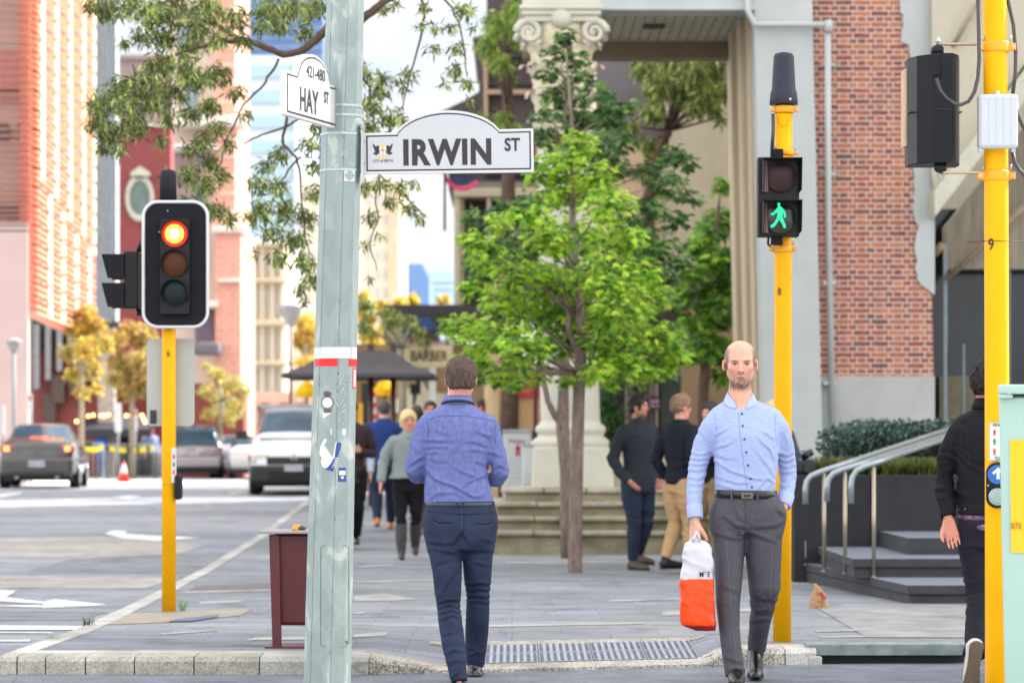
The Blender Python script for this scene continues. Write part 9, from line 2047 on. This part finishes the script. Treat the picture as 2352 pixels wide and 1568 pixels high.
# =============== generic figures, middle and far distance ===============
def figure(label,px,py_feet,H,yaw,head=None,top=None,legs=None,shoes=None,skin=(198,142,118),hair=None,hstyle=None,d=None,arms=('down','down'),stride=.0,h=.011,beard=None,head_yaw=None,head_pitch=0.,flare=0.,boots=None,girth=1.,surf='p',sleeve_skin=0.,group=None,topz=.49,lean_=0.):
    if d is None:g = G(px,py_feet,surf)
    else:g = W(px,py_feet,d);g.z = pz(g.x,d) if surf == 'p' else rz_(d)
    t = thing('person',g,label,'person',group);cy,sy = math.cos(yaw),math.sin(yaw)
    L = lambda x,y,z:g+Vector(((x*cy-(y)*sy*1.)*H,(x*sy+y*cy)*H,z*H))   # local: +x person's left as seen facing camera at yaw 0 is image right; -y forward
    q = girth;hipx = .052*q
    def leg(sx,st):
        k = L(sx*hipx,-.02-st*.35,.285);a = L(sx*hipx*.95,-st*.95+(.05 if st < 0 else 0),.06+(.03 if st < 0 else 0));return [(L(sx*hipx*.9,0,.50),.062*H*q),(L(sx*hipx,-st*.15,.41),.055*H*q),(k,.040*H*q),(k.lerp(a,.35),.037*H*q),(a,.027*H*q)]
    lg = [leg(-1,stride),leg(1,-stride)]
    tors = [(.47,.088,.066),(.52,.094,.07),(.60,.084,.063),(.68,.092,.068),(.75,.102,.07),(.80,.104,.062),(.825,.085,.052),(.845,.05,.04),(.865,.034,.034)]
    def arm(sx,mode):
        s0 = (L(sx*.100*q,0,.795),.037*H)
        if mode == 'down':return [s0,(L(sx*.128*q,.01,.71),.034*H),(L(sx*.142*q,.015,.63),.029*H),(L(sx*.145*q,-.02,.55),.026*H),(L(sx*.145*q,-.045,.485),.022*H)]
        if mode == 'pocket':return [s0,(L(sx*.135*q,.03,.71),.034*H),(L(sx*.150*q,.05,.635),.030*H),(L(sx*.135*q,.01,.56),.027*H),(L(sx*.105*q,-.04,.51),.024*H)]
        if mode == 'bent':return [s0,(L(sx*.13*q,.01,.71),.034*H),(L(sx*.14*q,.02,.64),.030*H),(L(sx*.11*q,-.08,.64),.026*H),(L(sx*.06*q,-.14,.66),.022*H)]
        if mode == 'out':return [s0,(L(sx*.15*q,.01,.72),.034*H),(L(sx*.175*q,.0,.64),.030*H),(L(sx*.185*q,-.03,.57),.026*H),(L(sx*.19*q,-.05,.52),.022*H)]
    ar = [arm(-1,arms[0]),arm(1,arms[1])]
    hc = L(0,-.012,.932);Hh = .135*H;hy = yaw if head_yaw is None else head_yaw;fr = headframe(hy,head_pitch)
    pts = [L(a,b,c) for a in (-.27,.27) for b in (-.3,.3) for c in (-.01,1.05)];lo,hi = bbox(pts,.02)
    Sb = Sdf(lo,hi,h*.8);add_head(Sb,hc,Hh,fr);Sb.chain([(hc,.036*H),(L(0,0,.83),.036*H)],.02*H)
    Sb.loft([(L(0,0,z).z,g.x,g.y,a*H*.75*q,b*H*.62*q) for z,a,b in tors[:-1]],.02,yaw=yaw)
    for a in ar:Sb.chain(shrink(a,.018),.02);e = a[-1][0];dv = (a[-1][0]-a[-2][0]).normalized();hand(Sb,e,dv,L(0,-1,0)-L(0,0,0) if arms[0] != 'bent' else L(0,0,-1)-L(0,0,0),L(0,-.5,1)-L(0,0,0) if abs(dv.z) < .6 else L(0,-1,0)-L(0,0,0),L=.105*H,curl=.35)
    for a in lg:Sb.chain(shrink(a,.02)+[(a[-1][0]-Vector((0,0,.02*H)),.02*H)],.02)
    sdf_obj(Sb,'body',M_SKIN0,t,it=1,colfn=skin_fn(hc,Hh,fr,base=skin,beard=beard,stub=.9,brow=(70,52,45)))
    if hair is not None:lo2,hi2 = bbox([hc],.19 if not (hstyle or {}).get('long') else .3);Sh = add_hair(lo2,hi2,hc,Hh,fr,hstyle or dict(thick=.05,amp=.03,freq=40.),3,h=.008);sdf_obj(Sh,'hair',hair,t,it=0)
    St_ = Sdf(lo,hi,h);zt = [(L(0,0,z).z,g.x,g.y,(a*q+.006+(flare*(.75-z) if z < .7 else 0))*H,(b*q+.006+(flare*.5*(.75-z) if z < .7 else 0))*H) for z,a,b in tors if z >= topz-.03];zt[0] = (L(0,0,topz).z,*zt[0][1:]);St_.loft(zt,.02,yaw=yaw)
    for a in ar:n_ = len(a) if not sleeve_skin else len(a)-1;St_.chain([(p,r*(1.1+flare*2.2*i/len(a))) for i,(p,r) in enumerate(a[:n_])],.03,flat=True)
    js = [(a[2][0],.12,1.) for a in ar];St_.warp(folds(0.0114,6,22,px*.01,js,base=.5,diag=.2),.06);sdf_obj(St_,'top',top,t,it=1)
    Sl = Sdf(lo,hi,h);Sl.loft([(L(0,0,z).z,g.x,g.y,(a*q+.003)*H,(b*q+.003)*H) for z,a,b in [(.455,.088,.066),(.52,.092,.068),(.56,.086,.064)]],.02,yaw=yaw)
    for a in lg:Sl.chain([(p,r*(1.08 if boots is None else 1.0)) for p,r in a],.02,flat=True)
    Sl.warp(folds(0.0114,6,22,px*.02,[(a[2][0],.12,1.) for a in lg],base=.4,diag=.3),.06);sdf_obj(Sl,'trousers',legs,t,it=1)
    fwd = L(0,-1,0)-L(0,0,0)
    for i,a in enumerate(lg):
        an = a[-1][0];gz = an.z-.06*H
        if boots is not None:
            S3 = Sdf(*bbox([an],.42),h*.8);S3.chain([(a[2][0].lerp(an,.2),.042*H*q),(a[2][0].lerp(an,.6),.040*H*q),(an,.030*H*q)],.01,flat0=True);S3.chain([(an-Vector((0,0,.03*H)),.026*H),(an-Vector((0,0,.045*H))+fwd.normalized()*.09*H,.02*H)],.02);sdf_obj(S3,'boot',boots,t)
        else:shoe('shoe',Vector((an.x,an.y,gz))+Vector((0,0,0)),fwd,.15*H,shoes or M_SHOED,t,h=.009)
    return t,L,hc,Hh,fr
M_HBL = mat('hair_blond',srgb(206,180,128),rough=.5,var=.2,vs=40);M_HDK = mat('hair_near_black',srgb(44,36,36),rough=.5,var=.3,vs=40);M_HGY = mat('hair_grey',srgb(84,78,78),rough=.6,var=.3,vs=40);M_HSB = mat('hair_sandy',srgb(138,108,84),rough=.6,var=.25,vs=40);M_HBR = mat('hair_chestnut',srgb(72,44,36),rough=.5,var=.3,vs=30)
M_BLKT = cloth('trouser_black',srgb(28,26,32));
# woman in grey
o,L,hc,Hh,fr = figure('blond woman in loose grey roll-neck jumper, black trousers and tall grey boots',938,1284,1.60,R(4),top=cloth('knit_grey',srgb(136,146,144),var=.05,bump=.5,bs=160),legs=M_BLKT,boots=mat('boot_grey',srgb(74,72,72),rough=.6,var=.12),hair=M_HBL,hstyle=dict(thick=.10,long=.30,amp=.03,freq=30.,line=.22),arms=('out','down'),flare=.16,topz=.545,stride=.04,skin=(206,136,118),h=.009,head_yaw=R(14),girth=.98)
mb = MB();mb.tube([hc+Vector((0,.0,-.10)),hc+Vector((0,.0,-.155)),hc+Vector((0,.0,-.19))],[.062,.075,.09],n=20);mb.build('roll_neck',MATS['knit_grey'],o,bevel=.01)
# bearded man
M_JKT = cloth('jacket_slate',srgb(58,64,74),var=.1);M_JEAN = cloth('jeans_blue',srgb(52,64,86),var=.2,vs=6)
o,L,hc,Hh,fr = figure('bearded man in dark slate jacket and blue jeans standing beside the stone steps, looking right',1466,1308,1.74,R(38),top=M_JKT,legs=M_JEAN,shoes=mat('shoe_brown',srgb(92,76,66),rough=.7,var=.2),hair=M_HDK,hstyle=dict(thick=.07,amp=.05,freq=36.,line=.24,top=.03),arms=('pocket','pocket'),beard=(56,46,44),skin=(208,140,118),h=.008,head_yaw=R(60),head_pitch=R(6),topz=.44,stride=.01)
mb = MB();mb.tube([hc+Vector((-.02,.0,-.105)),hc+Vector((-.01,.0,-.15)),hc+Vector((-.01,.0,-.18))],[.06,.068,.085],n=18);mb.build('collar',M_JKT,o,bevel=.005)
o,L,hc,Hh,fr = figure('sandy-haired man in navy sweater and khaki trousers, right of the bearded man',1563,1318,1.72,R(128),top=cloth('sweater_navy',srgb(34,38,54)),legs=cloth('khaki',srgb(176,142,104),var=.08),shoes=mat('shoe_navy',srgb(44,44,56),rough=.7),hair=M_HSB,hstyle=dict(thick=.06,amp=.05,freq=36.),arms=('pocket','pocket'),skin=(214,150,128),h=.008,head_yaw=R(115),topz=.50,stride=.02)
figure('woman with long dark hair partly hidden behind the bald man, facing the sandy-haired man',1632,1322,1.69,R(-40),d=30.2,top=cloth('top_dark',srgb(40,34,44)),legs=cloth('khaki_olive',srgb(150,126,92)),hair=M_HDK,hstyle=dict(thick=.07,long=.7,amp=.03,freq=30.,line=.24),arms=('bent','bent'),skin=(222,158,140),h=.011)
figure('sandy-blond person standing behind the bald man and pole 8, only the hair showing',1776,1300,1.68,R(200),d=29.0,top=cloth('top_grey',srgb(90,90,100)),legs=M_JEAN,hair=M_HBL,hstyle=dict(thick=.07,amp=.03),h=.013)
# blue-shirt walker
o,L,hc,Hh,fr = figure('man in royal blue jumper, pink collar and navy trousers walking away past the pole',882,1193,1.80,R(184),d=39.8,top=cloth('jumper_blue',srgb(42,66,128)),legs=cloth('trouser_navy2',srgb(46,52,78)),shoes=mat('shoe_tan',srgb(190,112,66),rough=.6),hair=M_HGY,hstyle=dict(thick=.04,amp=.02),arms=('bent','bent'),stride=.13,h=.011,skin=(212,160,140),girth=1.12)
mb = MB();mb.tube([hc+Vector((0,.0,-.10)),hc+Vector((0,0,-.14)),hc+Vector((0,0,-.16))],[.064,.07,.085],n=18);mb.build('pink_collar',mat('collar_pink',srgb(168,56,128)),o)
figure('person in brown-maroon coat walking just right of the grey pole, mostly hidden by it',800,1262,1.76,R(6),d=33.5,top=cloth('coat_maroon',srgb(74,54,58)),legs=M_BLKT,hair=M_HGY,arms=('down','bent'),stride=.1,h=.012,girth=1.15,skin=(216,150,130),topz=.44)
figure('second passer-by in pale shirt and jeans behind the maroon coat',806,1235,1.78,R(0),d=36.5,top=cloth('shirt_pale',srgb(170,180,200)),legs=cloth('jeans_mid',srgb(44,60,88)),hair=M_HDK,h=.013,stride=.08)
figure('chestnut-haired woman behind the blond woman, only the back of her head showing',957,1200,1.72,R(190),d=42.,top=cloth('top_black',srgb(36,32,38)),legs=cloth('trouser_grey_green',srgb(84,92,90)),hair=M_HBR,hstyle=dict(thick=.08,long=.6,amp=.03),h=.013,stride=.08)
figure('dark-haired man looking over the shoulder of the man in violet-blue shirt',988,1215,1.80,R(5),d=38.6,top=cloth('top_black2',srgb(40,38,42)),legs=cloth('trouser_olive',srgb(84,88,76)),hair=M_HDK,hstyle=dict(thick=.045,amp=.02),h=.013,stride=.06,skin=(208,136,116))
figure('passer-by in dark cap seen just right of the head of the blue-shirted man',1106,1150,1.82,R(-80),d=46.,top=cloth('top_stripe',srgb(120,120,124),var=.4,vs=40),legs=M_BLKT,hair=M_HDK,h=.014,skin=(214,140,118))
# people by the barriers
figure('person in blue shirt leaning on the barrier by the yellow tape',233,1096,1.72,R(150),d=96.5,top=cloth('top_azure',srgb(72,112,186)),legs=cloth('jeans_azure',srgb(70,100,150)),hair=M_HBR,h=.022,surf='r');figure('person in pale blue shirt and dark trousers behind the barrier left of pole 6',348,1096,1.74,R(30),d=97.,top=cloth('top_sky',srgb(150,166,208)),legs=M_BLKT,hair=M_HBR,h=.022,surf='r')
figure('second person in white shirt beside the pale blue shirt at the barrier',330,1094,1.66,R(-60),d=98.,top=cloth('top_white',srgb(196,196,206)),legs=M_BLKT,hair=M_HBR,h=.024,surf='r')
figure('person in dark clothes standing between the silver car and the pale sedan',489,1090,1.7,R(10),d=98.5,top=cloth('top_ink',srgb(44,50,64)),legs=cloth('trouser_ink',srgb(40,44,56)),hair=M_HDK,h=.022,surf='r')
# ================= windows, bands and the like become parts of their own =================
SPLIT = {'window','stone_band','diagonal_brace','mullion','display','shop_window','fins','lower_pilaster','pilaster_strip','pilaster','opening','brick_pier','hanger','cornice','panel_band','window_band','floor_band','trim','slanting_fascia','frame','window_frame','bolt','screw','mount','lime_stain','volutes','notice_figures','red_mark','badge','quoins','swivel','crest_swans'}
for o in [q for q in bpy.data.objects if q.type == 'MESH' and q.parent is not None and q.name.split('.')[0] in SPLIT]:
    me = o.data;nv = len(me.vertices);lab = np.arange(nv);par = list(range(nv))
    def find(i):
        while par[i] != i:par[i] = par[par[i]];i = par[i]
        return i
    for p in me.polygons:
        a = find(p.vertices[0])
        for v in p.vertices[1:]:par[find(v)] = a
    groups = {}
    for p in me.polygons:groups.setdefault(find(p.vertices[0]),[]).append(p)
    if not 2 <= len(groups) <= 60:continue
    base = o.name.split('.')[0];co = [v.co.copy() for v in me.vertices]
    for g_,ps in groups.items():
        ids = sorted({v for p in ps for v in p.vertices});mp = {v:i for i,v in enumerate(ids)};m2 = bpy.data.meshes.new(base)
        m2.from_pydata([co[v] for v in ids],[],[[mp[v] for v in p.vertices] for p in ps]);[m2.materials.append(m) for m in me.materials]
        m2.polygons.foreach_set('material_index',[p.material_index for p in ps]);m2.polygons.foreach_set('use_smooth',[p.use_smooth for p in ps])
        c = bpy.data.objects.new(base,m2);COL.objects.link(c);c.parent = o.parent
        for md in o.modifiers:
            if md.type == 'BEVEL':b2 = c.modifiers.new('bevel','BEVEL');b2.width = md.width;b2.segments = md.segments;b2.limit_method = 'ANGLE';b2.angle_limit = md.angle_limit
    bpy.data.objects.remove(o)
